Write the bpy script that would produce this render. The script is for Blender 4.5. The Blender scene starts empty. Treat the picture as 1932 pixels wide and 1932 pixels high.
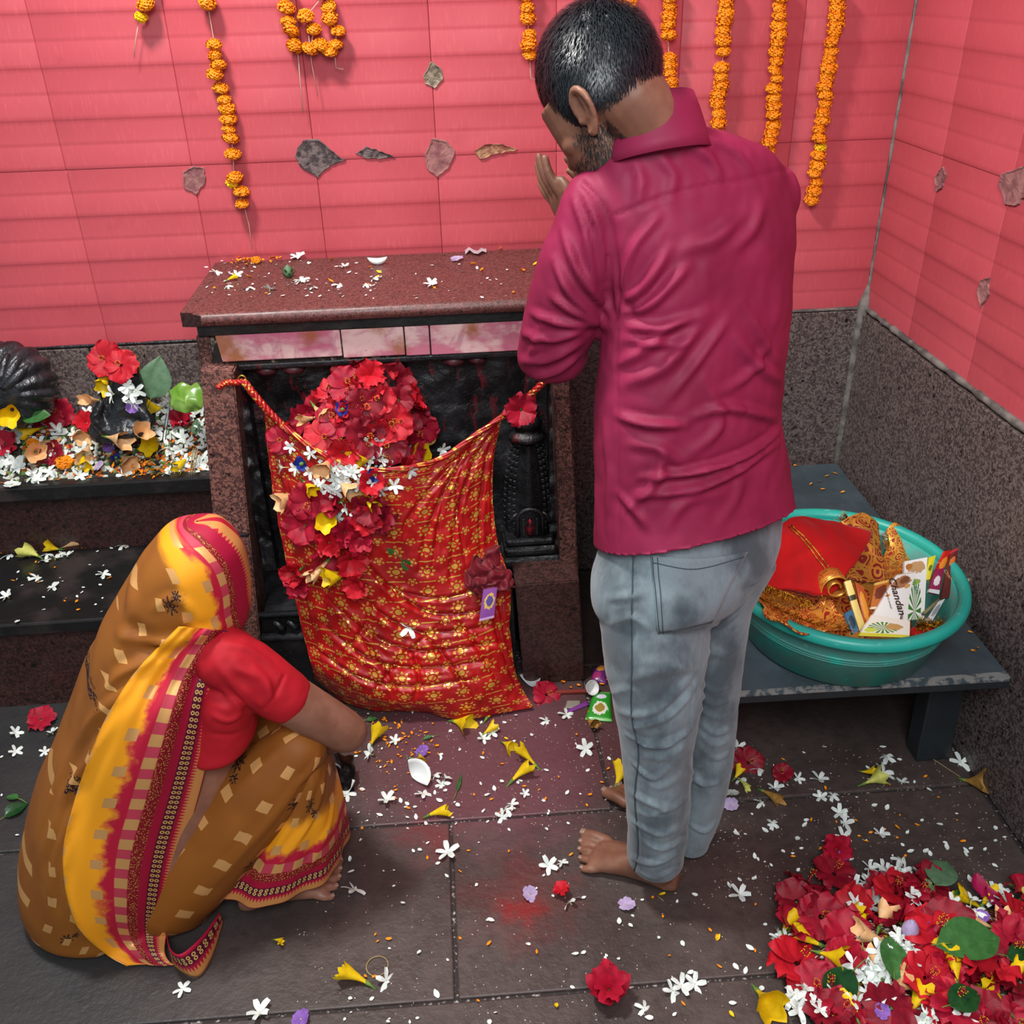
import bpy, bmesh, math, random
import numpy as np
from mathutils import Vector, Matrix, Euler, noise as mnoise
from mathutils.bvhtree import BVHTree
random.seed(7); rng = np.random.default_rng(7)
scene = bpy.context.scene
COL = scene.collection

# ------------------------------------------------------------------ camera
F_PX = 1792.6; CAM = np.array([0.0, 0.0, 1.75])
PITCH, YAW, ROLL = 0.5195, 0.06936, -0.02632
def _cam_axes():
    cp, sp, cy, sy = math.cos(PITCH), math.sin(PITCH), math.cos(YAW), math.sin(YAW)
    f = np.array([sy*cp, cy*cp, -sp]); r = np.array([cy, -sy, 0.0]); u = np.cross(r, f)
    cr, sr = math.cos(ROLL), math.sin(ROLL)
    return cr*r + sr*u, -sr*r + cr*u, f
CR, CU, CF = _cam_axes()
cam = bpy.data.objects.new('camera', bpy.data.cameras.new('camera')); COL.objects.link(cam)
cam.data.sensor_width = 36.0; cam.data.lens = F_PX/1932*36.0; cam.data.clip_start = 0.02
cam.matrix_world = Matrix([[CR[0], CU[0], -CF[0], CAM[0]], [CR[1], CU[1], -CF[1], CAM[1]], [CR[2], CU[2], -CF[2], CAM[2]], [0, 0, 0, 1]])
scene.camera = cam

# ------------------------------------------------------------------ light and exposure
scene.view_settings.view_transform = 'Standard'; scene.view_settings.look = 'None'
scene.view_settings.gamma = 1.0; scene.view_settings.use_curve_mapping = False
scene.view_settings.exposure = 0.0
w = bpy.data.worlds.new('room_ambience'); scene.world = w; w.use_nodes = True
w.node_tree.nodes['Background'].inputs[0].default_value = (0.86, 0.93, 1.0, 1)
w.node_tree.nodes['Background'].inputs[1].default_value = 0.38
def area_light(name, loc, target, size, energy, color=(1, 1, 1), size_y=None):
    d = bpy.data.lights.new(name, 'AREA'); d.energy = energy; d.color = color; d.size = size
    if size_y: d.shape = 'RECTANGLE'; d.size_y = size_y
    o = bpy.data.objects.new(name, d); COL.objects.link(o); o.location = loc
    o.rotation_euler = (Vector(target) - Vector(loc)).to_track_quat('-Z', 'Y').to_euler()
    return o
area_light('ceiling_lamp_altar', (-0.72, 1.58, 3.25), (-0.15, 1.8, 0.4), 0.34, 78, (1.0, 0.97, 0.93))
area_light('ceiling_lamp_hall', (0.1, -0.55, 2.75), (0.3, 1.7, 0.6), 1.1, 72, (0.93, 0.97, 1.0))

# ------------------------------------------------------------------ pixel rays (photo frame 1932 x 1932) to points on real planes
def ray(x, y): return CR*((x-966)/F_PX) - CU*((y-966)/F_PX) + CF
def fl(x, y, z=0.0):
    d = ray(x, y); return CAM + d*((z-CAM[2])/d[2])
def atY(x, y, Y):
    d = ray(x, y); return CAM + d*(Y/d[1])
def atX(x, y, X):
    d = ray(x, y); return CAM + d*(X/d[0])
def depth(p): return float(np.dot(np.asarray(p)-CAM, CF))

# ------------------------------------------------------------------ objects
def prop(o, label=None, cat=None, group=None, kind=None):
    if label: o['label'] = label
    if cat: o['category'] = cat
    if group: o['group'] = group
    if kind: o['kind'] = kind
    return o
def thing(name, label, cat, loc=(0, 0, 0), group=None, kind=None):
    o = bpy.data.objects.new(name, None); COL.objects.link(o); o.location = tuple(float(v) for v in loc)
    o.empty_display_size = 0.05
    return prop(o, label, cat, group, kind)
def origin_of(o):
    p = np.zeros(3)
    while o is not None:
        p = p + np.array(o.location); o = o.parent
    return p
def mesh(name, V, Fc, smooth=True, uv=None, mats=None, mi=None):
    me = bpy.data.meshes.new(name)
    me.from_pydata([tuple(map(float, v)) for v in V], [], [tuple(map(int, f)) for f in Fc])
    if smooth: me.polygons.foreach_set('use_smooth', [True]*len(me.polygons))
    if uv is not None:
        uv = np.asarray(uv, float)
        l = me.uv_layers.new(name='UVMap'); idx = np.zeros(len(me.loops), int); me.loops.foreach_get('vertex_index', idx)
        l.data.foreach_set('uv', uv[idx].ravel())
    for m in (mats or []): me.materials.append(m)
    if mi is not None: me.polygons.foreach_set('material_index', list(mi))
    me.update(); return me
def obj(name, V, Fc, mat, parent=None, smooth=True, uv=None, loc=None, mats=None, mi=None, sharp=None):
    """V in world space; the object sits at loc (or its parent's origin)."""
    base = np.array(loc, float) if loc is not None else (origin_of(parent) if parent is not None else np.zeros(3))
    V = np.asarray(V, float) - base
    me = mesh(name, V, Fc, smooth, uv, mats or [mat], mi)
    if sharp is not None:
        bm = bmesh.new(); bm.from_mesh(me)
        for e in bm.edges:
            if len(e.link_faces) == 2 and e.calc_face_angle(0) > sharp: e.smooth = False
        bm.to_mesh(me); bm.free()
    o = bpy.data.objects.new(name, me); COL.objects.link(o)
    if parent is not None:
        o.parent = parent
        if loc is not None: o.location = tuple(base - origin_of(parent))
    else: o.location = tuple(base)
    return o
def inst(name, me, M, parent=None, mat=None):
    o = bpy.data.objects.new(name, me); COL.objects.link(o); o.parent = parent
    o.matrix_local = M if isinstance(M, Matrix) else Matrix.Translation(M)
    return o
class MB:
    def __init__(s): s.V = []; s.F = []; s.M = []
    def add(s, V, Fc, m=0):
        n = len(s.V); s.V += [tuple(v) for v in V]; s.F += [tuple(i+n for i in f) for f in Fc]; s.M += [m]*len(Fc); return s
    def box(s, a, b, m=0, bev=0.0):
        V, Fc = box_vf(a, b, bev); return s.add(V, Fc, m)
    def tube(s, P, R, n=8, m=0, cap=True):
        V, Fc = tube_vf(P, R, n, cap); return s.add(V, Fc, m)
def box_vf(a, b, bev=0.0):
    a = np.minimum(a, b).astype(float), np.maximum(a, b).astype(float); lo, hi = a
    if bev <= 0:
        V = [(x, y, z) for x in (lo[0], hi[0]) for y in (lo[1], hi[1]) for z in (lo[2], hi[2])]
        return V, [(0, 1, 3, 2), (4, 6, 7, 5), (0, 4, 5, 1), (2, 3, 7, 6), (0, 2, 6, 4), (1, 5, 7, 3)]
    bm = bmesh.new(); bmesh.ops.create_cube(bm, size=1.0)
    for v in bm.verts: v.co = Vector([lo[i] + (v.co[i]+0.5)*(hi[i]-lo[i]) for i in range(3)])
    bmesh.ops.bevel(bm, geom=list(bm.edges), offset=bev, segments=2, affect='EDGES', profile=0.5)
    bm.verts.index_update(); V = [tuple(v.co) for v in bm.verts]; Fc = [tuple(v.index for v in f.verts) for f in bm.faces]; bm.free()
    return V, Fc
def frames(P):
    P = np.asarray(P, float); n = len(P)
    T = np.gradient(P, axis=0) if n > 1 else np.array([[0, 0, 1.0]])
    T /= np.linalg.norm(T, axis=1)[:, None] + 1e-12
    ref = np.array([0, 0, 1.0]) if abs(T[0][2]) < 0.9 else np.array([1.0, 0, 0])
    A = []; a = np.cross(T[0], ref); a /= np.linalg.norm(a)
    for t in T:
        a = a - t*np.dot(a, t); a /= np.linalg.norm(a)+1e-12; A.append(a.copy())
    A = np.array(A); return T, A, np.cross(T, A)
def tube_vf(P, R, n=8, cap=True):
    P = np.asarray(P, float); R = np.broadcast_to(np.asarray(R, float), (len(P),))
    T, A, B = frames(P); V = []; Fc = []
    for i in range(len(P)):
        for k in range(n):
            t = 2*math.pi*k/n; V.append(P[i] + R[i]*(A[i]*math.cos(t) + B[i]*math.sin(t)))
    for i in range(len(P)-1):
        for k in range(n):
            Fc.append((i*n+k, i*n+(k+1) % n, (i+1)*n+(k+1) % n, (i+1)*n+k))
    if cap:
        Fc.append(tuple(reversed(range(n)))); Fc.append(tuple((len(P)-1)*n+k for k in range(n)))
    return V, Fc
def catmull(P, m):
    """resample control points (any dimension) to m points with a centripetal-free Catmull-Rom."""
    P = np.asarray(P, float); n = len(P); t = np.linspace(0, n-1, m); out = []
    for u in t:
        i = min(int(u), n-2); f = u-i
        p0 = P[max(i-1, 0)]; p1 = P[i]; p2 = P[i+1]; p3 = P[min(i+2, n-1)]
        out.append(0.5*((2*p1) + (-p0+p2)*f + (2*p0-5*p1+4*p2-p3)*f*f + (-p0+3*p1-3*p2+p3)*f**3))
    return np.array(out)
def patch(rows, nu, nv):
    """smooth grid through rows of control points: returns array (nv, nu, 3)."""
    R = np.array([catmull(r, nu) for r in rows])
    return np.array([catmull(R[:, j], nv) for j in range(nu)]).transpose(1, 0, 2)
def grid_faces(nv, nu, wrap=False):
    Fc = []
    for i in range(nv-1):
        for j in range(nu if wrap else nu-1):
            k = (j+1) % nu; Fc.append((i*nu+j, i*nu+k, (i+1)*nu+k, (i+1)*nu+j))
    return Fc
def vnoise(P, sc, oct=3, off=(0, 0, 0)):
    o = Vector(off)
    return np.array([mnoise.fractal(Vector(p)*sc+o, 1.0, 2.0, oct) for p in P])
def lathe_vf(prof, n=48, center=(0, 0), sx=1.0, sy=1.0):
    V = []; Fc = []; m = len(prof)
    for r, z in prof:
        for k in range(n):
            t = 2*math.pi*k/n; V.append((center[0]+r*sx*math.cos(t), center[1]+r*sy*math.sin(t), z))
    for i in range(m-1):
        for k in range(n): Fc.append((i*n+k, i*n+(k+1) % n, (i+1)*n+(k+1) % n, (i+1)*n+k))
    return V, Fc

# ------------------------------------------------------------------ materials
def C(h):
    h = h.lstrip('#'); c = [int(h[i:i+2], 16)/255 for i in (0, 2, 4)]
    return tuple((v/12.92 if v <= 0.04045 else ((v+0.055)/1.055)**2.4) for v in c) + (1.0,)
class NT:
    """tiny node-graph helper"""
    def __init__(s, name):
        s.m = bpy.data.materials.new(name); s.m.use_nodes = True; s.t = s.m.node_tree; s.N = s.t.nodes; s.L = s.t.links
        s.b = s.N['Principled BSDF']
    def n(s, typ, **kw):
        x = s.N.new(typ)
        for k, v in kw.items(): setattr(x, k, v)
        return x
    def set(s, sock, v):
        if hasattr(v, 'links') or isinstance(v, bpy.types.NodeSocket): s.L.new(v, sock)
        elif isinstance(v, str): sock.default_value = C(v)
        else: sock.default_value = v
    def math(s, op, a, b=0.0, c=0.0, clamp=False):
        x = s.n('ShaderNodeMath', operation=op, use_clamp=clamp); s.set(x.inputs[0], a); s.set(x.inputs[1], b); s.set(x.inputs[2], c); return x.outputs[0]
    def mix(s, f, a, b, mode='MIX'):
        x = s.n('ShaderNodeMix', data_type='RGBA', blend_type=mode); s.set(x.inputs[0], f); s.set(x.inputs[6], a); s.set(x.inputs[7], b); return x.outputs[2]
    def ramp(s, v, lo, hi, smooth=True):
        x = s.n('ShaderNodeMapRange', interpolation_type='SMOOTHSTEP' if smooth else 'LINEAR'); s.set(x.inputs[0], v); x.inputs[1].default_value = lo; x.inputs[2].default_value = hi; return x.outputs[0]
    def coord(s, kind='Object'): return s.n('ShaderNodeTexCoord').outputs[kind]
    def geo(s): return s.n('ShaderNodeNewGeometry').outputs['Position']
    def noise(s, sc, detail=3, rough=0.5, vec=None, dist=0.0):
        x = s.n('ShaderNodeTexNoise'); x.inputs['Scale'].default_value = sc; x.inputs['Detail'].default_value = detail
        x.inputs['Roughness'].default_value = rough; x.inputs['Distortion'].default_value = dist
        if vec is not None: s.L.new(vec, x.inputs['Vector'])
        return x.outputs['Fac']
    def vor(s, sc, vec=None, feature='F1', out='Distance', rand=1.0):
        x = s.n('ShaderNodeTexVoronoi', feature=feature); x.inputs['Scale'].default_value = sc; x.inputs['Randomness'].default_value = rand
        if vec is not None: s.L.new(vec, x.inputs['Vector'])
        return x.outputs[out]
    def sep(s, v):
        x = s.n('ShaderNodeSeparateXYZ'); s.L.new(v, x.inputs[0]); return x.outputs
    def comb(s, x=0.0, y=0.0, z=0.0):
        c = s.n('ShaderNodeCombineXYZ'); s.set(c.inputs[0], x); s.set(c.inputs[1], y); s.set(c.inputs[2], z); return c.outputs[0]
    def scale(s, v, k):
        x = s.n('ShaderNodeMapping'); s.L.new(v, x.inputs[0]); x.inputs['Scale'].default_value = k; return x.outputs[0]
    def bump(s, h, strength=0.3, dist=0.01):
        x = s.n('ShaderNodeBump'); x.inputs['Strength'].default_value = strength; x.inputs['Distance'].default_value = dist
        s.L.new(h, x.inputs['Height']); s.L.new(x.outputs[0], s.b.inputs['Normal'])
    def out(s, col=None, rough=None, metal=None, spec=None, sss=None, coat=None, sheen=None, trans=None, alpha=None):
        I = s.b.inputs
        for k, v in (('Base Color', col), ('Roughness', rough), ('Metallic', metal), ('Specular IOR Level', spec), ('Subsurface Weight', sss),
                     ('Coat Weight', coat), ('Sheen Weight', sheen), ('Transmission Weight', trans), ('Alpha', alpha)):
            if v is not None: s.set(I[k], v)
        if sss: I['Subsurface Radius'].default_value = (0.012, 0.005, 0.003)
        return s.m
def plain(name, col, rough=0.6, col2=None, nsc=30.0, bump=0.0, bsc=200.0, spec=None, metal=None, sss=None, coat=None, lo=0.35, hi=0.65, bdist=0.002, sheen=None):
    g = NT(name); v = g.coord()
    c = g.mix(g.ramp(g.noise(nsc, 4, vec=v), lo, hi), col, col2) if col2 else C(col)
    if bump: g.bump(g.noise(bsc, 3, vec=v), bump, bdist)
    return g.out(c, rough, metal, spec, sss, coat, sheen)
# ================================================================== ROOM
def tile_material():
    g = NT('red_glazed_tile'); p = g.geo()
    n = g.noise(2.2, 4, vec=p); n2 = g.noise(160, 2, vec=g.scale(p, (1, 1, .15)))
    c = g.mix(g.ramp(n, .3, .7), '#bd4f58', '#b0464f'); c = g.mix(g.math('MULTIPLY', g.ramp(n2, .5, .8), .10), c, '#f08080')
    dirt = g.ramp(g.noise(9, 5, .65, vec=p), .60, .80)
    c = g.mix(g.math('MULTIPLY', dirt, .22), c, '#7d1f28')
    g.bump(g.noise(90, 3, vec=g.scale(p, (1, 1, .25))), .12, .003)
    return g.out(c, g.math('ADD', g.math('MULTIPLY', n, .2), .40), spec=.35)
def granite(name, a, b, c3, rough=.3, sc=1.0):
    g = NT(name); p = g.geo()
    v = g.vor(150*sc, vec=p, out='Color'); s = g.sep(v)
    c = g.mix(g.ramp(s[0], .25, .85), a, b)
    c = g.mix(g.ramp(g.noise(230*sc, 2, vec=p), .58, .70), c, c3)
    c = g.mix(g.ramp(g.noise(70*sc, 3, vec=p), .60, .72), c, '#181413')
    g.bump(g.noise(260*sc, 2, vec=p), .06, .002)
    return g.out(c, g.math('ADD', g.math('MULTIPLY', g.noise(14, 4, vec=p), .35), rough-.15), spec=.5)
M_TILE = tile_material()
M_GRAN = granite('brown_granite', '#3f2a27', '#6b4740', '#8e6a60')
M_GRAN_D = granite('dark_wet_granite', '#33211f', '#4a2f2b', '#59413d', .32)
M_GRAN_W = granite('wainscot_granite', '#463b3a', '#6d605c', '#91847f', .38)
M_GRAN_P = granite('pillar_granite', '#4b3230', '#86594f', '#a5796c', .4)
M_GROUT = plain('red_stained_grout', '#9a3a42', .9, '#84343a', 20, .5, 120)
M_CEM = plain('grey_cement', '#7a746e', .85, '#4b4643', 22, .6, 90)
M_BLACK = plain('black_stone', '#15171a', .33, '#2a2c30', 18, .7, 60, bdist=.006)
M_SLATE = plain('black_slate_edge', '#1c1c1c', .28, '#3a3331', 9, .5, 45, lo=.45, hi=.75, bdist=.004)

XR = 1.25; YB = 2.65; TW = 0.318; TH = 0.475; TZ0 = 0.85
def tile_mesh(name, wd):
    g = .0005; prof = []
    nb = 4; bh = TH/nb
    for b in range(nb):
        z0 = b*bh
        prof += [(z0+.000, .0012), (z0+.004, .0030), (z0+.012, .0021), (z0+bh*.50-.003, .0010), (z0+bh*.5, .0001), (z0+bh*.5+.004, .0014), (z0+bh*.5+.010, .0008), (z0+bh-.010, .0000), (z0+bh-.002, .0004)]
    prof[0] = (g, .0008); prof[-1] = (TH-g, .0004)
    V = []; Fc = []
    xs = [g, g+.002, wd-g-.002, wd-g]; dp = [-.0008, 0, 0, -.0008]
    prof = [(z, d*.7) for z, d in prof]
    for z, d in prof:
        for x, e in zip(xs, dp): V.append((x, -(d+e), z))
    n = 4; m = len(prof)
    Fc = grid_faces(m, n); Fc = [tuple(reversed(f)) if False else f for f in Fc]
    k = len(V)                                                    # rim back to the wall
    for i in range(m): V.append((g, .008, prof[i][0])); V.append((wd-g, .008, prof[i][0]))
    for i in range(m-1):
        Fc.append((i*n, (i+1)*n, k+2*(i+1), k+2*i)); Fc.append((i*n+3, k+2*i+1, k+2*(i+1)+1, (i+1)*n+3))
    Fc.append((0, k, k+1, n-1)); Fc.append(((m-1)*n, (m-1)*n+n-1, k+2*(m-1)+1, k+2*(m-1)))
    return mesh(name, V, Fc, True, mats=[M_TILE])
TILE = tile_mesh('wall_tile', TW)
wb = obj('wall_back', *box_vf((-2.3, YB+.008, 0), (XR+.12, YB+.14, 2.85)), M_GROUT, smooth=False); prop(wb, kind='structure')
for r in range(3):
    for c in range(-7, 4):
        x0 = .010+c*TW
        if x0 < -2.25: continue
        me = TILE if x0+TW <= XR-.004 else tile_mesh('wall_tile_cut', XR-.004-x0)
        inst('tile', me, Matrix.Translation((x0, YB, TZ0+r*TH)), wb)
wr = obj('wall_right', *box_vf((XR+.008, -.8, 0), (XR+.14, YB+.008, 2.85)), M_GROUT, smooth=False); prop(wr, kind='structure')
rz = Matrix.Rotation(-math.pi/2, 4, 'Z')
CUT = tile_mesh('wall_tile_cut', .276)
for r in range(3):
    y = YB-.004
    for c in range(8):
        inst('tile', CUT if c == 0 else TILE, Matrix.Translation((XR, y, TZ0+r*TH)) @ rz, wr); y -= (.276 if c == 0 else TW)
# chipped places in the tiling: rough recessed plaster with a broken rim
M_CHIP = {'mauve': plain('bare_tile_body', '#7a4a4c', .85, '#9a6a66', 40, .7, 120), 'dark': plain('exposed_mortar', '#3b3133', .9, '#6a5c5a', 60, 1.0, 130, lo=.4, hi=.6),
          'grey': plain('exposed_plaster', '#9a8c77', .9, '#5a5044', 60, .9, 140), 'tan': plain('scraped_plaster', '#a8835f', .9, '#7a3a34', 55, .9, 120)}
def chip(px, m, wall='b', seed=1, name='chipped_patch'):
    """px: rough outline in the photo; lies on the wall as a shallow scar with a raised lip"""
    r = random.Random(seed); P = [np.array(p, float) for p in px]; Q = []
    for i, p in enumerate(P):
        q = P[(i+1) % len(P)]
        for k in range(5):
            f = k/5; d = q-p; nrm = np.array([-d[1], d[0]])/(np.linalg.norm(d)+1e-6)
            Q.append(p+d*f+nrm*r.uniform(-.05, .05)*np.linalg.norm(d))
    W = (lambda p: atY(p[0], p[1], YB-.0036)) if wall == 'b' else (lambda p: atX(p[0], p[1], XR-.0036))
    nv = np.array([0, -1.0, 0]) if wall == 'b' else np.array([-1.0, 0, 0])
    B = [W(p) for p in Q]; c = sum(B)/len(B); V = []; n = len(B)
    rings = [(1.04, -.003), (1.0, .0016), (.93, .0012), (.86, -.0006), (.6, -.0012), (.3, -.0008)]
    for s, h in rings:
        for b in B: V.append(c+(b-c)*s+nv*(h+r.uniform(-.0005, .0005)))
    V.append(c-nv*.0008)
    Fc = []
    for i in range(len(rings)-1):
        for k in range(n): Fc.append((i*n+k, i*n+(k+1) % n, (i+1)*n+(k+1) % n, (i+1)*n+k))
    for k in range(n): Fc.append(((len(rings)-1)*n+k, (len(rings)-1)*n+(k+1) % n, len(V)-1))
    obj(name, V, Fc, M_CHIP[m], wb if wall == 'b' else wr, smooth=False)
chip([(345, 325), (365, 314), (385, 318), (387, 345), (370, 366), (348, 355)], 'mauve', seed=1)
chip([(556, 295), (572, 266), (598, 263), (622, 280), (640, 298), (652, 302), (624, 310), (600, 334), (570, 318)], 'dark', seed=2)
chip([(672, 290), (690, 278), (715, 284), (745, 296), (720, 299), (690, 298)], 'dark', seed=3)
chip([(800, 145), (815, 116), (832, 130), (836, 150), (820, 166), (803, 158)], 'grey', seed=4)
chip([(802, 290), (815, 262), (838, 264), (858, 285), (848, 315), (826, 333), (805, 318)], 'mauve', seed=5)
chip([(895, 284), (920, 272), (948, 272), (976, 282), (940, 290), (905, 300)], 'tan', seed=6)
chip([(1765, 335), (1778, 315), (1783, 330), (1776, 355), (1766, 362)], 'mauve', 'r', 7)
chip([(1885, 345), (1890, 328), (1915, 320), (1940, 310), (1945, 360), (1915, 388), (1895, 385)], 'mauve', 'r', 8)
chip([(1844, 550), (1852, 528), (1866, 524), (1864, 555), (1850, 580)], 'mauve', 'r', 9)
# granite wainscot panels, cement lip and corner bead
WZ = .855
for i, (a, b) in enumerate(((-2.25, -1.62), (-1.615, -1.0), (-.995, -.38), (-.375, .24), (.245, .70), (.705, XR-.012))):
    obj('granite_panel', *box_vf((a, YB-.010, 0), (b, YB+.008, WZ-.006), .002), M_GRAN_W, wb, smooth=False)
y = YB-.012
for i, L in enumerate((.62, .62, .62, .62)):
    obj('granite_panel', *box_vf((XR-.016, y-L+.003, 0), (XR+.008, y, WZ-.012), .002), M_GRAN_W, wr, smooth=False); y -= L
def rough_strip(name, P, R, mat, par, seed=0, n=7, sub=40):
    P = catmull(P, sub); r = random.Random(seed); R = [R*r.uniform(.7, 1.3) for _ in P]
    obj(name, *tube_vf(P, R, n), mat, par)
rough_strip('cement_lip', [(XR-.004, YB-.01, WZ), (XR-.004, 1.4, WZ), (XR-.004, .2, WZ)], .0085, M_CEM, wr, 3, sub=90)
rough_strip('cement_lip', [(.6, YB-.004, WZ), (XR, YB-.004, WZ)], .005, M_CEM, wb, 4)
rough_strip('cement_lip', [(-2.2, YB-.003, WZ), (-.6, YB-.003, WZ)], .004, M_BLACK, wb, 4)
rough_strip('corner_bead', [(XR-.001, YB-.001, WZ+.05), (XR-.001, YB-.001, 1.4), (XR-.001, YB-.001, 2.7)], .0045, M_CEM, wb, 5, sub=70)
obj('corner_bead', *tube_vf([(XR-.012, YB-.008, 0), (XR-.012, YB-.008, .5), (XR-.012, YB-.008, WZ-.05), (XR-.006, YB-.004, WZ), (XR-.002, YB-.001, WZ+.07)], [.016, .015, .017, .024, .004], 8), M_CEM, wb)

# ---------------------------------------------------------------- floor slabs
def floor_material():
    g = NT('worn_stone_floor'); p = g.geo(); xyz = g.sep(p)
    n = g.noise(3.0, 5, .6, vec=p); n2 = g.noise(34, 4, .6, vec=p)
    c = g.mix(g.ramp(n, .35, .68), '#3d3330', '#50433f'); c = g.mix(g.math('MULTIPLY', g.ramp(n2, .4, .75), .5), c, '#2c2624')
    left = g.ramp(g.math('MULTIPLY', xyz[0], -1.0), .25, .8); c = g.mix(g.math('MULTIPLY', left, .8), c, '#262a2c')   # grey slate slabs at that side
    def blob(cx, cy, r0, r1, dens):
        dx = g.math('SUBTRACT', xyz[0], cx); dy = g.math('SUBTRACT', xyz[1], cy)
        d = g.math('SQRT', g.math('ADD', g.math('MULTIPLY', dx, dx), g.math('MULTIPLY', dy, dy)))
        d = g.math('ADD', d, g.math('MULTIPLY', g.math('SUBTRACT', g.noise(14, 4, .6, vec=p), .5), .22))
        return g.math('MULTIPLY', g.math('SUBTRACT', 1.0, g.ramp(d, r0, r1)), dens)
    c = g.mix(blob(.05, 1.83, .18, .42, .75), c, '#6a3b45')       # pink powder trodden into the slab before the altar
    c = g.mix(blob(.46, 1.86, .1, .34, .5), c, '#55262c')
    c = g.mix(blob(.10, 1.37, .0, .17, .5), c, '#6d1515'); c = g.mix(blob(.09, 1.345, .0, .06, .8), c, '#7e0a0e')
    c = g.mix(blob(-.10, 1.56, .0, .10, .5), c, '#6e1414'); c = g.mix(blob(.62, 1.33, .05, .25, .14), c, '#5a1d16')
    sp = g.ramp(g.noise(330, 2, vec=p), .70, .76); c = g.mix(g.math('MULTIPLY', sp, .5), c, '#8d7d78')
    g.bump(g.noise(60, 5, .65, vec=p), .35, .006)
    r = g.math('ADD', .22, g.math('MULTIPLY', g.noise(6, 5, .65, vec=p), .5))
    return g.out(c, r, spec=.5)
M_FLOOR = floor_material()
M_JOINT = plain('dirty_floor_joint', '#2b2523', .8, '#a79d97', 120, .6, 160, lo=.55, hi=.7)
flr = obj('floor', *box_vf((-2.3, -.8, -.12), (XR+.12, YB+.12, -.006)), M_JOINT, smooth=False); prop(flr, kind='structure')
def slab(x0, x1, y0, y1, rot=0.0):
    g = .0035; V, Fc = box_vf((x0+g, y0+g, -.05), (x1-g, y1-g, 0), .004)
    V = [(x, y+(x+.05)*-.012*(1 if z > -.2 else 0), z) for x, y, z in V]     # joints run slightly off square
    obj('floor_slab', V, Fc, M_FLOOR, flr, smooth=False)
for xs, ya, yb in (((-2.25, -.92, .62, XR-.02), .55, 1.148), ((-2.25, -1.35, -.054, XR-.02), 1.148, 1.60),
                   ((-2.25, -1.05, -.335, .335, XR-.02), 1.60, 2.14), ((-2.25, -1.2, -.2, .6, XR-.02), -.05, .55), ((-2.25, -1.2, 0, XR-.02), -.79, -.05)):
    for a, b in zip(xs[:-1], xs[1:]): slab(a, b, ya, yb)
for a, b in ((.335, .8), (.8, XR-.02)): slab(a, b, 2.14, YB-.02)

# ---------------------------------------------------------------- stepped ledge at the side of the altar
st = obj('step_lower', *box_vf((-2.25, 2.137, 0), (-.60, YB-.012, .262)), M_GRAN_D, smooth=False)
prop(st, 'brown granite lower step rising from the floor behind the squatting woman', 'step', kind='structure'); st.name = 'trim_1'
obj('tread_slab', *box_vf((-2.25, 2.10, .262), (-.60, YB-.012, .30), .006), M_SLATE, st, smooth=False)
st2 = obj('trim_2', *box_vf((-2.25, 2.465, .30), (-.60, YB-.012, .505)), M_GRAN_D, smooth=False)
prop(st2, 'granite upper ledge along the red wall heaped with offered flowers', 'ledge', kind='structure')
obj('ledge_slab', *box_vf((-2.25, 2.39, .505), (-.60, YB-.012, .55), .006), M_SLATE, st2, smooth=False)
# ================================================================== ALTAR
altar = thing('altar', 'granite altar niche with black carved stone back and pink-stained marble strip', 'altar', (-.14, 2.4, 0))
def prism(P0, P1):
    """two matching polygons -> closed prism"""
    n = len(P0); V = list(P0)+list(P1)
    Fc = [tuple(range(n)), tuple(reversed(range(n, 2*n)))] + [(i, i+n, (i+1) % n+n, (i+1) % n) for i in range(n)]
    return V, Fc
def slanted(name, fL, fR, yb, mat, par=altar):
    """front face given by left and right edge lines (bottom, top), extruded back to yb"""
    (a, b), (c, d) = fL, fR
    front = [a, c, d, b]; back = [(p[0], yb, p[2]) for p in front]
    V, Fc = prism([tuple(p) for p in front], back)
    bm = bmesh.new(); vs = [bm.verts.new(v) for v in V]
    for f in Fc: bm.faces.new([vs[i] for i in f])
    bmesh.ops.recalc_face_normals(bm, faces=bm.faces); bmesh.ops.bevel(bm, geom=list(bm.edges), offset=.004, segments=2, affect='EDGES')
    bm.verts.index_update(); V = [tuple(v.co) for v in bm.verts]; Fc = [tuple(v.index for v in f.verts) for f in bm.faces]; bm.free()
    return obj(name, V, Fc, mat, par, smooth=False)
# top slab with a rounded nose
prof = [(2.65-.012, 1.04), (2.20, 1.04)] + [(2.197-.017*math.sin(t), 1.057-.017*math.cos(t)) for t in np.linspace(0, math.pi, 9)] + [(2.20, 1.074), (2.638, 1.074)]
A_ = [(-.607, y, z) for y, z in prof]; B_ = [(.365, y, z) for y, z in prof]
A_ = [(-.607+(.030 if y < 2.2 else 0)+(.02 if y < 2.185 else 0), y, z) for x, y, z in A_]
obj('top_slab', *prism(A_, B_), granite('red_granite_top', '#4d2a28', '#6b3d38', '#8a5a50', .42, 1.5), altar, smooth=True, sharp=.6)
obj('slab_underlay', *box_vf((-.578, 2.205, 1.012), (.35, 2.62, 1.040), .004), M_SLATE, altar, smooth=False)
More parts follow.
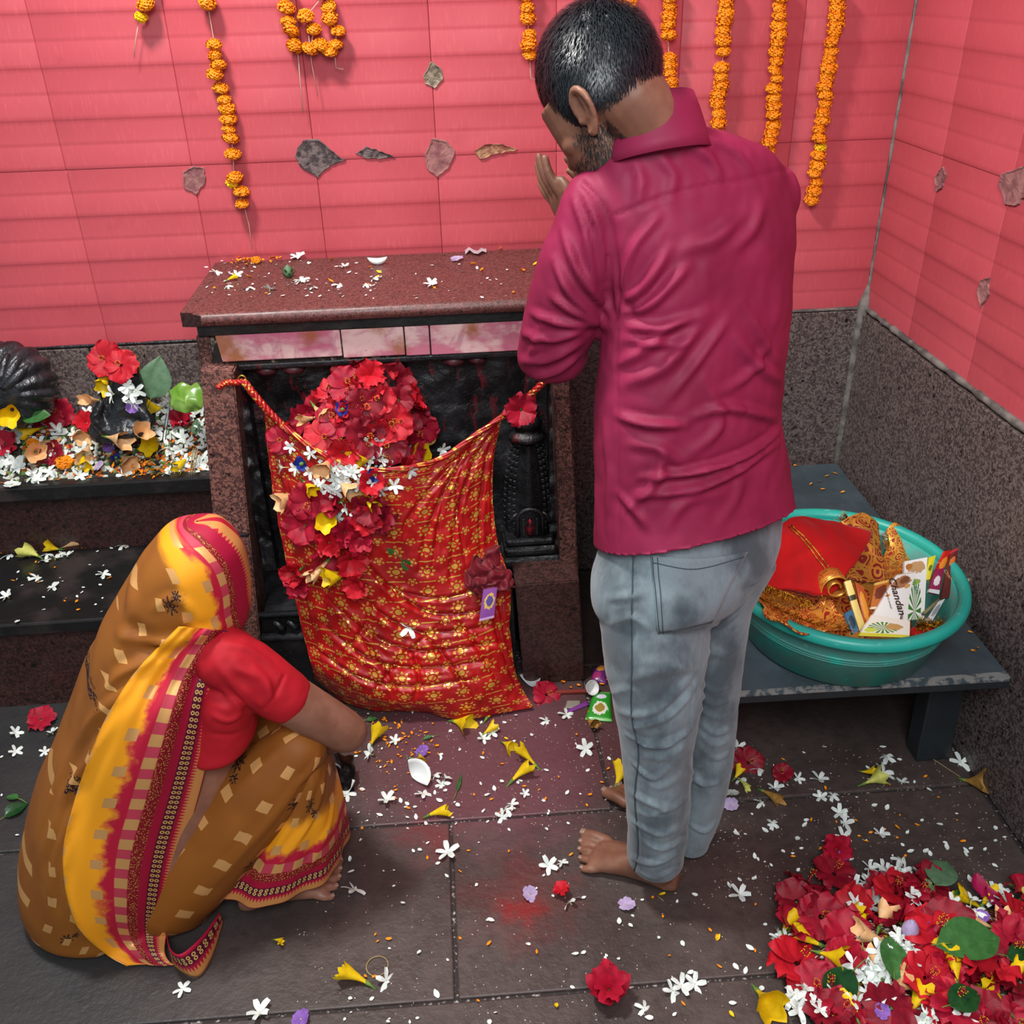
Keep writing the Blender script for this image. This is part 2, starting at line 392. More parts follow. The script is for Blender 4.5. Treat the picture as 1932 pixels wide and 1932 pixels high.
# masonry block behind the marble and the side cheeks
obj('mortar_band', *box_vf((-.560, 2.225, .93), (.335, 2.62, 1.012), .003), plain('blackened_mortar', '#26221f', .85, '#8d8173', 55, 1.0, 90, lo=.56, hi=.66, bdist=.006), altar, smooth=False)
slanted('side_cheek', ((-.612, 2.235, .56), (-.586, 2.215, 1.012)), ((-.57, 2.20, .56), (-.555, 2.212, 1.012)), 2.63, M_GRAN, altar)
slanted('pillar', ((-.672, 2.155, 0), (-.579, 2.17, .945)), ((-.568, 2.155, 0), (-.503, 2.17, .935)), 2.62, M_GRAN_P, altar)
slanted('pillar', ((.292, 2.155, 0), (.258, 2.17, .93)), ((.342, 2.155, 0), (.300, 2.17, .94)), 2.62, M_GRAN, altar)
obj('pillar_joint', *box_vf((-.628, 2.150, .492), (-.535, 2.158, .497)), M_BLACK, altar, smooth=False)
# marble strip, four pieces in view and one behind the man
def marble():
    g = NT('stained_marble'); p = g.geo(); xyz = g.sep(p)
    vein = g.noise(10, 5, .65, vec=p, dist=2.0); c = g.mix(g.ramp(vein, .45, .62), '#dfb8b4', '#c48f96')
    c = g.mix(g.math('MULTIPLY', g.ramp(g.noise(7, 4, .6, vec=g.scale(p, (1, 1, 2))), .44, .60), .8), c, '#bd5577')
    def blob(cx, cz, r0, r1, s=3.0):
        dx = g.math('SUBTRACT', xyz[0], cx); dz = g.math('SUBTRACT', xyz[2], cz)
        d = g.math('SQRT', g.math('ADD', g.math('MULTIPLY', dx, dx), g.math('MULTIPLY', dz, dz)))
        d = g.math('ADD', d, g.math('MULTIPLY', g.math('SUBTRACT', g.noise(40, 4, .6, vec=p), .5), .05)); return g.math('SUBTRACT', 1.0, g.ramp(d, r0, r1))
    rust = '#9c5a2c'
    for cx, cz, a, b in ((-.535, .99, .02, .065), (-.50, .955, .0, .05), (-.318, 1.0, .0, .035), (-.155, 1.03, .0, .05), (-.11, .96, .0, .04), (.07, 1.0, .0, .035)):
        c = g.mix(g.math('MULTIPLY', blob(cx, cz, a, b), .85), c, rust)
    c = g.mix(g.math('MULTIPLY', g.ramp(g.vor(28, vec=p), .10, .04), .8), c, '#b3123a')
    g.bump(g.noise(60, 4, vec=p), .15, .003); return g.out(c, .35)
MARB = marble(); M_HOLE = plain('rusty_screw', '#3a1c10', .6, '#8a4a22', 40)
edges = [-.545, -.246, -.095, -.034, .225, .31]
for i, (a, b) in enumerate(zip(edges[:-1], edges[1:])):
    z1 = 1.050-.012*(a+.545)/.7; z0 = z1-.104
    V, Fc = box_vf((a+.0015, 2.208, z0), (b-.0015, 2.226, z1), .0025)
    if i == 0: V = [(x+(.010 if x < -.53 and z < z0+.02 else 0), y, z+(.0 if x > -.53 else 0)) for x, y, z in V]
    pc = obj('marble_strip', V, Fc, MARB, altar, smooth=False)
    for sx, sz in ({0: [(-.318, 1.005), (-.532, 1.022)], 1: [(-.117, 1.022), (-.112, .96)], 3: [(.078, .995)]}.get(i, [])):
        obj('screw', *lathe_vf([(0.0, 0), (.0045, 0), (.005, .002), (.004, .003), (0, .003)], 10), M_HOLE, pc).matrix_local = Matrix.Translation(Vector((sx, 2.208, sz))-Vector(origin_of(pc))) @ Matrix.Rotation(math.pi/2, 4, 'X')
# carved black stone back
def rock_sheet(x0, x1, z0, z1, y, nx, nz, amp, sc, seed=0):
    X, Z = np.meshgrid(np.linspace(x0, x1, nx), np.linspace(z0, z1, nz)); P = np.stack([X.ravel(), np.full(X.size, y), Z.ravel()], 1)
    P[:, 1] -= amp*vnoise(P, sc, 4, (seed, 0, 0)); return P, grid_faces(nz, nx)
def black_stone():
    g = NT('oiled_black_stone'); p = g.geo(); n = g.noise(12, 5, .6, vec=p)
    c = g.mix(g.ramp(n, .4, .75), '#0e0f11', '#2b2a2d'); v = g.noise(16, 4, .6, vec=g.scale(p, (2.6, 1, .7))); xyz = g.sep(p)
    m = g.math('MULTIPLY', g.ramp(v, .57, .66), g.ramp(xyz[2], .60, .75)); c = g.mix(g.math('MULTIPLY', m, .6), c, '#7c1a26')
    c = g.mix(g.math('MULTIPLY', g.ramp(g.noise(420, 2, vec=p), .72, .76), .7), c, '#9aa0a6')
    g.bump(g.noise(55, 5, .65, vec=p), .6, .006); return g.out(c, g.math('ADD', .18, g.math('MULTIPLY', n, .35)), spec=.55)
M_STELE = black_stone()
P, Fc = rock_sheet(-.56, .305, 0.0, .96, 2.285, 110, 120, .012, 9)
obj('carved_back', P, Fc, M_STELE, altar)
obj('niche_lintel', *box_vf((-.505, 2.225, .915), (.265, 2.30, .932), .005), M_STELE, altar, smooth=False)
for x, s in ((-.44, .045), (-.375, .05), (.02, .05), (.08, .04)):                     # scalloped frieze under the lintel
    obj('frieze_scallop', *lathe_vf([(0, -.010), (s*.5, -.008), (s*.62, 0), (s*.5, .012), (0, .016)], 14), plain('red_smeared_stone', '#5d2028', .5, '#2a1418', 40) if x < 1 else M_STELE, altar, loc=(0, 0, 0)).location = Vector((x, 2.255, .905))-Vector(origin_of(altar))
def relief_frame(x0, x1, y, w=.03):
    for a, b in ((x0, x0+w), (x1-w, x1)):
        P, Fc = rock_sheet(a, b, .33, .93, y, 10, 90, .01, 30, int(a*100)); 
        B = MB().add(P, Fc); B.add([(a, y+.06, .33), (a, y, .33), (a, y, .93), (a, y+.06, .93)], [(0, 1, 2, 3)]); B.add([(b, y+.06, .33), (b, y, .33), (b, y, .93), (b, y+.06, .93)], [(3, 2, 1, 0)])
        obj('carved_border', B.V, B.F, M_STELE, altar)
relief_frame(-.53, .292, 2.235, .034)
# spire relief on the right
b = MB().box((.122, 2.185, .318), (.282, 2.29, .348), bev=.009).box((.128, 2.192, .350), (.274, 2.29, .376), bev=.009).box((.134, 2.20, .379), (.266, 2.29, .398), bev=.006)
sp = obj('spire_relief', b.V, b.F, M_STELE, altar, smooth=False)
cx = .203
def half(t): return .066-.034*t**2.4                                                  # spire half width, t from 0 (base) to 1 (neck)
rows = []
for t in np.linspace(0, 1, 15):
    z = .398+.27*t; h = half(t)
    rows.append([(cx+h*math.cos(a), 2.285-.062*(1-.25*t)*math.sin(a)**.7 if 0 < a < math.pi else 2.285, z) for a in np.linspace(math.pi, 0, 13)])
V = np.array(rows).reshape(-1, 3); obj('spire_body', V, grid_faces(15, 13), M_STELE, sp)
bb = MB()
for k in range(15):                                                                    # rows of small bosses on both flanks
    t = k/15; z = .405+.27*t; h = half(t)
    for s in (-1, 1):
        for j in range(3):
            x = cx+s*(h*(.98-.17*j)); y = 2.285-.062*(1-.25*t)*math.sqrt(max(0.02, 1-((x-cx)/h)**2))-.001
            bb.box((x-.005, y-.004, z), (x+.005, y+.012, z+.012), bev=.002)
prop(obj('spire_bosses', bb.V, bb.F, M_STELE, sp, smooth=False), kind='stuff')
mid = [(cx+u*(.036-.020*t), 2.222+.012*abs(u)-.004+.010*t, .49+.175*t) for t in np.linspace(0, 1, 8) for u in np.linspace(-1, 1, 7)]
obj('spire_rib', mid, grid_faces(8, 7), M_STELE, sp)
am = [(.0, .668), (.040, .668), (.050, .676), (.050, .684), (.041, .692), (.030, .697), (.028, .704), (.038, .712), (.040, .722), (.030, .736), (.016, .742), (.014, .752), (.020, .758), (0, .764)]
V, Fc = lathe_vf(am, 28, (cx, 2.262), 1, .8); obj('spire_finial', V, Fc, M_STELE, sp)
arch = [(cx+.034*math.cos(a), .455+.028*math.sin(a)) for a in np.linspace(math.pi, 0, 11)]
arch = [(cx-.034, .40)]+arch+[(cx+.034, .40)]
b = MB().tube([(x, 2.219, z) for x, z in arch], .006, 7); b.tube([(cx-.034, 2.222, .47), (cx-.05, 2.225, .455), (cx-.052, 2.222, .44)], .005, 6); b.tube([(cx+.034, 2.222, .47), (cx+.05, 2.225, .455), (cx+.052, 2.222, .44)], .005, 6)
obj('doorway_arch', b.V, b.F, M_STELE, sp)
obj('door_figure', *lathe_vf([(0, .40), (.010, .402), (.012, .425), (.006, .435), (.007, .446), (0, .452)], 12, (cx, 2.224)), plain('vermilion_dabbed_stone', '#1a1012', .35, '#8a1220', 60), sp)
for x in (cx-.018, cx+.018): obj('door_jamb', *box_vf((x-.004, 2.216, .40), (x+.004, 2.235, .455), .002), M_STELE, sp, smooth=False)
# pedestal below
ped = slanted('pedestal', ((.165, 2.075, 0), (.148, 2.075, .338)), ((.338, 2.072, 0), (.318, 2.078, .338)), 2.30, M_GRAN_D, altar)
slanted('pedestal', ((-.56, 2.10, 0), (-.53, 2.11, .26)), ((.150, 2.10, 0), (.142, 2.11, .30)), 2.30, M_STELE, altar)
b = MB()
for k in range(9):                                                                      # scroll moulding at the foot of the niche
    x = -.50+.035*k; b.tube([(x, 2.125, .235), (x+.008, 2.10, .25), (x+.02, 2.095, .238), (x+.026, 2.105, .225)], [.008, .009, .009, .007], 7)
b.tube([(-.535, 2.10, .205), (-.3, 2.095, .2), (-.1, 2.095, .2)], .012, 8); b.tube([(-.535, 2.105, .275), (-.3, 2.10, .272), (-.1, 2.10, .272)], .009, 8)
obj('scroll_moulding', b.V, b.F, M_STELE, altar)
b = MB(); 
for z, r in ((.30, .030), (.36, .020), (.44, .024), (.55, .018), (.63, .026), (.70, .018)): V, Fc = lathe_vf([(0, z-.03), (r*.7, z-.03), (r, z), (r*.7, z+.03), (0, z+.03)], 14, (-.455, 2.262)); b.add(V, Fc)
b.tube([(-.455, 2.262, .28), (-.455, 2.262, .78)], .014, 10)
obj('carved_column', b.V, b.F, M_STELE, altar)
# ================================================================== SOFT-FORM TOOLS
def loft(rings, n=28, power=2.0, caps=True):
    """rings: (center, axis_a, axis_b) -> closed superelliptic tube"""
    V = []; Fc = []; m = len(rings)
    for c, a, b in rings:
        for k in range(n):
            t = 2*math.pi*k/n; ct, s_ = math.cos(t), math.sin(t); e = 2.0/power
            V.append(np.asarray(c) + np.asarray(a)*math.copysign(abs(ct)**e, ct) + np.asarray(b)*math.copysign(abs(s_)**e, s_))
    for i in range(m-1):
        for k in range(n): Fc.append((i*n+k, i*n+(k+1) % n, (i+1)*n+(k+1) % n, (i+1)*n+k))
    if caps:
        V.append(np.asarray(rings[0][0])); V.append(np.asarray(rings[-1][0])); a, b = len(V)-2, len(V)-1
        for k in range(n): Fc.append((a, (k+1) % n, k)); Fc.append((b, (m-1)*n+k, (m-1)*n+(k+1) % n))
    return V, Fc
def smooth_rings(rings, m):
    R = np.array([np.concatenate([np.asarray(c, float), np.asarray(a, float), np.asarray(b, float)]) for c, a, b in rings]); R = catmull(R, m)
    return [(r[:3], r[3:6], r[6:]) for r in R]
def limb(P, R, m=16, n=18, flat=1.0, side=None):
    """round tapering limb through points P with radii R"""
    Q = catmull(np.c_[np.asarray(P, float), np.asarray(R, float)[:, None]], m); P2, R2 = Q[:, :3], np.abs(Q[:, 3]); T, A, B = frames(P2)
    out = []
    for i in range(m):
        if side is not None:
            a = np.asarray(side, float); a = a-T[i]*np.dot(a, T[i]); a /= np.linalg.norm(a); b = np.cross(T[i], a)
        else: a, b = A[i], B[i]
        out.append((P2[i], a*R2[i], b*R2[i]*flat))
    # rounded ends
    c0, a0, b0 = out[0]; c1, a1, b1 = out[-1]
    pre = [(c0-T[0]*R2[0]*s, a0*math.sqrt(1-s*s), b0*math.sqrt(1-s*s)) for s in (.92, .7, .38)]
    post = [(c1+T[-1]*R2[-1]*s, a1*math.sqrt(1-s*s), b1*math.sqrt(1-s*s)) for s in (.38, .7, .92)]
    return loft(pre+out+post, n)
def ellipsoid(c, ax, ay, az, n=22, m=14):
    c, ax, ay, az = (np.asarray(v, float) for v in (c, ax, ay, az)); rings = []
    for t in np.linspace(-.985, .985, m): s = math.sqrt(1-t*t); rings.append((c+az*t, ax*s, ay*s))
    return loft(rings, n)
def voxel(parts, size, smooth=4, factor=.5):
    """union of closed shapes as one continuous surface"""
    b = MB()
    for V, Fc in parts: b.add(V, Fc)
    me = mesh('tmp', b.V, b.F); o = bpy.data.objects.new('tmp', me); COL.objects.link(o)
    r = o.modifiers.new('r', 'REMESH'); r.mode = 'VOXEL'; r.voxel_size = size; r.adaptivity = 0
    if smooth: s = o.modifiers.new('s', 'SMOOTH'); s.factor = factor; s.iterations = smooth
    dg = bpy.context.evaluated_depsgraph_get(); dg.update(); e = o.evaluated_get(dg); m2 = e.to_mesh()
    V = np.zeros(len(m2.vertices)*3); m2.vertices.foreach_get('co', V); V = V.reshape(-1, 3)
    Fc = [tuple(p.vertices) for p in m2.polygons]; e.to_mesh_clear(); bpy.data.objects.remove(o); bpy.data.meshes.remove(me)
    return V, Fc
def normals(V, Fc):
    me = mesh('tmp', V, Fc); N = np.zeros(len(me.vertices)*3); me.vertex_normals.foreach_get('vector', N) if hasattr(me, 'vertex_normals') else me.vertices.foreach_get('normal', N)
    bpy.data.meshes.remove(me); return N.reshape(-1, 3)
def bvh_of(V, Fc): return BVHTree.FromPolygons([tuple(v) for v in V], [tuple(map(int, f)) for f in Fc])
def hit(b, x, y, o=CAM):
    d = Vector(ray(x, y)).normalized(); loc, n, i, dist = b.ray_cast(Vector(CAM), d)
    if loc is None: return None, None
    n = np.array(n); return np.array(loc), (n if np.dot(n, np.array(d)) < 0 else -n)
def seg_dist(V, P):
    """distance of every vertex to polyline P and the running parameter 0..1"""
    best = np.full(len(V), 9.0); par = np.zeros(len(V)); L = np.r_[0, np.cumsum(np.linalg.norm(np.diff(P, axis=0), axis=1))]; tot = L[-1]+1e-9
    for i in range(len(P)-1):
        a, d = P[i], P[i+1]-P[i]; l2 = np.dot(d, d)+1e-12; t = np.clip(((V-a)@d)/l2, 0, 1)
        q = np.linalg.norm(V-(a+t[:, None]*d), axis=1); m = q < best; best[m] = q[m]; par[m] = (L[i]+t[m]*math.sqrt(l2))/tot
    return best, par
def folds(V, Fc, lines, jitter=0.0):
    """lines: (points in the photo, width m, height m[, kind]) cast on the form, raised there as cloth folds"""
    V = np.array(V, float); b = bvh_of(V, Fc); N = normals(V, Fc); D = np.zeros(len(V))
    for ln in lines:
        pts, wd, am = ln[:3]; kind = ln[3] if len(ln) > 3 else 'fold'
        pts = catmull(np.array(pts, float), max(6, 4*len(pts))); P = []
        for x, y in pts:
            p, n = hit(b, x, y)
            if p is not None: P.append(p)
        if len(P) < 2: continue
        d, t = seg_dist(V, np.array(P)); x = d/wd
        if kind == 'fold': f = (1-1.3*x*x)*np.exp(-x*x)*np.sin(np.pi*np.clip(t, .02, .98))**.6
        elif kind == 'groove': f = -np.exp(-x*x)*np.sin(np.pi*np.clip(t, .02, .98))**.5
        else: f = -np.exp(-x*x)                                    # seam
        D += am*f
    return V+N*D[:, None]
def ripple(V, Fc, amp, sc, stretch=(1, 1, 1), off=(0, 0, 0), oct=2):
    N = normals(V, Fc); return V+N*(amp*vnoise(np.asarray(V)*np.array(stretch), sc, oct, off))[:, None]
def pxring(y, xl, xr, Y, ratio=.6, ang=22.0, horiz=True, tilt=None):
    """horizontal body section whose silhouette spans xl..xr on photo row y at depth Y; ang turns the body's left-right axis"""
    c = atY((xl+xr)/2, y, Y); hw = (xr-xl)/2*depth(c)/F_PX
    a_ = math.radians(ang); l = np.array([-math.cos(a_), -math.sin(a_), 0]); f = np.array([-math.sin(a_), math.cos(a_), 0])
    to = c[:2]-CAM[:2]; to = to/np.linalg.norm(to); pr = np.array([to[1], -to[0]])
    k = math.sqrt((l[:2]@pr)**2+(ratio*(f[:2]@pr))**2); A = hw/k
    return c, l*A, f*A*ratio
M_SKIN = None
def skin(name, a, b, c):
    g = NT(name); p = g.geo(); n = g.noise(16, 4, .6, vec=p); col = g.mix(g.ramp(n, .35, .7), a, b)
    g.bump(g.noise(900, 2, vec=p), .08, .001); return g.out(col, .48, sss=.08, spec=.4)
def surf_line(b, pts, m, off=.0015): 
    out = []
    for x, y in catmull(np.array(pts, float), m):
        p, n = hit(b, x, y)
        if p is not None: out.append(p+n*off)
    return out
def cloth_mat(name, a, b, rough=.5, sheen=.3, weave=900, bump=.12):
    g = NT(name); p = g.coord(); c = g.mix(g.ramp(g.noise(9, 3, vec=p), .35, .7), a, b); g.bump(g.noise(weave, 2, vec=p), bump, .0012); return g.out(c, rough, sheen=sheen, spec=.22)
# ---- one head, used for both figures
def head_parts(H, HF, HL, HU, S):
    parts = []
    parts.append(ellipsoid(H(-.014, 0, .052), HF*.100*S, HL*.080*S, HU*.096*S))                       # cranium
    face = [(.040, .060, .078, .070), (.046, .020, .072, .066), (.050, -.020, .064, .064), (.052, -.055, .054, .058), (.056, -.088, .040, .042), (.058, -.108, .022, .024)]
    parts.append(loft(smooth_rings([(H(f*S, 0, u*S), HL*w*S, HF*d*S) for f, u, w, d in face], 16), 24))
    parts.append(limb([H(.092*S, 0, .020*S), H(.106*S, 0, -.008*S), H(.119*S, 0, -.026*S)], [.007, .010, .014], 8, 12))   # nose
    parts.append(limb([H(.106*S, -.014, -.032*S), H(.106*S, .014, -.032*S)], [.007, .007], 6, 10))
    parts.append(limb([H(.082*S, -.045*S, .028*S), H(.096*S, 0, .030*S), H(.082*S, .045*S, .028*S)], [.009, .010, .009], 10, 10))  # brow
    for s in (-1, 1):
        parts.append(ellipsoid(H(.080*S, s*.030*S, .010*S), HF*.012, HL*.015, HU*.010, 12, 8))         # closed lids
        parts.append(ellipsoid(H(.062*S, s*.050*S, -.014*S), HF*.022, HL*.018, HU*.016, 12, 8))        # cheek bones
    parts.append(limb([H(.103*S, -.020, -.058*S), H(.110*S, 0, -.056*S), H(.103*S, .020, -.058*S)], [.005, .007, .005], 8, 10))     # lips
    parts.append(limb([H(.100*S, -.017, -.068*S), H(.106*S, 0, -.068*S), H(.100*S, .017, -.068*S)], [.005, .007, .005], 8, 10))
    def ear(s):
        E = lambda a, b, o=0.0: H(-.002-a*.001, s*(.0720+.001*o), b*.001)
        out = [limb([E(8, -2, 6), E(-6, 22, 7), E(-24, 30, 14), E(-6-30, 18, 18), E(-36, 0, 17), E(-28, -16, 11), E(-12, -27, 6)][::1], [.0045, .0055, .0055, .0055, .005, .005, .007], 22, 10)]
        out = [limb([E(-4, -4, 3), E(-2, 16, 6), E(10, 30, 10), E(24, 30, 15), E(33, 16, 18), E(32, -2, 16), E(22, -18, 10), E(8, -30, 6), E(2, -26, 4)], [.004, .005, .0052, .0055, .0055, .005, .005, .0068, .006], 26, 10)]
        out.append(ellipsoid(E(12, 2, 5), HF*.018, HL*.0045, HU*.028, 14, 8)); out.append(limb([E(20, 18, 12), E(21, 4, 12), E(12, -12, 8)], [.0035, .004, .0035], 8, 8))
        out.append(ellipsoid(E(-3, -6, 4), HF*.006, HL*.006, HU*.008, 10, 6)); return out
    parts += ear(1)+ear(-1)
    return parts
def foot(heel, toe, s, ank):
    """s=+1: toes fan out to the camera side (left foot)"""
    heel, toe = np.array([heel[0], heel[1], 0]), np.array([toe[0], toe[1], 0]); d = toe-heel; L = np.linalg.norm(d); d /= L; w = np.array([d[1], -d[0], 0])*(-s)   # w: towards little toe
    P = lambda a, b, z: heel+d*a*L+w*b+np.array([0, 0, z])
    out = [loft(smooth_rings([(P(.0, 0, .026), w*.016, np.array([0, 0, .020])), (P(.08, 0, .033), w*.029, np.array([0, 0, .031])), (P(.25, .002, .040), w*.030, np.array([0, 0, .038])),
                              (P(.45, .004, .036), w*.034, np.array([0, 0, .034])), (P(.62, .006, .027), w*.042, np.array([0, 0, .025])), (P(.76, .008, .019), w*.045, np.array([0, 0, .018])), (P(.82, .008, .016), w*.040, np.array([0, 0, .014]))], 22), 24, 2.3)]
    out.append(limb([np.asarray(ank, float), P(.20, 0, .065), P(.22, 0, .045)], [.034, .033, .034], 8, 16))
    out.append(limb([P(.30, 0, .066), P(.55, -.004, .050), P(.75, -.008, .030)], [.014, .014, .012], 10, 12))
    for k, (b, a0, a1, r) in enumerate(((-.030, .76, 1.00, .0140), (-.009, .80, .985, .0098), (.009, .79, .955, .0094), (.026, .76, .905, .0090), (.042, .70, .845, .0088))):
        fan = 1+.25*(k/4); out.append(limb([P(a0, b, r+.008), P((a0+a1)/2, b*fan, r+.007), P(a1, b*fan*1.03, r+.0005)], [r, r*1.05, r*.95], 10, 10))
    return out
# ================================================================== BENCH AND TUB
def bench_mat():
    g = NT('worn_black_paint'); p = g.geo(); n = g.noise(7, 5, .65, vec=p); c = g.mix(g.ramp(n, .35, .7), '#384349', '#475359')
    sc = g.ramp(g.noise(34, 5, .7, vec=g.scale(p, (1, .35, 1))), .68, .75); c = g.mix(g.math('MULTIPLY', sc, .7), c, '#8f979a')
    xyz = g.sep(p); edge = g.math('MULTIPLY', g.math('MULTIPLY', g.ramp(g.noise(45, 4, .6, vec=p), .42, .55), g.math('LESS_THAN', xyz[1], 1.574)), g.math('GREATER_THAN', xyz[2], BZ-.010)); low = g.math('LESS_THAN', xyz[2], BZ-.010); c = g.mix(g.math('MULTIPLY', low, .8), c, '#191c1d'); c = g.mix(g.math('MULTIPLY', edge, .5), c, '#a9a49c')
    c = g.mix(g.math('MULTIPLY', g.ramp(g.noise(11, 4, .6, vec=p), .62, .75), .55), c, '#4a3a26')
    g.bump(g.noise(40, 4, vec=p), .2, .003); return g.out(c, g.math('ADD', .28, g.math('MULTIPLY', n, .3)), spec=.5)
bn = thing('bench', 'low black painted wooden bench with chipped front edge against the right wall', 'bench', (.86, 2.1, 0))
BZ = .36
M_BENCH = bench_mat()
def quad_slab(P, z0, z1, bev=.004):
    bm = bmesh.new(); lo = [bm.verts.new((x, y, z0)) for x, y in P]; hi = [bm.verts.new((x, y, z1)) for x, y in P]; n = len(P)
    bm.faces.new(list(reversed(lo))); bm.faces.new(hi)
    for i in range(n): bm.faces.new((lo[i], lo[(i+1) % n], hi[(i+1) % n], hi[i]))
    bmesh.ops.recalc_face_normals(bm, faces=bm.faces); bmesh.ops.bevel(bm, geom=list(bm.edges), offset=bev, segments=2, affect='EDGES')
    bm.verts.index_update(); V = [tuple(v.co) for v in bm.verts]; Fc = [tuple(v.index for v in f.verts) for f in bm.faces]; bm.free(); return V, Fc
obj('bench_top', *quad_slab([(.47, 1.568), (1.212, 1.552), (1.224, 2.615), (.47, 2.615)], BZ-.034, BZ, .006), M_BENCH, bn, smooth=False)
obj('apron', *box_vf((.53, 1.64, .275), (1.17, 1.665, BZ-.034), .003), M_BENCH, bn, smooth=False)
obj('apron', *box_vf((.50, 1.68, .275), (.525, 2.56, BZ-.034), .003), M_BENCH, bn, smooth=False)
for x, y in ((1.145, 1.70), (.53, 1.70), (1.15, 2.55), (.53, 2.55)):
    t = .085 if y < 2 else .06
    V, Fc = box_vf((x-t/2, y-.03, 0), (x+t/2, y+.03, BZ-.034), .004); V = [(a+(.012 if b_ < 2 else 0)*(1-c_/.33), b_, c_) for a, b_, c_ in V]
    obj('leg', V, Fc, M_BENCH, bn, smooth=False)
# ---- tub
def tub_mat():
    g = NT('teal_plastic'); p = g.geo(); n = g.noise(8, 4, .6, vec=p); c = g.mix(g.ramp(n, .3, .7), '#1f9c8e', '#25a796')
    z = g.sep(p)[2]; dirt = g.math('MULTIPLY', g.ramp(g.noise(18, 5, .65, vec=p),   .30, .55), .9); c = g.mix(g.math('MULTIPLY', dirt, g.math('LESS_THAN', z, .507)), c, '#4f8a80')
    c = g.mix(g.math('MULTIPLY', g.ramp(g.noise(60, 5, .6, vec=g.scale(p, (.6, .6, 2))), .62, .70), .35), c, '#7fc9bd')
    g.bump(g.noise(120, 3, vec=p), .08, .002); return g.out(c, .38, spec=.5)
tub = thing('tub', 'round teal plastic tub filled with offerings standing on the black bench', 'tub', (.885, 1.765, BZ))
M_TUB = tub_mat(); TC = (.885, 1.772)
prof = [(0, BZ+.001), (.196, BZ+.001), (.214, BZ+.010), (.235, BZ+.085), (.2375, BZ+.088), (.2385, BZ+.092), (.2380, BZ+.096), (.252, BZ+.148), (.254, BZ+.152)]
inn = [(.246, BZ+.152), (.226, BZ+.09), (.204, BZ+.016), (.16, BZ+.010), (0, BZ+.010)]
V, Fc = lathe_vf(prof+inn, 96, TC, 1.0, 1.055); obj('bowl', V, Fc, M_TUB, tub)
rim = [(.246, BZ+.150), (.254, BZ+.152), (.262, BZ+.146), (.270, BZ+.147), (.273, BZ+.154), (.271, BZ+.166), (.264, BZ+.172), (.252, BZ+.171), (.246, BZ+.160), (.246, BZ+.150)]
V, Fc = lathe_vf(rim, 96, TC, 1.0, 1.055); obj('rim', V, Fc, M_TUB, tub)
for z in (.085, .092, .100): V, Fc = lathe_vf([(.2345+(z-.085)*.2, BZ+z-.002), (.2385+(z-.085)*.3, BZ+z), (.2325+(z-.085)*.3, BZ+z+.002)], 96, TC, 1, 1.055); obj('moulded_line', V, Fc, M_TUB, tub)
# ---- things in the tub
def gold_brocade(name, base, gold, sc=1.0, thr=.5):
    g = NT(name); uv = g.coord('UV'); s = g.sep(uv)
    ed = g.vor(3.6*sc, vec=uv, feature='DISTANCE_TO_EDGE'); f1 = g.vor(3.6*sc, vec=uv); rg = g.math('GREATER_THAN', g.math('SINE', g.math('MULTIPLY', f1, 26.0)), .25)
    f = g.math('MAXIMUM', g.math('LESS_THAN', ed, .06), rg); st = g.math('LESS_THAN', g.math('FRACT', g.math('MULTIPLY', s[1], 4*sc)), .12); f = g.math('MAXIMUM', f, st)
    c = g.mix(f, base, gold); g.bump(f, .25, .002); return g.out(c, g.math('SUBTRACT', .55, g.math('MULTIPLY', f, .2)), metal=g.math('MULTIPLY', f, .55))
M_BROC = gold_brocade('gold_brocade', '#7d1410', '#d99b3c'); M_BROC2 = gold_brocade('red_gold_brocade', '#8e150f', '#e0a840', 1.5, .56)
M_VELV = cloth_mat('red_velvet', '#b5090c', '#a3070b', .8, .1); M_ZARI = plain('gold_thread', '#c9892a', .35, '#8d3a12', 90, .5, 300, metal=.6); M_TIN = plain('gold_tinsel', '#d9a832', .22, '#8a5a10', 120, .8, 260, metal=.9)
def sheet(name, P, mat, parent=None, nu=24, nv=24, uvs=(1, 1), th=.002, lab=None, cat=None, grp=None, amp=.0, seed=0, loc=None, nsc=22):
    G = patch(P, nu, nv).reshape(-1, 3); Fc = grid_faces(nv, nu)
    if amp: G = G+np.c_[vnoise(G, nsc, 2, (seed, 1, 2)), vnoise(G, nsc, 2, (seed, 7, 2)), vnoise(G, nsc, 2, (seed, 1, 9))]*amp
    UV = np.array([(j/(nu-1)*uvs[0], i/(nv-1)*uvs[1]) for i in range(nv) for j in range(nu)])
    o = obj(name, G, Fc, mat, parent, uv=UV, loc=(G.mean(0) if (loc is None and parent is None) else loc))
    if th: m = o.modifiers.new('thickness', 'SOLIDIFY'); m.thickness = th; m.offset = 0
    return prop(o, lab, cat, grp) if lab else o
A = atY
vel = sheet('folded_cloth', [[A(1462, 1000, 1.83), A(1505, 975, 1.86), A(1560, 985, 1.87), A(1640, 1010, 1.86)], [A(1440, 1040, 1.77), A(1490, 1015, 1.79), A(1550, 1030, 1.79), A(1625, 1045, 1.79)], [A(1425, 1080, 1.71), A(1475, 1070, 1.73), A(1530, 1085, 1.73), A(1592, 1090, 1.73)], [A(1422, 1105, 1.68), A(1470, 1110, 1.69), A(1520, 1120, 1.69), A(1565, 1122, 1.70)]],
            M_VELV, None, 30, 30, th=.018, lab='folded red velvet cloth with gold braid heaped in the teal tub', cat='cloth', amp=.006)
vb = bvh_of([np.array(v.co)+np.array(vel.location) for v in vel.data.vertices], [tuple(p.vertices) for p in vel.data.polygons])
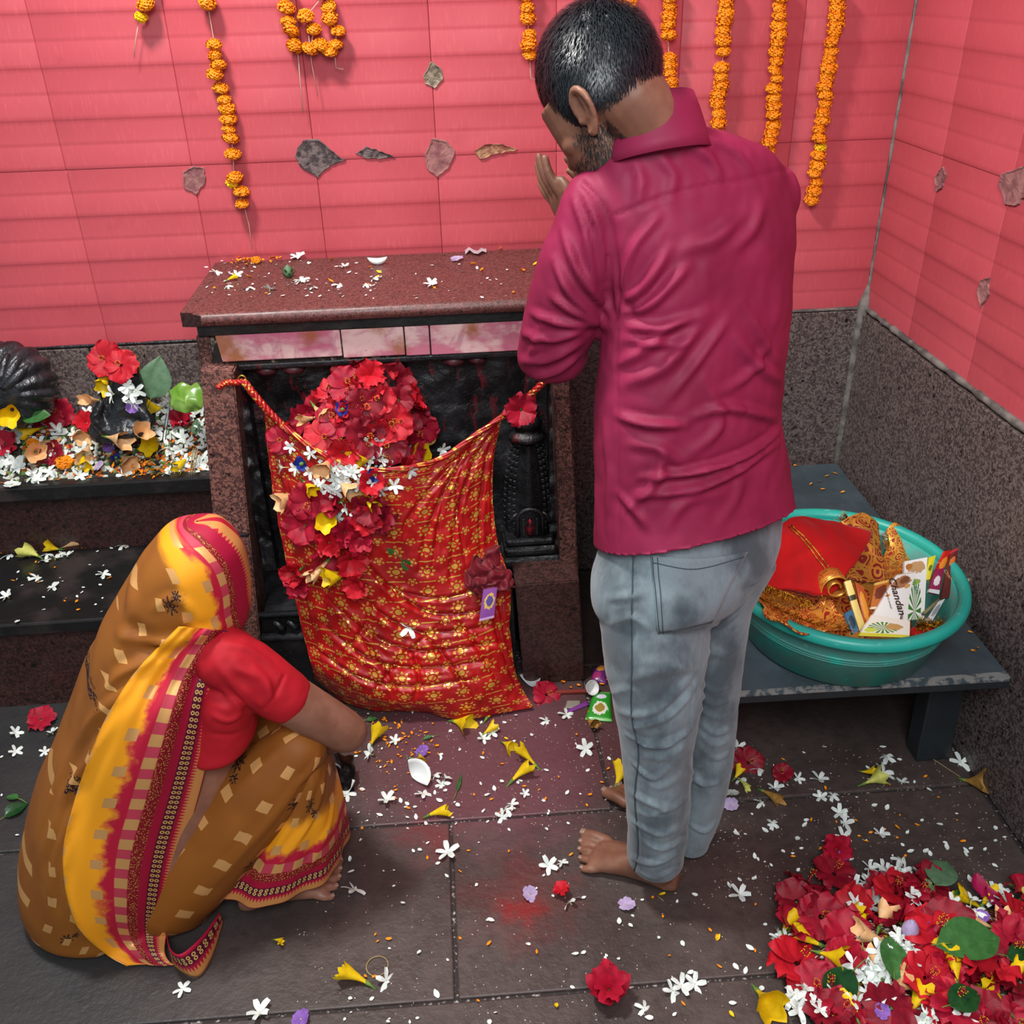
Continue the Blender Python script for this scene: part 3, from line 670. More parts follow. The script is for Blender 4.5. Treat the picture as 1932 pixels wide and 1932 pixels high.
for pts in (((1487, 1000), (1530, 1045), (1560, 1090), (1556, 1112)), ((1492, 998), (1536, 1043), (1566, 1088), (1562, 1112))):
    P = surf_line(vb, pts, 26, .011) if 'surf_line' in globals() else []
    if len(P) > 3: obj('gold_braid', *tube_vf(P, .0022, 6), M_ZARI, vel)
P = [A(1424, 1092, 1.675), A(1450, 1104, 1.672), A(1490, 1120, 1.675), A(1530, 1135, 1.68)]
def fringe(name, P, n, L, mat, parent, drop=(0, -.3, -1), seed=0):
    r = random.Random(seed); P = catmull(np.array(P), n); b = MB()
    for p in P:
        d = np.array(drop, float)+np.array([r.gauss(0, .45), r.gauss(0, .45), r.gauss(0, .3)]); d /= np.linalg.norm(d); l = L*r.uniform(.6, 1.2); m_ = p+d*l*.6+np.array([r.gauss(0, .002), r.gauss(0, .002), 0]); e = p+d*l
        b.tube([p, m_, e], [.0008, .0007, .0004], 4)
    return prop(obj(name, b.V, b.F, mat, parent), kind='stuff')
fringe('gold_fringe', P, 120, .030, M_TIN, vel, seed=2)
br1 = sheet('brocade_cloth', [[A(1588, 982, 1.93), A(1625, 968, 1.95), A(1655, 990, 1.94)], [A(1590, 1010, 1.90), A(1630, 1000, 1.92), A(1660, 1030, 1.90)], [A(1600, 1050, 1.85), A(1640, 1050, 1.86), A(1668, 1060, 1.84)], [A(1595, 1090, 1.79), A(1635, 1095, 1.79), A(1668, 1095, 1.79)]], M_BROC, None, 22, 30, (1, 1.6), .003, 'folded gold brocade cloth with paisley figures behind the red velvet', 'cloth', amp=.006)
br2 = sheet('brocade_cloth', [[A(1672, 1000, 1.94), A(1690, 985, 1.95), A(1722, 1025, 1.92)], [A(1675, 1035, 1.90), A(1700, 1030, 1.90), A(1722, 1045, 1.89)], [A(1662, 1060, 1.86), A(1690, 1062, 1.86), A(1715, 1060, 1.86)], [A(1655, 1090, 1.80), A(1680, 1090, 1.80), A(1700, 1085, 1.80)]], M_BROC2, None, 22, 30, (1, 1.6), .003, 'maroon brocade cloth with a fringed gold end standing at the rear of the tub', 'cloth', amp=.005)
fringe('gold_fringe', [A(1678, 1005, 1.935), A(1678, 1030, 1.90)], 40, .018, M_ZARI, br2, (-1, 0, .1), 5); fringe('gold_fringe', [A(1588, 985, 1.93), A(1600, 975, 1.94)], 24, .02, M_ZARI, br1, (-.6, .3, .6), 6)
br3 = sheet('brocade_cloth', [[A(1428, 1112, 1.68), A(1470, 1130, 1.68), A(1520, 1140, 1.69), A(1560, 1120, 1.72)], [A(1426, 1135, 1.63), A(1470, 1155, 1.62), A(1525, 1165, 1.62), A(1580, 1150, 1.65)], [A(1440, 1155, 1.59), A(1490, 1172, 1.58), A(1545, 1182, 1.58), A(1600, 1170, 1.60)], [A(1470, 1172, 1.555), A(1520, 1190, 1.55), A(1570, 1198, 1.55), A(1600, 1190, 1.57)]], M_BROC2, None, 40, 30, (2.2, 1.4), .003, 'crumpled red and gold brocade stole along the near rim of the tub', 'cloth', amp=.016, seed=3)
fringe('gold_fringe', [A(1432, 1128, 1.62), A(1480, 1155, 1.60), A(1540, 1178, 1.575), A(1598, 1188, 1.57)], 150, .022, M_TIN, br3, (.2, -.5, .3), 7)
# rolled stole end
sp_pts = [A(1575, 1105, 1.70)+np.array([math.cos(t)*(.008+.0026*t), -.012, math.sin(t)*(.008+.0026*t)]) for t in np.linspace(0, 3.2*math.pi, 50)]
V = [p+np.array([0, dy, 0])+np.array([.0, 0, .0]) for dy in (0, .018, .04) for p in sp_pts]; rl = obj('rolled_stole', V, grid_faces(3, 50), M_BROC2, None, uv=np.array([(i/49*2, j*.5) for j in range(3) for i in range(50)]), loc=np.array(V).mean(0))
m = rl.modifiers.new('thickness', 'SOLIDIFY'); m.thickness = .003; prop(rl, 'rolled red and gold stole end between velvet and incense packets', 'cloth')
# ---- incense and sandal packets
def packet_mat(name, cols):
    """printed carton: cols = [(v0, v1, colour)] bands along the long side over a white or tinted ground"""
    g = NT(name); uv = g.coord('UV'); s = g.sep(uv); c = C(cols[0])
    for kind, *a in cols[1:]:
        if kind == 'band': m = g.math('MULTIPLY', g.math('GREATER_THAN', s[1], a[0]), g.math('LESS_THAN', s[1], a[1])); c = g.mix(m, c, a[2])
        if kind == 'blob':
            dx = g.math('DIVIDE', g.math('SUBTRACT', s[0], a[0]), a[2]); dy = g.math('DIVIDE', g.math('SUBTRACT', s[1], a[1]), a[3]); d = g.math('SQRT', g.math('ADD', g.math('MULTIPLY', dx, dx), g.math('MULTIPLY', dy, dy)))
            d = g.math('ADD', d, g.math('MULTIPLY', g.math('SUBTRACT', g.noise(9, 3, vec=uv), .5), .9)); c = g.mix(g.math('LESS_THAN', d, 1.0), c, a[4])
        if kind == 'rays':
            dx = g.math('SUBTRACT', s[0], a[0]); dy = g.math('MULTIPLY', g.math('SUBTRACT', s[1], a[1]), a[3]); d = g.math('SQRT', g.math('ADD', g.math('MULTIPLY', dx, dx), g.math('MULTIPLY', dy, dy)))
            t = g.math('ARCTAN2', dx, dy); m = g.math('MULTIPLY', g.math('LESS_THAN', d, a[2]), g.math('GREATER_THAN', g.math('SINE', g.math('MULTIPLY', t, 17.0)), -.1)); c = g.mix(m, c, a[4])
    return g.out(c, .32, coat=.3)
def packet(name, q, mat, lab, th=.006, cat='packet', grp=None, parent=None):
    """q: four corners (px, py, depth Y): top-left, top-right, bottom-right, bottom-left; a thin box carton"""
    T = [np.array(A(*c)) for c in q]; n = np.cross(T[1]-T[0], T[3]-T[0]); n /= np.linalg.norm(n)
    if np.dot(n, CAM-T[0]) < 0: n = -n
    nu, nv = 6, 10; P = []; UV = []; c0 = sum(T)/4
    for side in (1, 0):
        for i in range(nv):
            for j in range(nu):
                u, v = j/(nu-1), i/(nv-1); p = (T[0]*(1-u)+T[1]*u)*(1-v)+(T[3]*(1-u)+T[2]*u)*v; bul = .0016*math.sin(math.pi*u)*math.sin(math.pi*v)
                P.append(p+n*((th/2+bul) if side else -th/2)); UV.append((u, 1-v))
    Fc = grid_faces(nv, nu); k = nv*nu; Fc = Fc+[tuple(reversed([i+k for i in f])) for f in Fc]
    ringi = [j for j in range(nu)]+[i*nu+nu-1 for i in range(1, nv)]+[(nv-1)*nu+j for j in range(nu-2, -1, -1)]+[i*nu for i in range(nv-2, 0, -1)]
    for a_, b_ in zip(ringi, ringi[1:]+ringi[:1]): Fc.append((a_, a_+k, b_+k, b_))
    o = obj(name, P, Fc, mat, parent, smooth=False, uv=np.array(UV), loc=c0 if parent is None else None)
    if lab: prop(o, lab, cat, grp)
    return o, T, n
def lettering(text, T, n, u0, v0, h, mat, parent, ang=0.0, lift=.0045, along='u', bold=0.0, ital=.0):
    """raised print on a packet; along='v' runs the words down the long side"""
    cu = bpy.data.curves.new('print', 'FONT'); cu.body = text; cu.size = h; cu.extrude = .0002; cu.offset = bold; cu.shear = ital; cu.align_x = 'CENTER'; cu.align_y = 'CENTER'
    o = bpy.data.objects.new('tmp_print', cu); COL.objects.link(o); dg = bpy.context.evaluated_depsgraph_get(); dg.update(); me = bpy.data.meshes.new_from_object(o.evaluated_get(dg)); bpy.data.objects.remove(o)
    me.materials.clear(); me.materials.append(mat); U = T[1]-T[0]; U /= np.linalg.norm(U); W = T[3]-T[0]; W -= U*np.dot(W, U); W /= np.linalg.norm(W)
    ex, ey = (U, -W) if along == 'u' else (W, U)
    if ang: ex, ey = ex*math.cos(ang)+ey*math.sin(ang), ey*math.cos(ang)-ex*math.sin(ang)
    p = (T[0]*(1-u0)+T[1]*u0)*(1-v0)+(T[3]*(1-u0)+T[2]*u0)*v0+n*lift-origin_of(parent)
    q = bpy.data.objects.new('lettering', me); COL.objects.link(q); q.parent = parent
    ez = np.cross(ex, ey); q.matrix_local = Matrix([[ex[0], ey[0], ez[0], p[0]], [ex[1], ey[1], ez[1], p[1]], [ex[2], ey[2], ez[2], p[2]], [0, 0, 0, 1]])
    return q
M_INK = plain('brown_ink', '#3a2018', .6); M_INKG = plain('green_ink', '#1f6b52', .6)
W_ = 'incense packets in the tub'
mA = packet_mat('carton_white_brown', ['#eeece6', ('blob', .45, .80, .42, .14, '#a9744c'), ('blob', .55, .84, .22, .08, '#7a4a2a'), ('band', .97, 1.0, '#cfc8b4'), ('blob', .8, .70, .12, .05, '#cf9d5c'), ('blob', .12, .52, .10, .03, '#d8902c')])
oA, TA, nA = packet('incense_packet', [(1690, 1085, 1.70), (1728, 1078, 1.71), (1695, 1170, 1.63), (1642, 1168, 1.625)], mA, 'white carton printed with brown Chandan lettering, front of the incense packets', .007, grp=None)
lettering('Chandan', TA, nA, .50, .50, .024, M_INK, oA, along='v', bold=.0004, ital=.25, lift=.0062)
lettering('AYURVEDIC DHOOP', TA, nA, .20, .55, .005, M_INK, oA, along='v', lift=.0058)
mB = packet_mat('carton_white_green', ['#f0efe8', ('blob', .55, .86, .36, .10, '#c39a6a'), ('rays', .52, .14, .30, .6, '#3d7a2c'), ('blob', .5, .62, .22, .05, '#8fae55'), ('blob', .2, .9, .16, .05, '#b5732f')])
oB, TB, nB = packet('incense_packet', [(1705, 1060, 1.75), (1748, 1052, 1.76), (1742, 1168, 1.66), (1702, 1172, 1.65)], mB, 'white carton with green palm print standing behind the Chandan carton', .007)
lettering('NATURAL', TB, nB, .45, .42, .010, M_INKG, oB, along='v', lift=.006)
mC = packet_mat('carton_cream_palm', ['#eee9d8', ('rays', .40, .45, .34, 1.2, '#4a8a30'), ('blob', .62, .55, .20, .16, '#c59a58'), ('band', 0, .16, '#d8d23a'), ('blob', .15, .3, .12, .1, '#c8d84a')])
packet('incense_packet', [(1645, 1160, 1.61), (1715, 1172, 1.615), (1714, 1204, 1.575), (1618, 1200, 1.57)], mC, 'cream carton with spiky green plant print lying lowest against the near rim', .007)
mD = packet_mat('carton_orange', ['#b5651f', ('blob', .5, .6, .4, .25, '#6a2f12'), ('band', .9, 1, '#e0b25a'), ('band', 0, .08, '#e6d9b0')])
packet('incense_packet', [(1650, 1100, 1.69), (1682, 1092, 1.70), (1660, 1148, 1.65), (1640, 1150, 1.65)], mD, 'orange brown carton tucked left of the Chandan carton', .006)
mE = packet_mat('carton_yellow', ['#d9cf1e', ('blob', .5, .55, .3, .12, '#6b6a12'), ('band', 0, .1, '#3a5a22')])
packet('incense_packet', [(1752, 1052, 1.76), (1764, 1048, 1.765), (1752, 1098, 1.72), (1742, 1100, 1.72)], mE, 'narrow yellow carton behind the white green carton', .006)
mF = packet_mat('carton_maroon', ['#5d1712', ('blob', .5, .75, .35, .10, '#c46a2c'), ('band', .95, 1.0, '#b4202a')])
oF, TF, nF = packet('incense_packet', [(1792, 1042, 1.79), (1806, 1034, 1.80), (1795, 1128, 1.70), (1774, 1130, 1.69)], mF, 'tall maroon carton leaning on the right side of the tub', .007)
lettering('Chandan', TF, nF, .52, .60, .012, plain('tan_ink', '#c9905a', .5), oF, along='v', lift=.006)
mG = packet_mat('carton_red_orange', ['#c22318', ('blob', .5, .6, .45, .2, '#e0872a'), ('blob', .3, .3, .3, .1, '#f0e6d8')])
packet('incense_packet', [(1782, 1040, 1.79), (1794, 1038, 1.80), (1768, 1100, 1.73), (1754, 1098, 1.73)], mG, 'red and orange carton between yellow and maroon cartons', .006)
mH = packet_mat('carton_magenta', ['#8e1848', ('blob', .5, .5, .3, .2, '#e7d7dc'), ('band', .0, .15, '#d9d9d9')])
packet('incense_packet', [(1762, 1076, 1.75), (1780, 1072, 1.76), (1770, 1122, 1.70), (1750, 1118, 1.70)], mH, 'small magenta carton deep between the taller cartons', .006)
mI = packet_mat('carton_yellow_edge', ['#e9d27a', ('band', .62, .72, '#3a3a20'), ('band', 0, .05, '#4d7a1e')])
packet('incense_packet', [(1592, 1098, 1.67), (1604, 1095, 1.67), (1634, 1190, 1.60), (1622, 1196, 1.59)], mI, 'pale yellow carton edge standing right of the rolled stole', .010)
mJ = packet_mat('amber_wrap', ['#a84a10', ('blob', .5, .5, .35, .35, '#d8902c')])
packet('incense_packet', [(1612, 1098, 1.68), (1628, 1108, 1.67), (1646, 1180, 1.61), (1632, 1190, 1.60)], mJ, 'glossy amber wrapped pack beside the pale yellow carton edge', .008)
mK = packet_mat('carton_blue', ['#2f6f8e', ('blob', .5, .5, .4, .3, '#1c3f52')])
packet('incense_packet', [(1592, 1158, 1.60), (1606, 1150, 1.61), (1618, 1190, 1.575), (1608, 1198, 1.57)], mK, 'small blue pack at the foot of the pale yellow carton', .006)
mL = packet_mat('clear_white_pack', ['#cfd2d2', ('blob', .5, .5, .4, .3, '#8b9092')])
packet('incense_packet', [(1770, 1135, 1.68), (1782, 1130, 1.69), (1758, 1172, 1.63), (1746, 1172, 1.63)], mL, 'greyish white sachet at the right near the rim', .004)
stk = obj('incense_stick_pack', *tube_vf([A(1742, 1158, 1.655), A(1780, 1125, 1.71), A(1826, 1095, 1.78)], [.004, .0045, .005], 6), plain('olive_paper', '#7d7a4e', .6, '#5c5a38', 20), None, loc=A(1742, 1158, 1.655)); prop(stk, 'slim olive paper stick leaning out over the right rim of the tub', 'incense')
obj('pack_tip', *tube_vf([A(1808, 1107, 1.752), A(1828, 1094, 1.783)], [.0056, .0056], 6), plain('cream_tip', '#d8d2a8', .6), stk)
tg = thing('tinsel_bundle', 'bundle of dark gold tinsel on maroon cloth at the right near rim of the tub', 'tinsel', A(1745, 1190, 1.60))
obj('cloth_wad', *ellipsoid(A(1745, 1195, 1.60), (.035, 0, 0), (0, .022, 0), (0, 0, .018)), M_VELV, tg); fringe('tinsel', [A(1728, 1182, 1.60), A(1748, 1178, 1.60), A(1772, 1176, 1.61)], 150, .022, M_TIN, tg, (.1, -.4, .2), 9)
# heap that carries the things, low in the tub
V, Fc = ellipsoid((TC[0]-.01, TC[1]-.02, BZ+.062), (.17, 0, 0), (0, .17, 0), (0, 0, .046), 40, 16); V = np.array(V); V = V+np.c_[np.zeros(len(V)), np.zeros(len(V)), .018*vnoise(V, 16, 3)]
hp = obj('crumpled_stole', V, Fc, M_BROC2, None, uv=np.c_[V[:, 0]*6, V[:, 1]*6], loc=(TC[0], TC[1], BZ+.012)); prop(hp, 'heap of red and gold stoles filling the bottom of the tub', 'cloth')
# ================================================================== FLOWERS: one mesh per kind and shape, copied singly
def petal_mat(name, a, b, rough=.55, sss=.0, vein=60):
    g = NT(name); p = g.coord(); n = g.noise(vein, 3, .6, vec=p); c = g.mix(g.ramp(n, .3, .75), a, b); g.bump(g.noise(vein*4, 2, vec=p), .25, .001); return g.out(c, rough, spec=.3)
M_HIB = [petal_mat('hibiscus_red', '#c41a2a', '#a3101f'), petal_mat('hibiscus_crimson', '#ad1430', '#8d0e26'), petal_mat('hibiscus_dark', '#8e0f24', '#6d0a1c')]
M_WHITE = petal_mat('white_petal', '#e6ebe6', '#cdd6cf', .5); M_YEL = petal_mat('yellow_petal', '#e8c512', '#d2a90c', .5); M_PEACH = petal_mat('peach_petal', '#d9a06a', '#e0bd8c', .55)
M_OR = petal_mat('marigold_orange', '#f0930f', '#e47c08', .6); M_MYEL = petal_mat('marigold_yellow', '#f0c40e', '#e0a808', .6); M_PUR = petal_mat('purple_petal', '#8d62b4', '#6f4a98'); M_LIL = petal_mat('lilac_petal', '#b9a6c8', '#a08cb2'); M_BLUE = petal_mat('blue_petal', '#1a2a8e', '#101c60')
M_GRN = petal_mat('green_sepal', '#6d8a3a', '#4f7030'); M_LEAF = petal_mat('leaf_green', '#2f5a2a', '#3d6e38', .42); M_LEAF2 = petal_mat('grey_green_leaf', '#5d7a5c', '#4a6a4c', .5); M_LEAF3 = petal_mat('dark_glossy_leaf', '#153a1c', '#1f4a24', .25)
M_TUBE = petal_mat('pale_green_tube', '#c9cf8e', '#a8b46a'); M_WILT = petal_mat('wilted_tan', '#b0853f', '#8a5f2a', .7); M_PINK = petal_mat('magenta_petal', '#a8144c', '#8a0f3e'); M_DRY = petal_mat('dry_straw', '#a89468', '#8a7850', .8)
def two_mat(me, m): me.materials.clear(); me.materials.append(m); return me
def petals(n, L, W, elev, cup, ruff, seed, twist=0.0, ns=7, nw=7, base=.0, r0=.1, notch=0.0, pw=.8, mat=None, curl=0.0):
    r = random.Random(seed); b = MB()
    for k in range(n):
        a = 2*math.pi*k/n+r.uniform(-.12, .12); e = elev+r.uniform(-.12, .12); ph = r.uniform(0, 6); l = L*r.uniform(.9, 1.08); tw = twist+r.uniform(-.1, .1); V = []
        for i in range(ns):
            s = i/(ns-1); wd = W*(.18+.82*math.sin(math.pi*min(1, s*.78+.02))**pw) if s < .985 else W*.72
            for j in range(nw):
                q = 2*j/(nw-1)-1; x = l*(r0+(1-r0)*s)*(1-notch*(1-abs(q))*s**8*-1-notch*.5*q*q*s); y = wd*q
                z = cup*l*s*s+ruff*L*s**2.2*math.sin(q*6+ph)*abs(q)**.5+ruff*.5*L*s**3*math.sin(q*11+ph*2)-curl*l*s**3
                x2 = x*math.cos(e)-z*math.sin(e); z2 = x*math.sin(e)+z*math.cos(e)+base+.0012*k*(.3 if n > 3 else 0); y2 = y*math.cos(tw*s); z2 += y*math.sin(tw)*.6
                V.append((x2*math.cos(a)-y2*math.sin(a), x2*math.sin(a)+y2*math.cos(a), z2))
        b.add(V, grid_faces(ns, nw))
    return mesh('corolla', b.V, b.F, True, mats=[mat])
def stamen_mesh(L, seed=0):
    r = random.Random(seed); b = MB(); P = [(0, 0, .004), (.002, .001, L*.5), (.005, .002, L)]; b.tube(P, [.0022, .0018, .0012], 6, 0)
    for k in range(22):
        z = L*(.5+.5*r.random()); a = r.uniform(0, 6.28); p = np.array([.004*z/L, 0, z]); d = np.array([math.cos(a), math.sin(a), .3])*.006; b.tube([p, p+d], [.0004, .0004], 3, 0); q = p+d
        b.add([q+np.array(v)*.0011 for v in ((1, 0, 0), (-1, 0, 0), (0, 1, 0), (0, -1, 0), (0, 0, 1), (0, 0, -1))], [(0, 2, 4), (2, 1, 4), (1, 3, 4), (3, 0, 4), (2, 0, 5), (1, 2, 5), (3, 1, 5), (0, 3, 5)], 1)
    return mesh('stamen', b.V, b.F, True, mats=[M_HIB[1], M_MYEL], mi=b.M)
STAMEN = stamen_mesh(.042)
HIB = []                                                              # (corolla, has stamen)
for k, (e, c_, rf, tw) in enumerate(((.25, .10, .10, .25), (.55, .05, .12, .2), (.15, .05, .14, .3), (.95, -.05, .10, .2), (1.2, -.10, .08, .15), (.7, .0, .16, .3))):
    for m in (0, 1, 2) if k < 4 else (0, 1): HIB.append((petals(5, .050, .031, e, c_, rf*1.5, 10+k*3+m, tw, 9, 10, mat=M_HIB[m], pw=.7, curl=.15), k in (0, 2)))
JAS = [petals(5, .0185, .0043, e, c_, .05, 40+k, .4, 7, 4, 0, .04, mat=m_, pw=.9, curl=.2) for k, (e, c_, m_) in enumerate(((.12, .05, M_WHITE), (.35, .1, M_WHITE), (.0, -.15, M_WHITE), (.6, .0, M_WHITE)))]
JTUBE = mesh('tube', *tube_vf([(0, 0, .001), (.001, 0, -.006), (.003, .001, -.014)], [.0016, .0011, .0013], 6), mats=[M_TUBE])
PERI = [petals(5, .018, .0092, .08, .02, .03, 60, .1, 6, 5, 0, .1, mat=m_, pw=.5) for m_ in (M_WHITE, M_PUR, M_LIL)]
BLUE = petals(3, .016, .012, .5, .1, .15, 66, .2, 6, 5, mat=M_BLUE)
def trumpet(seed, L=.052, R0=.020, mat=None, openf=1.0, bend=.2):
    r = random.Random(seed); V = []; n = 20; rows = 12
    for i in range(rows):
        s = i/(rows-1); rad = .0032+(R0*openf)*(s**1.6)*(.75+.25*math.sin(s*2.4)); cx = bend*L*s*s
        for k in range(n):
            t = 2*math.pi*k/n; lob = 1+.11*s**3*math.cos(5*t+seed)+.06*s*math.sin(3*t+seed*2); z = L*s+(.006*s**4*math.cos(5*t+seed))
            V.append((cx+rad*lob*math.cos(t), rad*lob*math.sin(t)*(.74+.12*r.random()*s), z))
    return mesh('corolla', V, grid_faces(rows, n, True), True, mats=[mat])
TRU = {n_: [trumpet(70+k, .055, .023, m_, o_, .25) for k, o_ in enumerate((1.0, .7, 1.25))] for n_, m_ in (('yellow', M_YEL), ('peach', M_PEACH), ('wilt', M_WILT), ('pale', petal_mat('pale_yellow_petal', '#cfd06a', '#b9b65a')))}
HCALYX = mesh('calyx', *tube_vf([(0, 0, -.030), (0, 0, -.018), (0, 0, -.008), (0, 0, -.001)], [.0014, .0020, .0045, .0035], 8), mats=[M_GRN])
CALYX = mesh('calyx', *tube_vf([(0, 0, -.016), (0, 0, -.006), (0, 0, .002), (0, 0, .008)], [.0016, .0024, .0042, .0036], 8), mats=[M_GRN])
def marigold(seed, mat, R=.022, flat=.72, n=90):
    r = random.Random(seed); b = MB()
    for k in range(n):
        u = 1-2*(k+.5)/n; t = k*2.39996+r.uniform(-.2, .2); s = math.sqrt(1-u*u); d = np.array([s*math.cos(t), s*math.sin(t), u*flat]); dn = d/np.linalg.norm(d); side = np.cross(dn, [0, 0, 1.0]); side /= np.linalg.norm(side)+1e-6; up = np.cross(side, dn)
        c0 = d*R*.55; c1 = d*R*r.uniform(.86, 1.02); w_ = R*.23; j = [r.uniform(-.2, .2)*w_ for _ in range(6)]
        b.add([c0-side*w_*.5, c0+side*w_*.5, c1+side*w_+up*w_*.5+dn*j[0], c1+up*w_*.1+dn*j[1], c1-side*w_+up*w_*.5+dn*j[2], c1+side*w_*.7-up*w_*.4+dn*j[3], c1-side*w_*.7-up*w_*.4+dn*j[4]], [(0, 1, 2, 3), (0, 3, 4), (3, 2, 5), (3, 5, 6), (3, 6, 4)])
    V, Fc = ellipsoid((0, 0, 0), (R*.72, 0, 0), (0, R*.72, 0), (0, 0, R*.72*flat), 10, 7); b.add(V, Fc)
    return mesh('blossom', b.V, b.F, True, mats=[mat])
MARI = [marigold(80+k, M_OR, .0225, fl_, 80) for k, fl_ in enumerate((.62, .7, .8))]; MARIY = marigold(90, M_MYEL, .021, .75, 80)
def petal_single(L, W, mat, seed=0, cup=.3):
    r = random.Random(seed); V = []
    for i in range(5):
        s = i/4; wd = W*math.sin(math.pi*(s*.82+.14))
        for j in range(3): q = j-1; V.append((L*(s-.5), wd*q, cup*W*(q*q)+.15*L*s*s))
    return mesh('petal', V, grid_faces(5, 3), True, mats=[mat])
PET_W = [petal_single(.013, .0042, M_WHITE, 1), petal_single(.010, .0036, M_WHITE, 2)]; PET_O = [petal_single(.013, .0032, M_OR, 3, .8), petal_single(.009, .0030, M_OR, 4, 1.2)]; PET_Y = [petal_single(.018, .005, M_YEL, 5, .6)]; PET_R = [petal_single(.030, .014, M_HIB[1], 6, .3)]; PET_P = [petal_single(.014, .006, M_PUR, 6, .3)]
def leaf_mesh(L, W, mat, seed=0, bend=.25, fold=.2, heart=0.0, ns=11, nw=7):
    r = random.Random(seed); V = []
    for i in range(ns):
        s = i/(ns-1); wd = W*(math.sin(math.pi*min(.999, s**.75))**.85)*(1+.04*math.sin(9*s+seed)); 
        for j in range(nw): q = 2*j/(nw-1)-1; V.append((L*s-heart*L*abs(q)*math.exp(-s*6)*.5, wd*q, fold*wd*abs(q)-bend*L*s*s+.03*W*math.sin(q*7+s*5)+(.0025 if j == nw//2 else 0)*-1))
    return mesh('leaf_blade', V, grid_faces(ns, nw), True, mats=[mat])
LEAF = {'betel': leaf_mesh(.085, .034, M_LEAF, 1, .15, .25, .5), 'grey': leaf_mesh(.095, .036, M_LEAF2, 2, .2, .15), 'glossy': leaf_mesh(.075, .026, M_LEAF3, 3, .2, .3), 'small': leaf_mesh(.032, .009, M_LEAF, 4, .15, .2), 'blade': leaf_mesh(.06, .0045, M_LEAF, 5, .1, .4)}
def stalk_of(me_name): return mesh('stalk', *tube_vf([(.004, 0, 0), (-.010, .001, .002), (-.026, .003, -.001)], [.0012, .0011, .0009], 5), mats=[M_GRN])
STALK = stalk_of('leaf')
# ---- placing one flower as one thing
CHILD = {}
def put(name, me, p, nrm=(0, 0, 1), yaw=None, scale=1.0, label=None, cat=None, group=None, kids=(), tilt=0.25, lift=0.0, r=random):
    n = Vector(nrm).normalized(); n = (n+Vector((r.gauss(0, tilt), r.gauss(0, tilt), r.gauss(0, tilt*.6)))).normalized()
    q = n.to_track_quat('Z', 'Y') @ Euler((0, 0, r.uniform(0, 6.28) if yaw is None else yaw)).to_quaternion()
    o = bpy.data.objects.new(name, me); COL.objects.link(o)
    o.matrix_world = Matrix.Translation(Vector([float(v) for v in p])+Vector(nrm).normalized()*lift) @ q.to_matrix().to_4x4() @ Matrix.Scale(scale, 4)
    prop(o, label, cat, group)
    for cn, cm in kids:
        c = bpy.data.objects.new(cn, cm); COL.objects.link(c); c.parent = o
    return o
def hibiscus(p, n, lab, grp, sc=1.0, k=None, tilt=.3, r=random, lift=.006, dark=None):
    i = k if k is not None else r.randrange(len(HIB)); me, st = HIB[i]; return put('hibiscus', me, p, n, None, sc*r.uniform(.9, 1.08), lab, 'flower', grp, [('stamen', STAMEN)] if st else [('calyx', HCALYX)], tilt, lift, r)
def jasmine(p, n, lab, grp, sc=1.0, r=random, lift=.003, tilt=.35, k=None): return put('jasmine_flower', JAS[r.randrange(4) if k is None else k], p, n, None, sc*r.uniform(.85, 1.12), lab, 'flower', grp, [('tube', JTUBE)], tilt, lift, r)
def trump(p, col, lab, grp, ang, sc=1.0, r=random, n=(0, 0, 1), rise=.36, lift=.013):
    """lies on its side; ang = heading of the open mouth"""
    me = TRU[col][r.randrange(3)]; d = Vector((math.cos(ang), math.sin(ang), rise)).normalized(); q = d.to_track_quat('Z', 'X') @ Euler((0, 0, r.uniform(0, 6.28))).to_quaternion(); o = bpy.data.objects.new('trumpet_flower', me); COL.objects.link(o)
    o.matrix_world = Matrix.Translation(Vector([float(v) for v in p])+Vector((0, 0, lift))-d*.02*sc) @ q.to_matrix().to_4x4() @ Matrix.Scale(sc, 4); prop(o, lab, 'flower', grp); c = bpy.data.objects.new('calyx', CALYX); COL.objects.link(c); c.parent = o; return o
def leaf(p, kind, lab, ang, n=(0, 0, 1), sc=1.0, tilt=.1, lift=.006, grp=None, r=random):
    return put('leaf', LEAF[kind], p, n, ang, sc, lab, 'leaf', grp, [('stalk', STALK)], tilt, lift, r)

# ================================================================== MARIGOLD GARLANDS ON THE BACK WALL
M_STRING = plain('cotton_string', '#b9a58c', .8); R_ = random.Random(11)
def garland(lab, px, strings=(), yellow=(), top=True, tails=()):
    P0 = atY(px[0][0], px[0][1], 2.622); g = thing('marigold_garland', lab, 'garland', P0+np.array([0, .028, .0]), 'marigold garlands on the red back wall')
    line = [atY(x, y, 2.622) for x, y in px]
    if top: d = line[0]-line[min(3, len(line)-1)]; d = d/(np.linalg.norm(d)+1e-6) if len(line) > 1 else np.array([0, 0, 1.0]); line = [line[0]+np.array([0, .02, .30])]+line; obj('nail', *tube_vf([line[0]+np.array([0, -.006, 0]), line[0]+np.array([0, .012, 0])], .002, 6), M_HOLE, g)
    obj('string', *tube_vf(line, .0012, 5), M_STRING, g)
    for k, (x, y) in enumerate(px):
        p = atY(x+R_.uniform(-2, 2), y, 2.620+R_.uniform(-.004, .004)); me = MARIY if k in yellow else MARI[R_.randrange(3)]; sc = R_.uniform(.80, 1.02)
        M = Matrix.Translation(Vector(p-origin_of(g))) @ Euler((R_.gauss(0, .18), R_.gauss(0, .18), R_.uniform(0, 6.28))).to_matrix().to_4x4() @ Matrix.Scale(sc, 4)
        inst('blossom', me, M, g)
    for t in tails: obj('string_tail', *tube_vf([atY(x, y, 2.628) for x, y in t], .0011, 5), M_STRING, g)
    return g
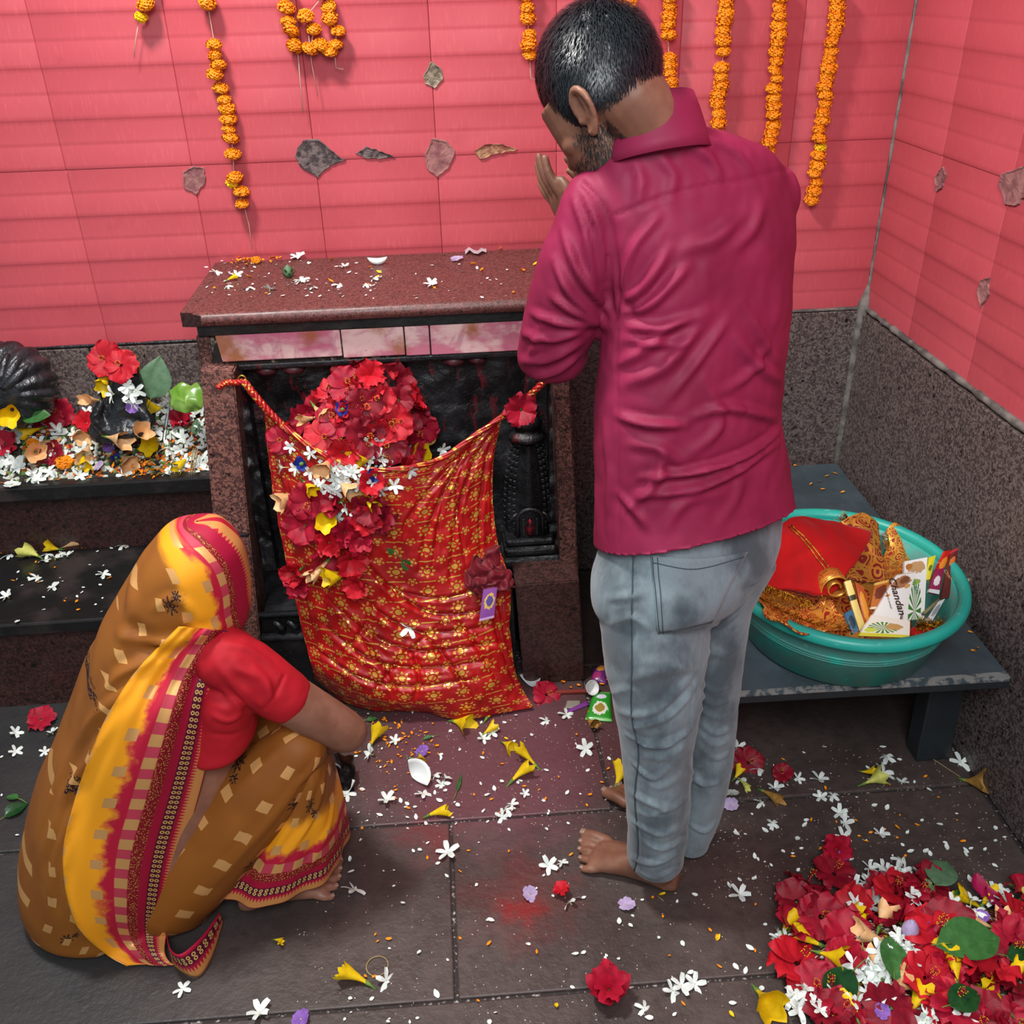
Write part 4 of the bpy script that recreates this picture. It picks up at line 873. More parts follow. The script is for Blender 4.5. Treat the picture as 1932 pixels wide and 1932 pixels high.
def step_px(a, b, n, wob=3): return [(a[0]+(b[0]-a[0])*i/(n-1)+R_.uniform(-wob, wob), a[1]+(b[1]-a[1])*i/(n-1)+R_.uniform(-1.5, 1.5)) for i in range(n)]
garland('short stub of a garland ending in a yellow marigold, leftmost at the top edge', [(278, -38), (272, -14), (274, 8), (268, 32)], yellow=(3,), tails=[[(262, 40), (256, 75), (253, 108)]])
garland('long orange marigold garland trailing down towards the left end of the altar top', [(388, -14), (391, 4), (405, 84), (407, 104), (410, 122), (406, 140), (418, 166), (422, 188), (426, 204), (430, 224), (432, 243), (436, 260), (440, 290), (441, 335), (440, 345), (455, 361), (456, 384)], tails=[[(462, 395), (470, 425), (476, 470)]], yellow=(14,))
garland('clump of three short tangled marigold strings with hanging threads', [(545, -20), (542, 14), (545, 40), (549, 57), (556, 86), (586, 92), (592, 55), (578, 30), (612, -10), (622, 12), (624, 34), (636, 58), (632, 84), (622, 96), (605, 84)], top=True, tails=[[(562, 100), (566, 150), (572, 212)], [(580, 45), (588, 120), (600, 182)], [(632, 108), (634, 128), (648, 131)]])
garland('short five-blossom marigold garland just left of the man\'s head', [(994, -30), (993, -8), (995, 14), (996, 34), (997, 66), (998, 84), (998, 103)], tails=[[(1000, 112), (1001, 148), (1012, 150)]])
garland('marigold garland seen just behind the top of the man\'s head', [(1184, -20), (1184, 0), (1186, 18), (1187, 36)])
garland('marigold garland hanging close behind the man\'s nape', [(1264, -30), (1265, -8), (1264, 12), (1264, 30), (1261, 48), (1260, 66)]+step_px((1262, 108), (1266, 184), 6))
garland('marigold garland with green gaps ending behind the man\'s collar', [(1372, -28), (1371, -10), (1370, 6), (1369, 22), (1367, 38), (1365, 59), (1366, 76), (1365, 97), (1362, 127), (1361, 144), (1360, 160), (1356, 178), (1354, 194), (1356, 214), (1354, 232), (1352, 250)])
garland('dense marigold garland ending behind the man\'s right shoulder', [(1475, -25), (1474, -5)]+step_px((1473, 13), (1452, 285), 17))
garland('longest marigold garland nearest the wall corner with one yellow blossom', [(1582, -20), (1580, -2)]+step_px((1578, 13), (1534, 376), 23), yellow=(18,))
# ================================================================== RED AND GOLD CLOTH, DEITY, OFFERINGS ON THE ALTAR
def chunri():
    g = NT('gold_foiled_red_cloth'); uv = g.coord('UV'); s = g.sep(uv); u, v = s[0], s[1]; p = g.coord()
    def cell(x, per, off): return g.math('MULTIPLY', g.math('SUBTRACT', g.math('FRACT', g.math('ADD', g.math('DIVIDE', x, per), off)), .5), per)
    m = None
    rowi = g.math('FLOOR', g.math('DIVIDE', v, .040))
    for (pu, pv, ou, ov, r0, k) in ((.066, .058, .0, .0, .0190, 8.0), (.066, .058, .5, .5, .0120, 5.0)):
        a, b = cell(u, pu, ou), cell(v, pv, ov); r = g.math('SQRT', g.math('ADD', g.math('MULTIPLY', a, a), g.math('MULTIPLY', b, b))); t = g.math('ARCTAN2', a, b)
        pet = g.math('MULTIPLY', g.math('ADD', .78, g.math('MULTIPLY', g.math('COSINE', g.math('MULTIPLY', t, k)), .22)), r0)
        q = g.math('MULTIPLY', g.math('LESS_THAN', r, pet), g.math('GREATER_THAN', g.math('ABSOLUTE', g.math('SUBTRACT', r, r0*.5)), r0*.10)); m = q if m is None else g.math('MAXIMUM', m, q)
    ln = g.math('LESS_THAN', g.math('ABSOLUTE', cell(v, .058, .5)), .0016); ln = g.math('MULTIPLY', ln, g.math('GREATER_THAN', g.math('ABSOLUTE', cell(u, .066, .5)), .015)); m = g.math('MAXIMUM', m, ln)
    wear = g.math('GREATER_THAN', g.noise(70, 4, .6, vec=uv), .40); m = g.math('MULTIPLY', m, wear)
    c = g.mix(g.ramp(g.noise(8, 3, vec=p), .3, .7), '#b30c0c', '#960a10'); c = g.mix(m, c, '#e8b24a'); g.bump(g.noise(500, 2, vec=p), .1, .001)
    return g.out(c, g.math('SUBTRACT', .42, g.math('MULTIPLY', m, .18)), metal=g.math('MULTIPLY', m, .5), spec=.5)
M_CHUN = chunri()
# stone deity form that carries the heap of flowers
def yring(x, y, Y, hw, hd): return atY(x, y, Y), np.array([hw, 0, 0]), np.array([0, hd, 0])
dv, df = voxel([loft(smooth_rings([yring(700, 700, 2.22, .03, .03), yring(695, 730, 2.22, .075, .06), yring(680, 790, 2.21, .115, .085), yring(668, 850, 2.20, .125, .095), yring(655, 930, 2.195, .118, .10), yring(648, 1010, 2.19, .112, .10), yring(645, 1080, 2.18, .10, .095), yring(650, 1130, 2.17, .08, .08)], 40), 36)], .006, 4)
idol = obj('stone_idol', dv, df, M_STELE, None, loc=dv.mean(0)*np.array([1, 1, 0])+np.array([0, 0, dv[:, 2].min()])); prop(idol, 'black stone deity form almost buried under red hibiscus in the niche', 'statue')
T_ = [[(500, 768, 2.165), (532, 800, 2.135), (600, 852, 2.09), (680, 884, 2.078), (760, 884, 2.08), (830, 866, 2.11), (890, 826, 2.135), (948, 784, 2.16)],
      [(506, 850, 2.16), (545, 872, 2.12), (606, 905, 2.075), (684, 925, 2.066), (760, 925, 2.068), (830, 915, 2.09), (888, 890, 2.115), (934, 856, 2.145)],
      [(516, 930, 2.145), (556, 950, 2.105), (614, 975, 2.062), (688, 992, 2.055), (764, 995, 2.055), (832, 985, 2.072), (888, 965, 2.095), (930, 935, 2.13)],
      [(533, 1020, 2.12), (572, 1036, 2.085), (626, 1055, 2.046), (694, 1070, 2.04), (768, 1074, 2.04), (836, 1068, 2.05), (892, 1050, 2.07), (938, 1020, 2.105)],
      [(552, 1108, 2.09), (590, 1122, 2.062), (640, 1136, 2.026), (702, 1150, 2.018), (772, 1154, 2.018), (842, 1148, 2.022), (902, 1132, 2.036), (962, 1100, 2.066)],
      [(572, 1192, 2.06), (610, 1208, 2.032), (655, 1222, 1.998), (710, 1238, 1.985), (776, 1244, 1.98), (846, 1238, 1.982), (906, 1222, 1.995), (962, 1196, 2.03)],
      [(590, 1262, 2.035), (632, 1282, 2.0), (672, 1298, 1.968), (722, 1314, 1.95), (782, 1320, 1.942), (852, 1314, 1.943), (915, 1302, 1.955), (978, 1280, 2.0)]]
rows = [[atY(*c) for c in r] for r in T_]
rows.append([fl(x, y, .010) for x, y in ((597, 1284), (648, 1322), (694, 1338), (740, 1342), (798, 1342), (868, 1358), (940, 1347), (1006, 1334))])
NU, NV = 170, 180; G = patch(rows, NU, NV); V = G.reshape(-1, 3); Fc = grid_faces(NV, NU)
lu = np.linspace(0, .56, NU); lv = np.linspace(0, .86, NV); UV = np.array([(a, b) for b in lv for a in lu])
CF_ = [([(945, 795), (900, 860), (860, 980), (850, 1100)], .008, .008), ([(940, 800), (915, 880), (905, 1000), (912, 1090)], .008, .007), ([(930, 800), (870, 870), (810, 990), (790, 1080)], .009, .008), ([(915, 815), (845, 885), (770, 980), (740, 1060)], .009, .007), ([(942, 800), (928, 900), (928, 1010)], .006, .006), ([(880, 850), (835, 950), (815, 1080)], .006, .005), ([(890, 830), (862, 930), (880, 1070)], .006, .005),
       ([(505, 790), (520, 880), (540, 1000)], .006, .006), ([(515, 800), (540, 900), (560, 1010)], .006, .005), ([(540, 1000), (560, 1080), (590, 1180)], .008, .005),
       ([(700, 1080), (760, 1130), (830, 1160), (940, 1150)], .009, .012), ([(650, 1090), (720, 1160), (800, 1195), (930, 1180)], .010, .012), ([(620, 1130), (700, 1200), (800, 1230), (950, 1210)], .010, .013), ([(600, 1170), (690, 1240), (790, 1262), (930, 1245)], .010, .012), ([(590, 1220), (680, 1280), (780, 1295), (900, 1280)], .010, .011), ([(680, 1200), (740, 1290), (750, 1330)], .010, .010), ([(760, 1180), (820, 1220), (880, 1300), (900, 1340)], .010, .010), ([(850, 1160), (900, 1220), (950, 1300)], .009, .009), ([(780, 1220), (790, 1290), (770, 1330)], .009, .008),
       ([(920, 1100), (940, 1200), (975, 1300)], .008, .008), ([(940, 1110), (955, 1210), (990, 1310)], .007, .007), ([(720, 1100), (690, 1180), (640, 1240)], .009, .008), ([(830, 1180), (760, 1240), (700, 1310)], .009, .009), ([(690, 1060), (740, 1110), (830, 1130), (900, 1110)], .008, .009)]
V = folds(V, Fc, CF_); V = V+normals(V, Fc)*(.004*vnoise(V*np.array([1, 1, .8]), 30, 2))[:, None]; V[:, 2] = np.maximum(V[:, 2], .006)
chun = obj('offering_cloth', V, Fc, M_CHUN, None, uv=UV, loc=(-.12, 2.0, 0)); sm = chun.modifiers.new('thickness', 'SOLIDIFY'); sm.thickness = .0016
prop(chun, 'red cloth printed in gold foil draped from the niche down to the floor', 'cloth')
def twist(P, R, mat, name, par):
    P = catmull(np.array(P), 40); T, A_, B_ = frames(P)
    for k in range(3):
        Q = [P[i]+(A_[i]*math.cos(i*.55+k*2.09)+B_[i]*math.sin(i*.55+k*2.09))*R*.5 for i in range(len(P))]; V, Fc = tube_vf(Q, R*.62, 7); obj(name, V, Fc, mat, par, uv=np.array([(j % 7*.004, j//7*.006) for j in range(len(V))]))
twist([atY(462, 722, 2.150), atY(482, 748, 2.140), atY(508, 778, 2.135), atY(532, 802, 2.130)], .009, M_CHUN, 'twisted_corner', chun)
twist([atY(464, 720, 2.152), atY(440, 722, 2.150), atY(428, 722, 2.145), atY(411, 731, 2.145)], .007, M_CHUN, 'knot_tail', chun)
twist([atY(948, 786, 2.155), atY(978, 764, 2.150), atY(1008, 738, 2.148), atY(1030, 716, 2.150)], .008, M_CHUN, 'twisted_corner', chun)
twist([atY(532, 802, 2.125), atY(600, 852, 2.072), atY(680, 884, 2.060), atY(760, 884, 2.062), atY(830, 866, 2.095), atY(890, 826, 2.125), atY(948, 786, 2.150)], .007, M_CHUN, 'rolled_edge', chun)
th = np.linspace(0, 2*math.pi, 22); hk = atY(457, 716, 2.155); obj('hook_ring', *tube_vf([hk+np.array([.009*math.cos(t), .0, .010*math.sin(t)]) for t in th], .0022, 6, False), plain('brass', '#b08a3a', .3, metal=.9), altar)
hk2 = atY(1030, 714, 2.155); obj('hook_ring', *tube_vf([hk2+np.array([.009*math.cos(t), .0, .010*math.sin(t)]) for t in th], .0022, 6, False), plain('brass', '#b08a3a', .3, metal=.9), altar)
# surfaces to drop offerings on
def world_vf(o):
    b_ = origin_of(o); return [np.array(v.co)+b_ for v in o.data.vertices], [tuple(p.vertices) for p in o.data.polygons]
mb = MB(); mb.add(*world_vf(chun)); mb.add(*world_vf(idol)); mb.add([(-.6, 2.26, 0), (.34, 2.26, 0), (.34, 2.26, 1.0), (-.6, 2.26, 1.0)], [(0, 1, 2, 3)])
SHB = bvh_of(mb.V, mb.F); rs = random.Random(21)
def zoned(what, x, y, where, cuts):
    xs, ys = cuts; h = 'left' if x < xs[0] else ('right' if x > xs[1] else 'middle'); v = next((n_ for n_, y1 in ys if y < y1), ys[-1][0]); lab = f'{what} at the {v} {h} {where}'; return lab, lab.replace(' at the ', ', ')+' (alike)'
ZD = ((640, 710), (('very top', 735), ('upper', 790), ('central', 860), ('lower', 980), ('lowest', 9999)))
GH = 'hibiscus heaped on the deity'; LH = 'red hibiscus bloom in the heap covering the deity in the niche'
HP = [(716, 690, 0), (665, 732, 1), (700, 712, 9), (745, 715, 5), (640, 745, 6), (690, 765, 2), (610, 760, 3), (590, 785, 4), (640, 790, 1), (735, 800, 0), (780, 775, 5), (795, 805, 7), (760, 760, 9), (555, 818, 0), (580, 820, 10), (690, 820, 2), (620, 825, 6), (725, 840, 8), (760, 862, 5), (775, 835, 4), (650, 850, 9), (745, 885, 12), (595, 940, 1), (640, 945, 13), (700, 905, 12), (690, 975, 9), (720, 970, 5), (585, 985, 4), (650, 1000, 10), (625, 1020, 12), (680, 1012, 13), (575, 1070, 12), (660, 1050, 9), (610, 1055, 4), (678, 1092, 12), (710, 750, 0), (665, 700, 6), (575, 1095, 13), (700, 950, 11)]
for x, y, k in HP:
    p, n = hit(SHB, x, y)
    if p is None: continue
    n = n*np.array([1, 1, .6])+np.array([0, -.35, .3]); lab = LH; grp = GH
    if (x, y) == (678, 1092): lab, grp = 'upside-down red hibiscus bell lowest on the red gold cloth', None
    if (x, y) == (716, 690): lab, grp = 'red hibiscus bloom topmost of the heap touching the marble strip', None
    if grp: lab, grp = zoned('red hibiscus bloom', x, y, 'of the flower heap over the deity', ZD)
    hibiscus(p, n, lab, grp, 1.0 if k < 9 else .95, k, .25, rs, .016+rs.uniform(0, .012))
for k in range(34):
    x, y = rs.gauss(685, 52), rs.gauss(785, 45); p, n = hit(SHB, x, y)
    if p is not None and p[1] < 2.25: hibiscus(p, n*np.array([1, 1, .5])+np.array([0, -.3, .3]), *zoned('red hibiscus bloom', x, y, 'of the flower heap over the deity', ZD), .85, rs.choice((1, 2, 4, 5, 7, 8, 9)), .4, rs, .006)
p, n = hit(SHB, 983, 778); hibiscus(atY(983, 772, 2.135), (0, -1, .2), 'red hibiscus hooked on the right hand corner of the gold cloth', None, .85, 4, .2, rs); 
LJ, GJ = 'white jasmine flower on the heap over the deity', 'jasmine on the deity heap'
for k in range(46):
    x, y = rs.gauss(650, 42), rs.gauss(888, 26); p, n = hit(SHB, x, y)
    if p is not None: jasmine(p, n*np.array([1, 1, .5])+np.array([0, -.4, .3]), LJ, GJ, 1.1, rs, .022+rs.uniform(0, .014), .5)
for x, y in ((770, 885), (595, 1000), (690, 835), (835, 845), (640, 975), (785, 830), (600, 770)):
    p, n = hit(SHB, x, y)
    if p is not None: jasmine(p, n+np.array([0, -.3, .3]), LJ, GJ, 1.25, rs, .02)
p, n = hit(SHB, 770, 1186); jasmine(p, n+np.array([0, -.3, .4]), 'large white jasmine lying alone on the lower red gold cloth', None, 1.5, rs, .006)
for x, y, c_, lab in ((590, 905, 'yellow', 'yellow trumpet flower at the left edge of the jasmine patch on the deity'), (690, 862, 'yellow', 'yellow trumpet flower above the jasmine patch on the deity'), (690, 930, 'yellow', 'long yellow trumpet flower hanging below the jasmine patch'), (625, 962, 'yellow', 'greenish yellow trumpet flower among lower hibiscus on the deity'), (648, 1078, 'yellow', 'narrow yellow trumpet beside the cream flower on the cloth'), (790, 856, 'yellow', 'yellow petal flower at the right edge of the deity heap'),
                     (620, 870, 'peach', 'peach trumpet flower beside the blue flower on the deity'), (650, 908, 'peach', 'peach trumpet flower in the middle of the jasmine patch'), (545, 930, 'peach', 'peach trumpet flower sticking out left of the gold cloth'), (618, 1062, 'peach', 'large cream trumpet flower low on the gold cloth'), (600, 795, 'peach', 'cream wilted flower between hibiscus on the left of the heap'), (612, 780, 'peach', 'peach bud between the upper hibiscus blooms')):
    p, n = hit(SHB, x, y)
    if p is None: continue
    trump(p+n*.02+np.array([0, -.012, .0]), c_, lab, None, rs.uniform(3.6, 5.8), 1.0 if y < 1050 else 1.2, rs, rise=rs.uniform(-.5, .4), lift=.004)
for x, y, lab in ((585, 872, 'blue flower left of the jasmine patch on the deity'), (705, 892, 'blue flower right of the jasmine patch on the deity'), (656, 776, 'blue flower with pale centre among the top hibiscus')):
    p, n = hit(SHB, x, y); put('blue_flower', BLUE, p, n+np.array([0, -.4, .2]), None, 1.2, lab, 'flower', None, [('calyx', CALYX)], .2, .034, rs)
p, n = hit(SHB, 800, 832); leaf(p+np.array([0, -.02, 0]), 'small', 'dry tan leaf at the right edge of the deity heap', 1.0, n+np.array([0, -.5, .3]), 1.3); bpy.data.objects['leaf'].data = leaf_mesh(.04, .016, M_WILT, 9)
p, n = hit(SHB, 741, 1044); leaf(p, 'small', 'small round green leaf on the middle of the gold cloth', 2.2, n, .75, .05, .004); p, n = hit(SHB, 758, 1056); leaf(p, 'small', 'pointed dark green leaf on the middle of the gold cloth', -1.0, n, 1.35, .05, .004)
# maroon cloth wad and sachets on the right of the drape
wad = [[atY(880, 1065, 2.05), atY(905, 1045, 2.05), atY(935, 1035, 2.055)], [atY(876, 1090, 2.025), atY(910, 1085, 2.01), atY(950, 1070, 2.03)], [atY(882, 1112, 2.01), atY(915, 1118, 1.995), atY(968, 1095, 2.02)], [atY(900, 1120, 2.015), atY(930, 1122, 2.01), atY(968, 1100, 2.03)]]
sheet('crumpled_cloth', wad, cloth_mat('maroon_cloth_scrap', '#6b0d1c', '#5a0a18', .5, .1), None, 50, 50, th=.003, lab='crumpled plain maroon cloth scrap on the right side of the gold cloth', cat='cloth', amp=.020, seed=4, nsc=38)
mS = packet_mat('purple_sachet_print', ['#8b4a9a', ('blob', .55, .6, .36, .26, '#d8b25a'), ('blob', .55, .6, .24, .17, '#5a4a90'), ('band', .0, .08, '#c9a0d0')])
packet('sachet', [(912, 1112, 1.985), (938, 1108, 1.985), (932, 1165, 1.965), (904, 1172, 1.96)], mS, 'purple sachet with a golden round emblem below the maroon cloth scrap', .004)
# ---- offerings on the altar top
LT, GT = 'small white jasmine flower lying on the altar top slab', 'jasmine on the altar top'
for x, y, s_ in ((562, 488, 1.2), (568, 532, 1.2), (446, 522, .9), (408, 516, .8), (705, 528, 1), (640, 540, 1), (815, 540, 1), (470, 545, .8), (650, 505, .7), (690, 540, .7), (430, 543, .7), (510, 548, .8), (590, 545, .8)): jasmine(fl(x, y, 1.0745), (0, 0, 1), LT, GT, s_*1.1, rs, .003)
put('periwinkle', PERI[2], fl(862, 491, 1.075), (0, 0, 1), None, .9, 'lilac tinted flower near the wall on the altar top', 'flower', None, [('tube', JTUBE)], .3, .004, rs)
bud = thing('green_bud', 'round green scaly bud standing on the altar top', 'bud', fl(545, 523, 1.0745)); V, Fc = lathe_vf([(0, 0), (.009, .002), (.0125, .010), (.0115, .020), (.006, .029), (0, .033)], 18); obj('bud_body', [np.array(v)+np.array(bud.location) for v in V], Fc, M_LEAF2, bud)
for k in range(10): a = k*.628; inst('bud_scale', LEAF['small'], Matrix.Translation((math.cos(a)*.0115, math.sin(a)*.0115, .004+.010*(k % 2))) @ Euler((0, -1.2, a)).to_matrix().to_4x4() @ Matrix.Scale(.42, 4), bud)
sh = [(713+dx, 495+dy) for dx, dy in ((-18, -4), (-8, 2), (4, 3), (16, -5))]; V = [fl(x, y, 1.076)+np.array([0, .012*k*(-1 if i in (1, 2) else 1)*.4, .004*k+(.006 if i in (0, 3) else 0)]) for k in range(4) for i, (x, y) in enumerate(sh)]
cs = obj('coconut_shard', *tube_vf([fl(713, 499, 1.0745)+np.array([.026*u, .004*u*u, .008+.010*u*u]) for u in np.linspace(-1, 1, 9)], [.001, .005, .0075, .0085, .009, .0085, .0075, .005, .001], 10), M_WHITE, None, loc=fl(713, 499, 1.075)); prop(cs, 'curved white coconut shard on the middle of the altar top', 'shard')
GO, LO_ = 'marigold petals on the altar top', 'loose orange marigold petal on the altar top'
for k in range(46): x, y = (rs.gauss(475, 26), rs.gauss(494, 4)) if k < 30 else (rs.uniform(400, 1000), rs.uniform(490, 560)); put('orange_petal', PET_O[k % 2], fl(x, y, 1.0745), (0, 0, 1), None, rs.uniform(.8, 1.3), LO_, 'petal', GO, (), .3, .002+(.006*rs.random() if k < 30 else 0), rs)
put('marigold', MARI[0], fl(484, 497, 1.0745), (0, 0, 1), None, .62, 'crushed orange marigold at the back left of the altar top', 'flower', None, [('calyx', CALYX)], .2, .009, rs); trump(fl(434, 530, 1.0745), 'yellow', 'small yellow flower at the front left of the altar top', None, .5, .5, rs, lift=.006)
b = MB()
for k in range(110):
    x, y = rs.uniform(385, 720) if k < 90 else rs.uniform(720, 1000), rs.uniform(492, 566); p = fl(x, y, 1.0748); a = rs.uniform(0, 6.28); q = rs.uniform(.3, .95); M_ = Euler((rs.gauss(0, .15), rs.gauss(0, .15), a)).to_matrix()
    b.add([np.array(M_ @ Vector(v.co))*q+p+np.array([0, 0, .0012]) for v in PET_W[k % 2].vertices], [tuple(f.vertices) for f in PET_W[k % 2].polygons])
prop(obj('petal_scraps', b.V, b.F, M_WHITE, None, loc=(-.2, 2.4, 1.074)), 'tiny white petal scraps sprinkled over the altar top', 'petals', kind='stuff')
for x, y in ((715, 515), (712, 525), (945, 471), (1010, 500), (1016, 512)): put('yellow_petal', PET_Y[0], fl(x, y, 1.0745), (0, 0, 1), None, .8, 'yellow petal scrap on the altar top', 'petal', 'yellow petal scraps on the altar top', (), .2, .002, rs)
V = [fl(878+i*8, 480-3*math.sin(i*1.7), 1.076)+np.array([0, k*.012, .008*abs(math.sin(i*1.3+k))]) for k in range(4) for i in range(6)]; pw_ = obj('plastic_scrap', V, grid_faces(4, 6), plain('cloudy_plastic', '#b9aeb4', .2), None, loc=fl(895, 478, 1.075)); prop(pw_, 'crumpled clear plastic scrap by the wall on the altar top', 'wrapper')
# ================================================================== STONE FIGURES AND OFFERINGS ON THE LEDGE
rl_ = random.Random(31)
# rounded dark head-like stone with braided ridges, cut by the left edge of the photo
c0 = atY(22, 725, 2.53); V, Fc = ellipsoid(c0, (.118, 0, 0), (0, .085, 0), (0, 0, .118), 90, 60); V = np.array(V); d = V-c0
a_ = np.arctan2(d[:, 2], d[:, 0]); rr = np.linalg.norm(d/np.array([.118, .085, .118]), axis=1); k_ = 1+.045*np.sin(a_*15+d[:, 1]*40)*(np.abs(d[:, 1]) < .075)+.02*vnoise(V, 25, 3); V = c0+d*k_[:, None]; V[:, 2] = np.maximum(V[:, 2], .5505); V[:, 1] = np.minimum(V[:, 1], YB-.013)
sf = obj('stone_sculpture', V, Fc, M_BLACK, None, loc=c0*np.array([1, 1, 0])+np.array([0, 0, .55])); prop(sf, 'rounded black stone head with braided ridges at the left end of the ledge', 'statue')
for k in range(7):
    t = -.9+.3*k; P = [c0+np.array([.11*math.sin(t)*s, -.088*math.cos(s*1.2), .11*math.cos(t)*s*.9+.01]) for s in np.linspace(.15, .95, 9)]; obj('braid', *tube_vf(P, [.006+.008*math.sin(math.pi*i/8) for i in range(9)], 8), M_BLACK, sf)
# small seated figure
pr = [(222, 822, .075, .055), (226, 800, .082, .06), (232, 775, .066, .05), (238, 750, .05, .045), (240, 725, .042, .04), (240, 700, .030, .03), (240, 684, .015, .015)]
dv, df = voxel([loft(smooth_rings([(atY(x, y, 2.50), np.array([a, 0, 0]), np.array([0, b, 0])) for x, y, a, b in pr], 30), 30), limb([atY(190, 760, 2.46), atY(180, 790, 2.45), atY(205, 815, 2.45)], [.012, .014, .016], 12, 12), limb([atY(262, 770, 2.47), atY(280, 795, 2.46), atY(262, 815, 2.45)], [.014, .016, .018], 12, 12), ellipsoid(atY(235, 815, 2.455), (.05, 0, 0), (0, .03, 0), (0, 0, .022))], .005, 3)
dv = dv+normals(dv, df)*(.004*vnoise(dv, 30, 3))[:, None]; dv[:, 2] = np.maximum(dv[:, 2], .5505)
sm_ = obj('stone_figure', dv, df, M_BLACK, None, loc=(dv[:, 0].mean(), dv[:, 1].mean(), .55)); prop(sm_, 'small oily black stone figure dressed with flowers on the ledge', 'statue')
# petal litter that carries the larger blooms
XS = np.linspace(-12, 392, 56); HS = np.linspace(0, 1, 22)
def heap_pt(x, h): y = 905-.03*(x-200)-h*(132+8*math.sin(x*.03)); return atY(x, y, 2.425+.205*h)
V = np.array([heap_pt(x, h) for h in HS for x in XS]); V[:, 2] += .008*vnoise(V, 40, 3); V[:56, 2] = .5506; V[:, 2] = np.maximum(V[:, 2], .5506); V[:, 1] = np.minimum(V[:, 1], YB-.013)
g = NT('petal_litter'); p_ = g.coord(); cc_ = g.vor(95, vec=p_, out='Color'); s_ = g.sep(cc_); c_ = g.mix(g.math('GREATER_THAN', s_[0], .62), '#2c2820', '#c3c6b8'); c_ = g.mix(g.math('GREATER_THAN', s_[1], .82), c_, '#c96a10'); c_ = g.mix(g.math('GREATER_THAN', s_[2], .85), c_, '#5d7a3c'); c_ = g.mix(g.math('GREATER_THAN', s_[0], .92), c_, '#8a1424'); g.bump(g.vor(95, vec=p_), .9, .010); M_LITTER = g.out(c_, .7)
lit = obj('petal_litter', V, grid_faces(22, 56), M_LITTER, None, loc=(-1.0, 2.52, .55)); prop(lit, 'bed of small petals and scraps heaped along the flower-strewn ledge', 'petals', kind='stuff')
LB = bvh_of(*world_vf(lit))
mbx = MB(); mbx.add(*world_vf(lit)); mbx.add(*world_vf(sm_)); mbx.add(*world_vf(sf)); mbx.add([(-2, 2.39, .55), (-.6, 2.39, .55), (-.6, 2.64, .55), (-2, 2.64, .55)], [(0, 1, 2, 3)]); LB2 = bvh_of(mbx.V, mbx.F)
def on(x, y, b=None): 
    p, n = hit(b or LB2, x, y); return (p, n) if p is not None else (atY(x, y, 2.60), np.array([0, -.7, .7]))
def zl(x): return 'left of the peach blooms' if x < 90 else ('by the peach blooms' if x < 185 else ('around the small figure' if x < 290 else 'next to the altar pillar'))
GLJ, LLJ = 'jasmine along the ledge', 'white jasmine flower in the heap along the ledge'
for k in range(125):
    x, h = rl_.uniform(-5, 388), rl_.random()**.8
    if 175 < x < 290 and h < .75 and rl_.random() < .85: continue
    p = heap_pt(x, h); jasmine(p, (rl_.gauss(0, .3), -.55, .7), f'white jasmine flower in the ledge heap, {["back", "front"][h < .5]} row, {zl(x)}', f'ledge jasmine {["back", "front"][h < .5]} {zl(x)}', 1.35, rl_, .006, .4)
for x, y in ((200, 735), (240, 730), (215, 745), (255, 738), (250, 760), (245, 745), (285, 730), (300, 745), (320, 760)): p, n = on(x, y); jasmine(p, n+np.array([0, -.4, .4]), 'white jasmine flower caught on the small black figure', 'jasmine on the small figure', 1.3, rl_, .006)
for x, y, k, lab in ((205, 682, 0, 'red hibiscus crowning the small black figure'), (232, 692, 6, 'dark red hibiscus half hidden on top of the small black figure'), (115, 782, 1, 'red hibiscus bloom between leaves on the left of the ledge'), (95, 795, 7, 'dark red hibiscus under the broad leaf on the ledge'), (15, 840, 4, 'red hibiscus at the left photo edge on the ledge'), (165, 800, 9, 'folded red hibiscus behind the peach blooms on the ledge'), (108, 858, 5, 'red hibiscus behind the round marigold on the ledge'), (345, 800, 10, 'small crimson hibiscus right of the small figure')):
    p, n = on(x, y); hibiscus(p, (0, -.7, .6), lab, None, .95 if y < 700 else .85, k, .25, rl_, .012)
for x, y, c_, lab in ((232, 677, 'yellow', 'yellow trumpet laid over the hibiscus on the small figure'), (262, 698, 'yellow', 'curled yellow petal beside the hibiscus on the small figure'), (205, 715, 'yellow', 'yellow flower on the left shoulder of the small figure'), (28, 778, 'yellow', 'yellow flower near the stone head on the ledge'), (70, 815, 'yellow', 'yellow flower below the broad leaf on the ledge'), (300, 835, 'yellow', 'yellow trumpet in front of the small figure on its right'), (350, 873, 'yellow', 'bright yellow trumpet at the front right of the ledge'), (160, 870, 'yellow', 'greenish yellow bud in front of the peach blooms'), (300, 775, 'yellow', 'yellow flower behind the white blooms right of the small figure'),
                     (115, 835, 'peach', 'broad peach bloom on the left half of the ledge'), (150, 820, 'peach', 'peach bloom standing beside the small figure'), (170, 850, 'peach', 'peach bloom drooping below the small figure'), (215, 830, 'peach', 'peach trumpet lying at the foot of the small figure'), (270, 825, 'peach', 'peach trumpet lying right of the small figure'), (185, 760, 'peach', 'wilted peach bloom clinging to the small figure'), (240, 868, 'peach', 'peach trumpet near the orange petals on the ledge'), (75, 855, 'peach', 'peach trumpet left of the round marigold')):
    p, n = on(x, y); trump(p+np.array([0, -.012, .006]), c_, lab, None, rl_.uniform(3.4, 6.0), 1.05, rl_, rise=rl_.uniform(-.2, .5), lift=.006)
p, n = on(124, 878); put('marigold', MARI[2], p, (0, -.3, 1), None, 1.05, 'round orange marigold at the front of the ledge', 'flower', None, [('calyx', CALYX)], .1, .012, rl_)
p, n = on(65, 840); put('marigold', MARI[1], p, (0, -.5, 1), None, .8, 'orange marigold half buried left of the peach bloom', 'flower', None, [('calyx', CALYX)], .1, .010, rl_)
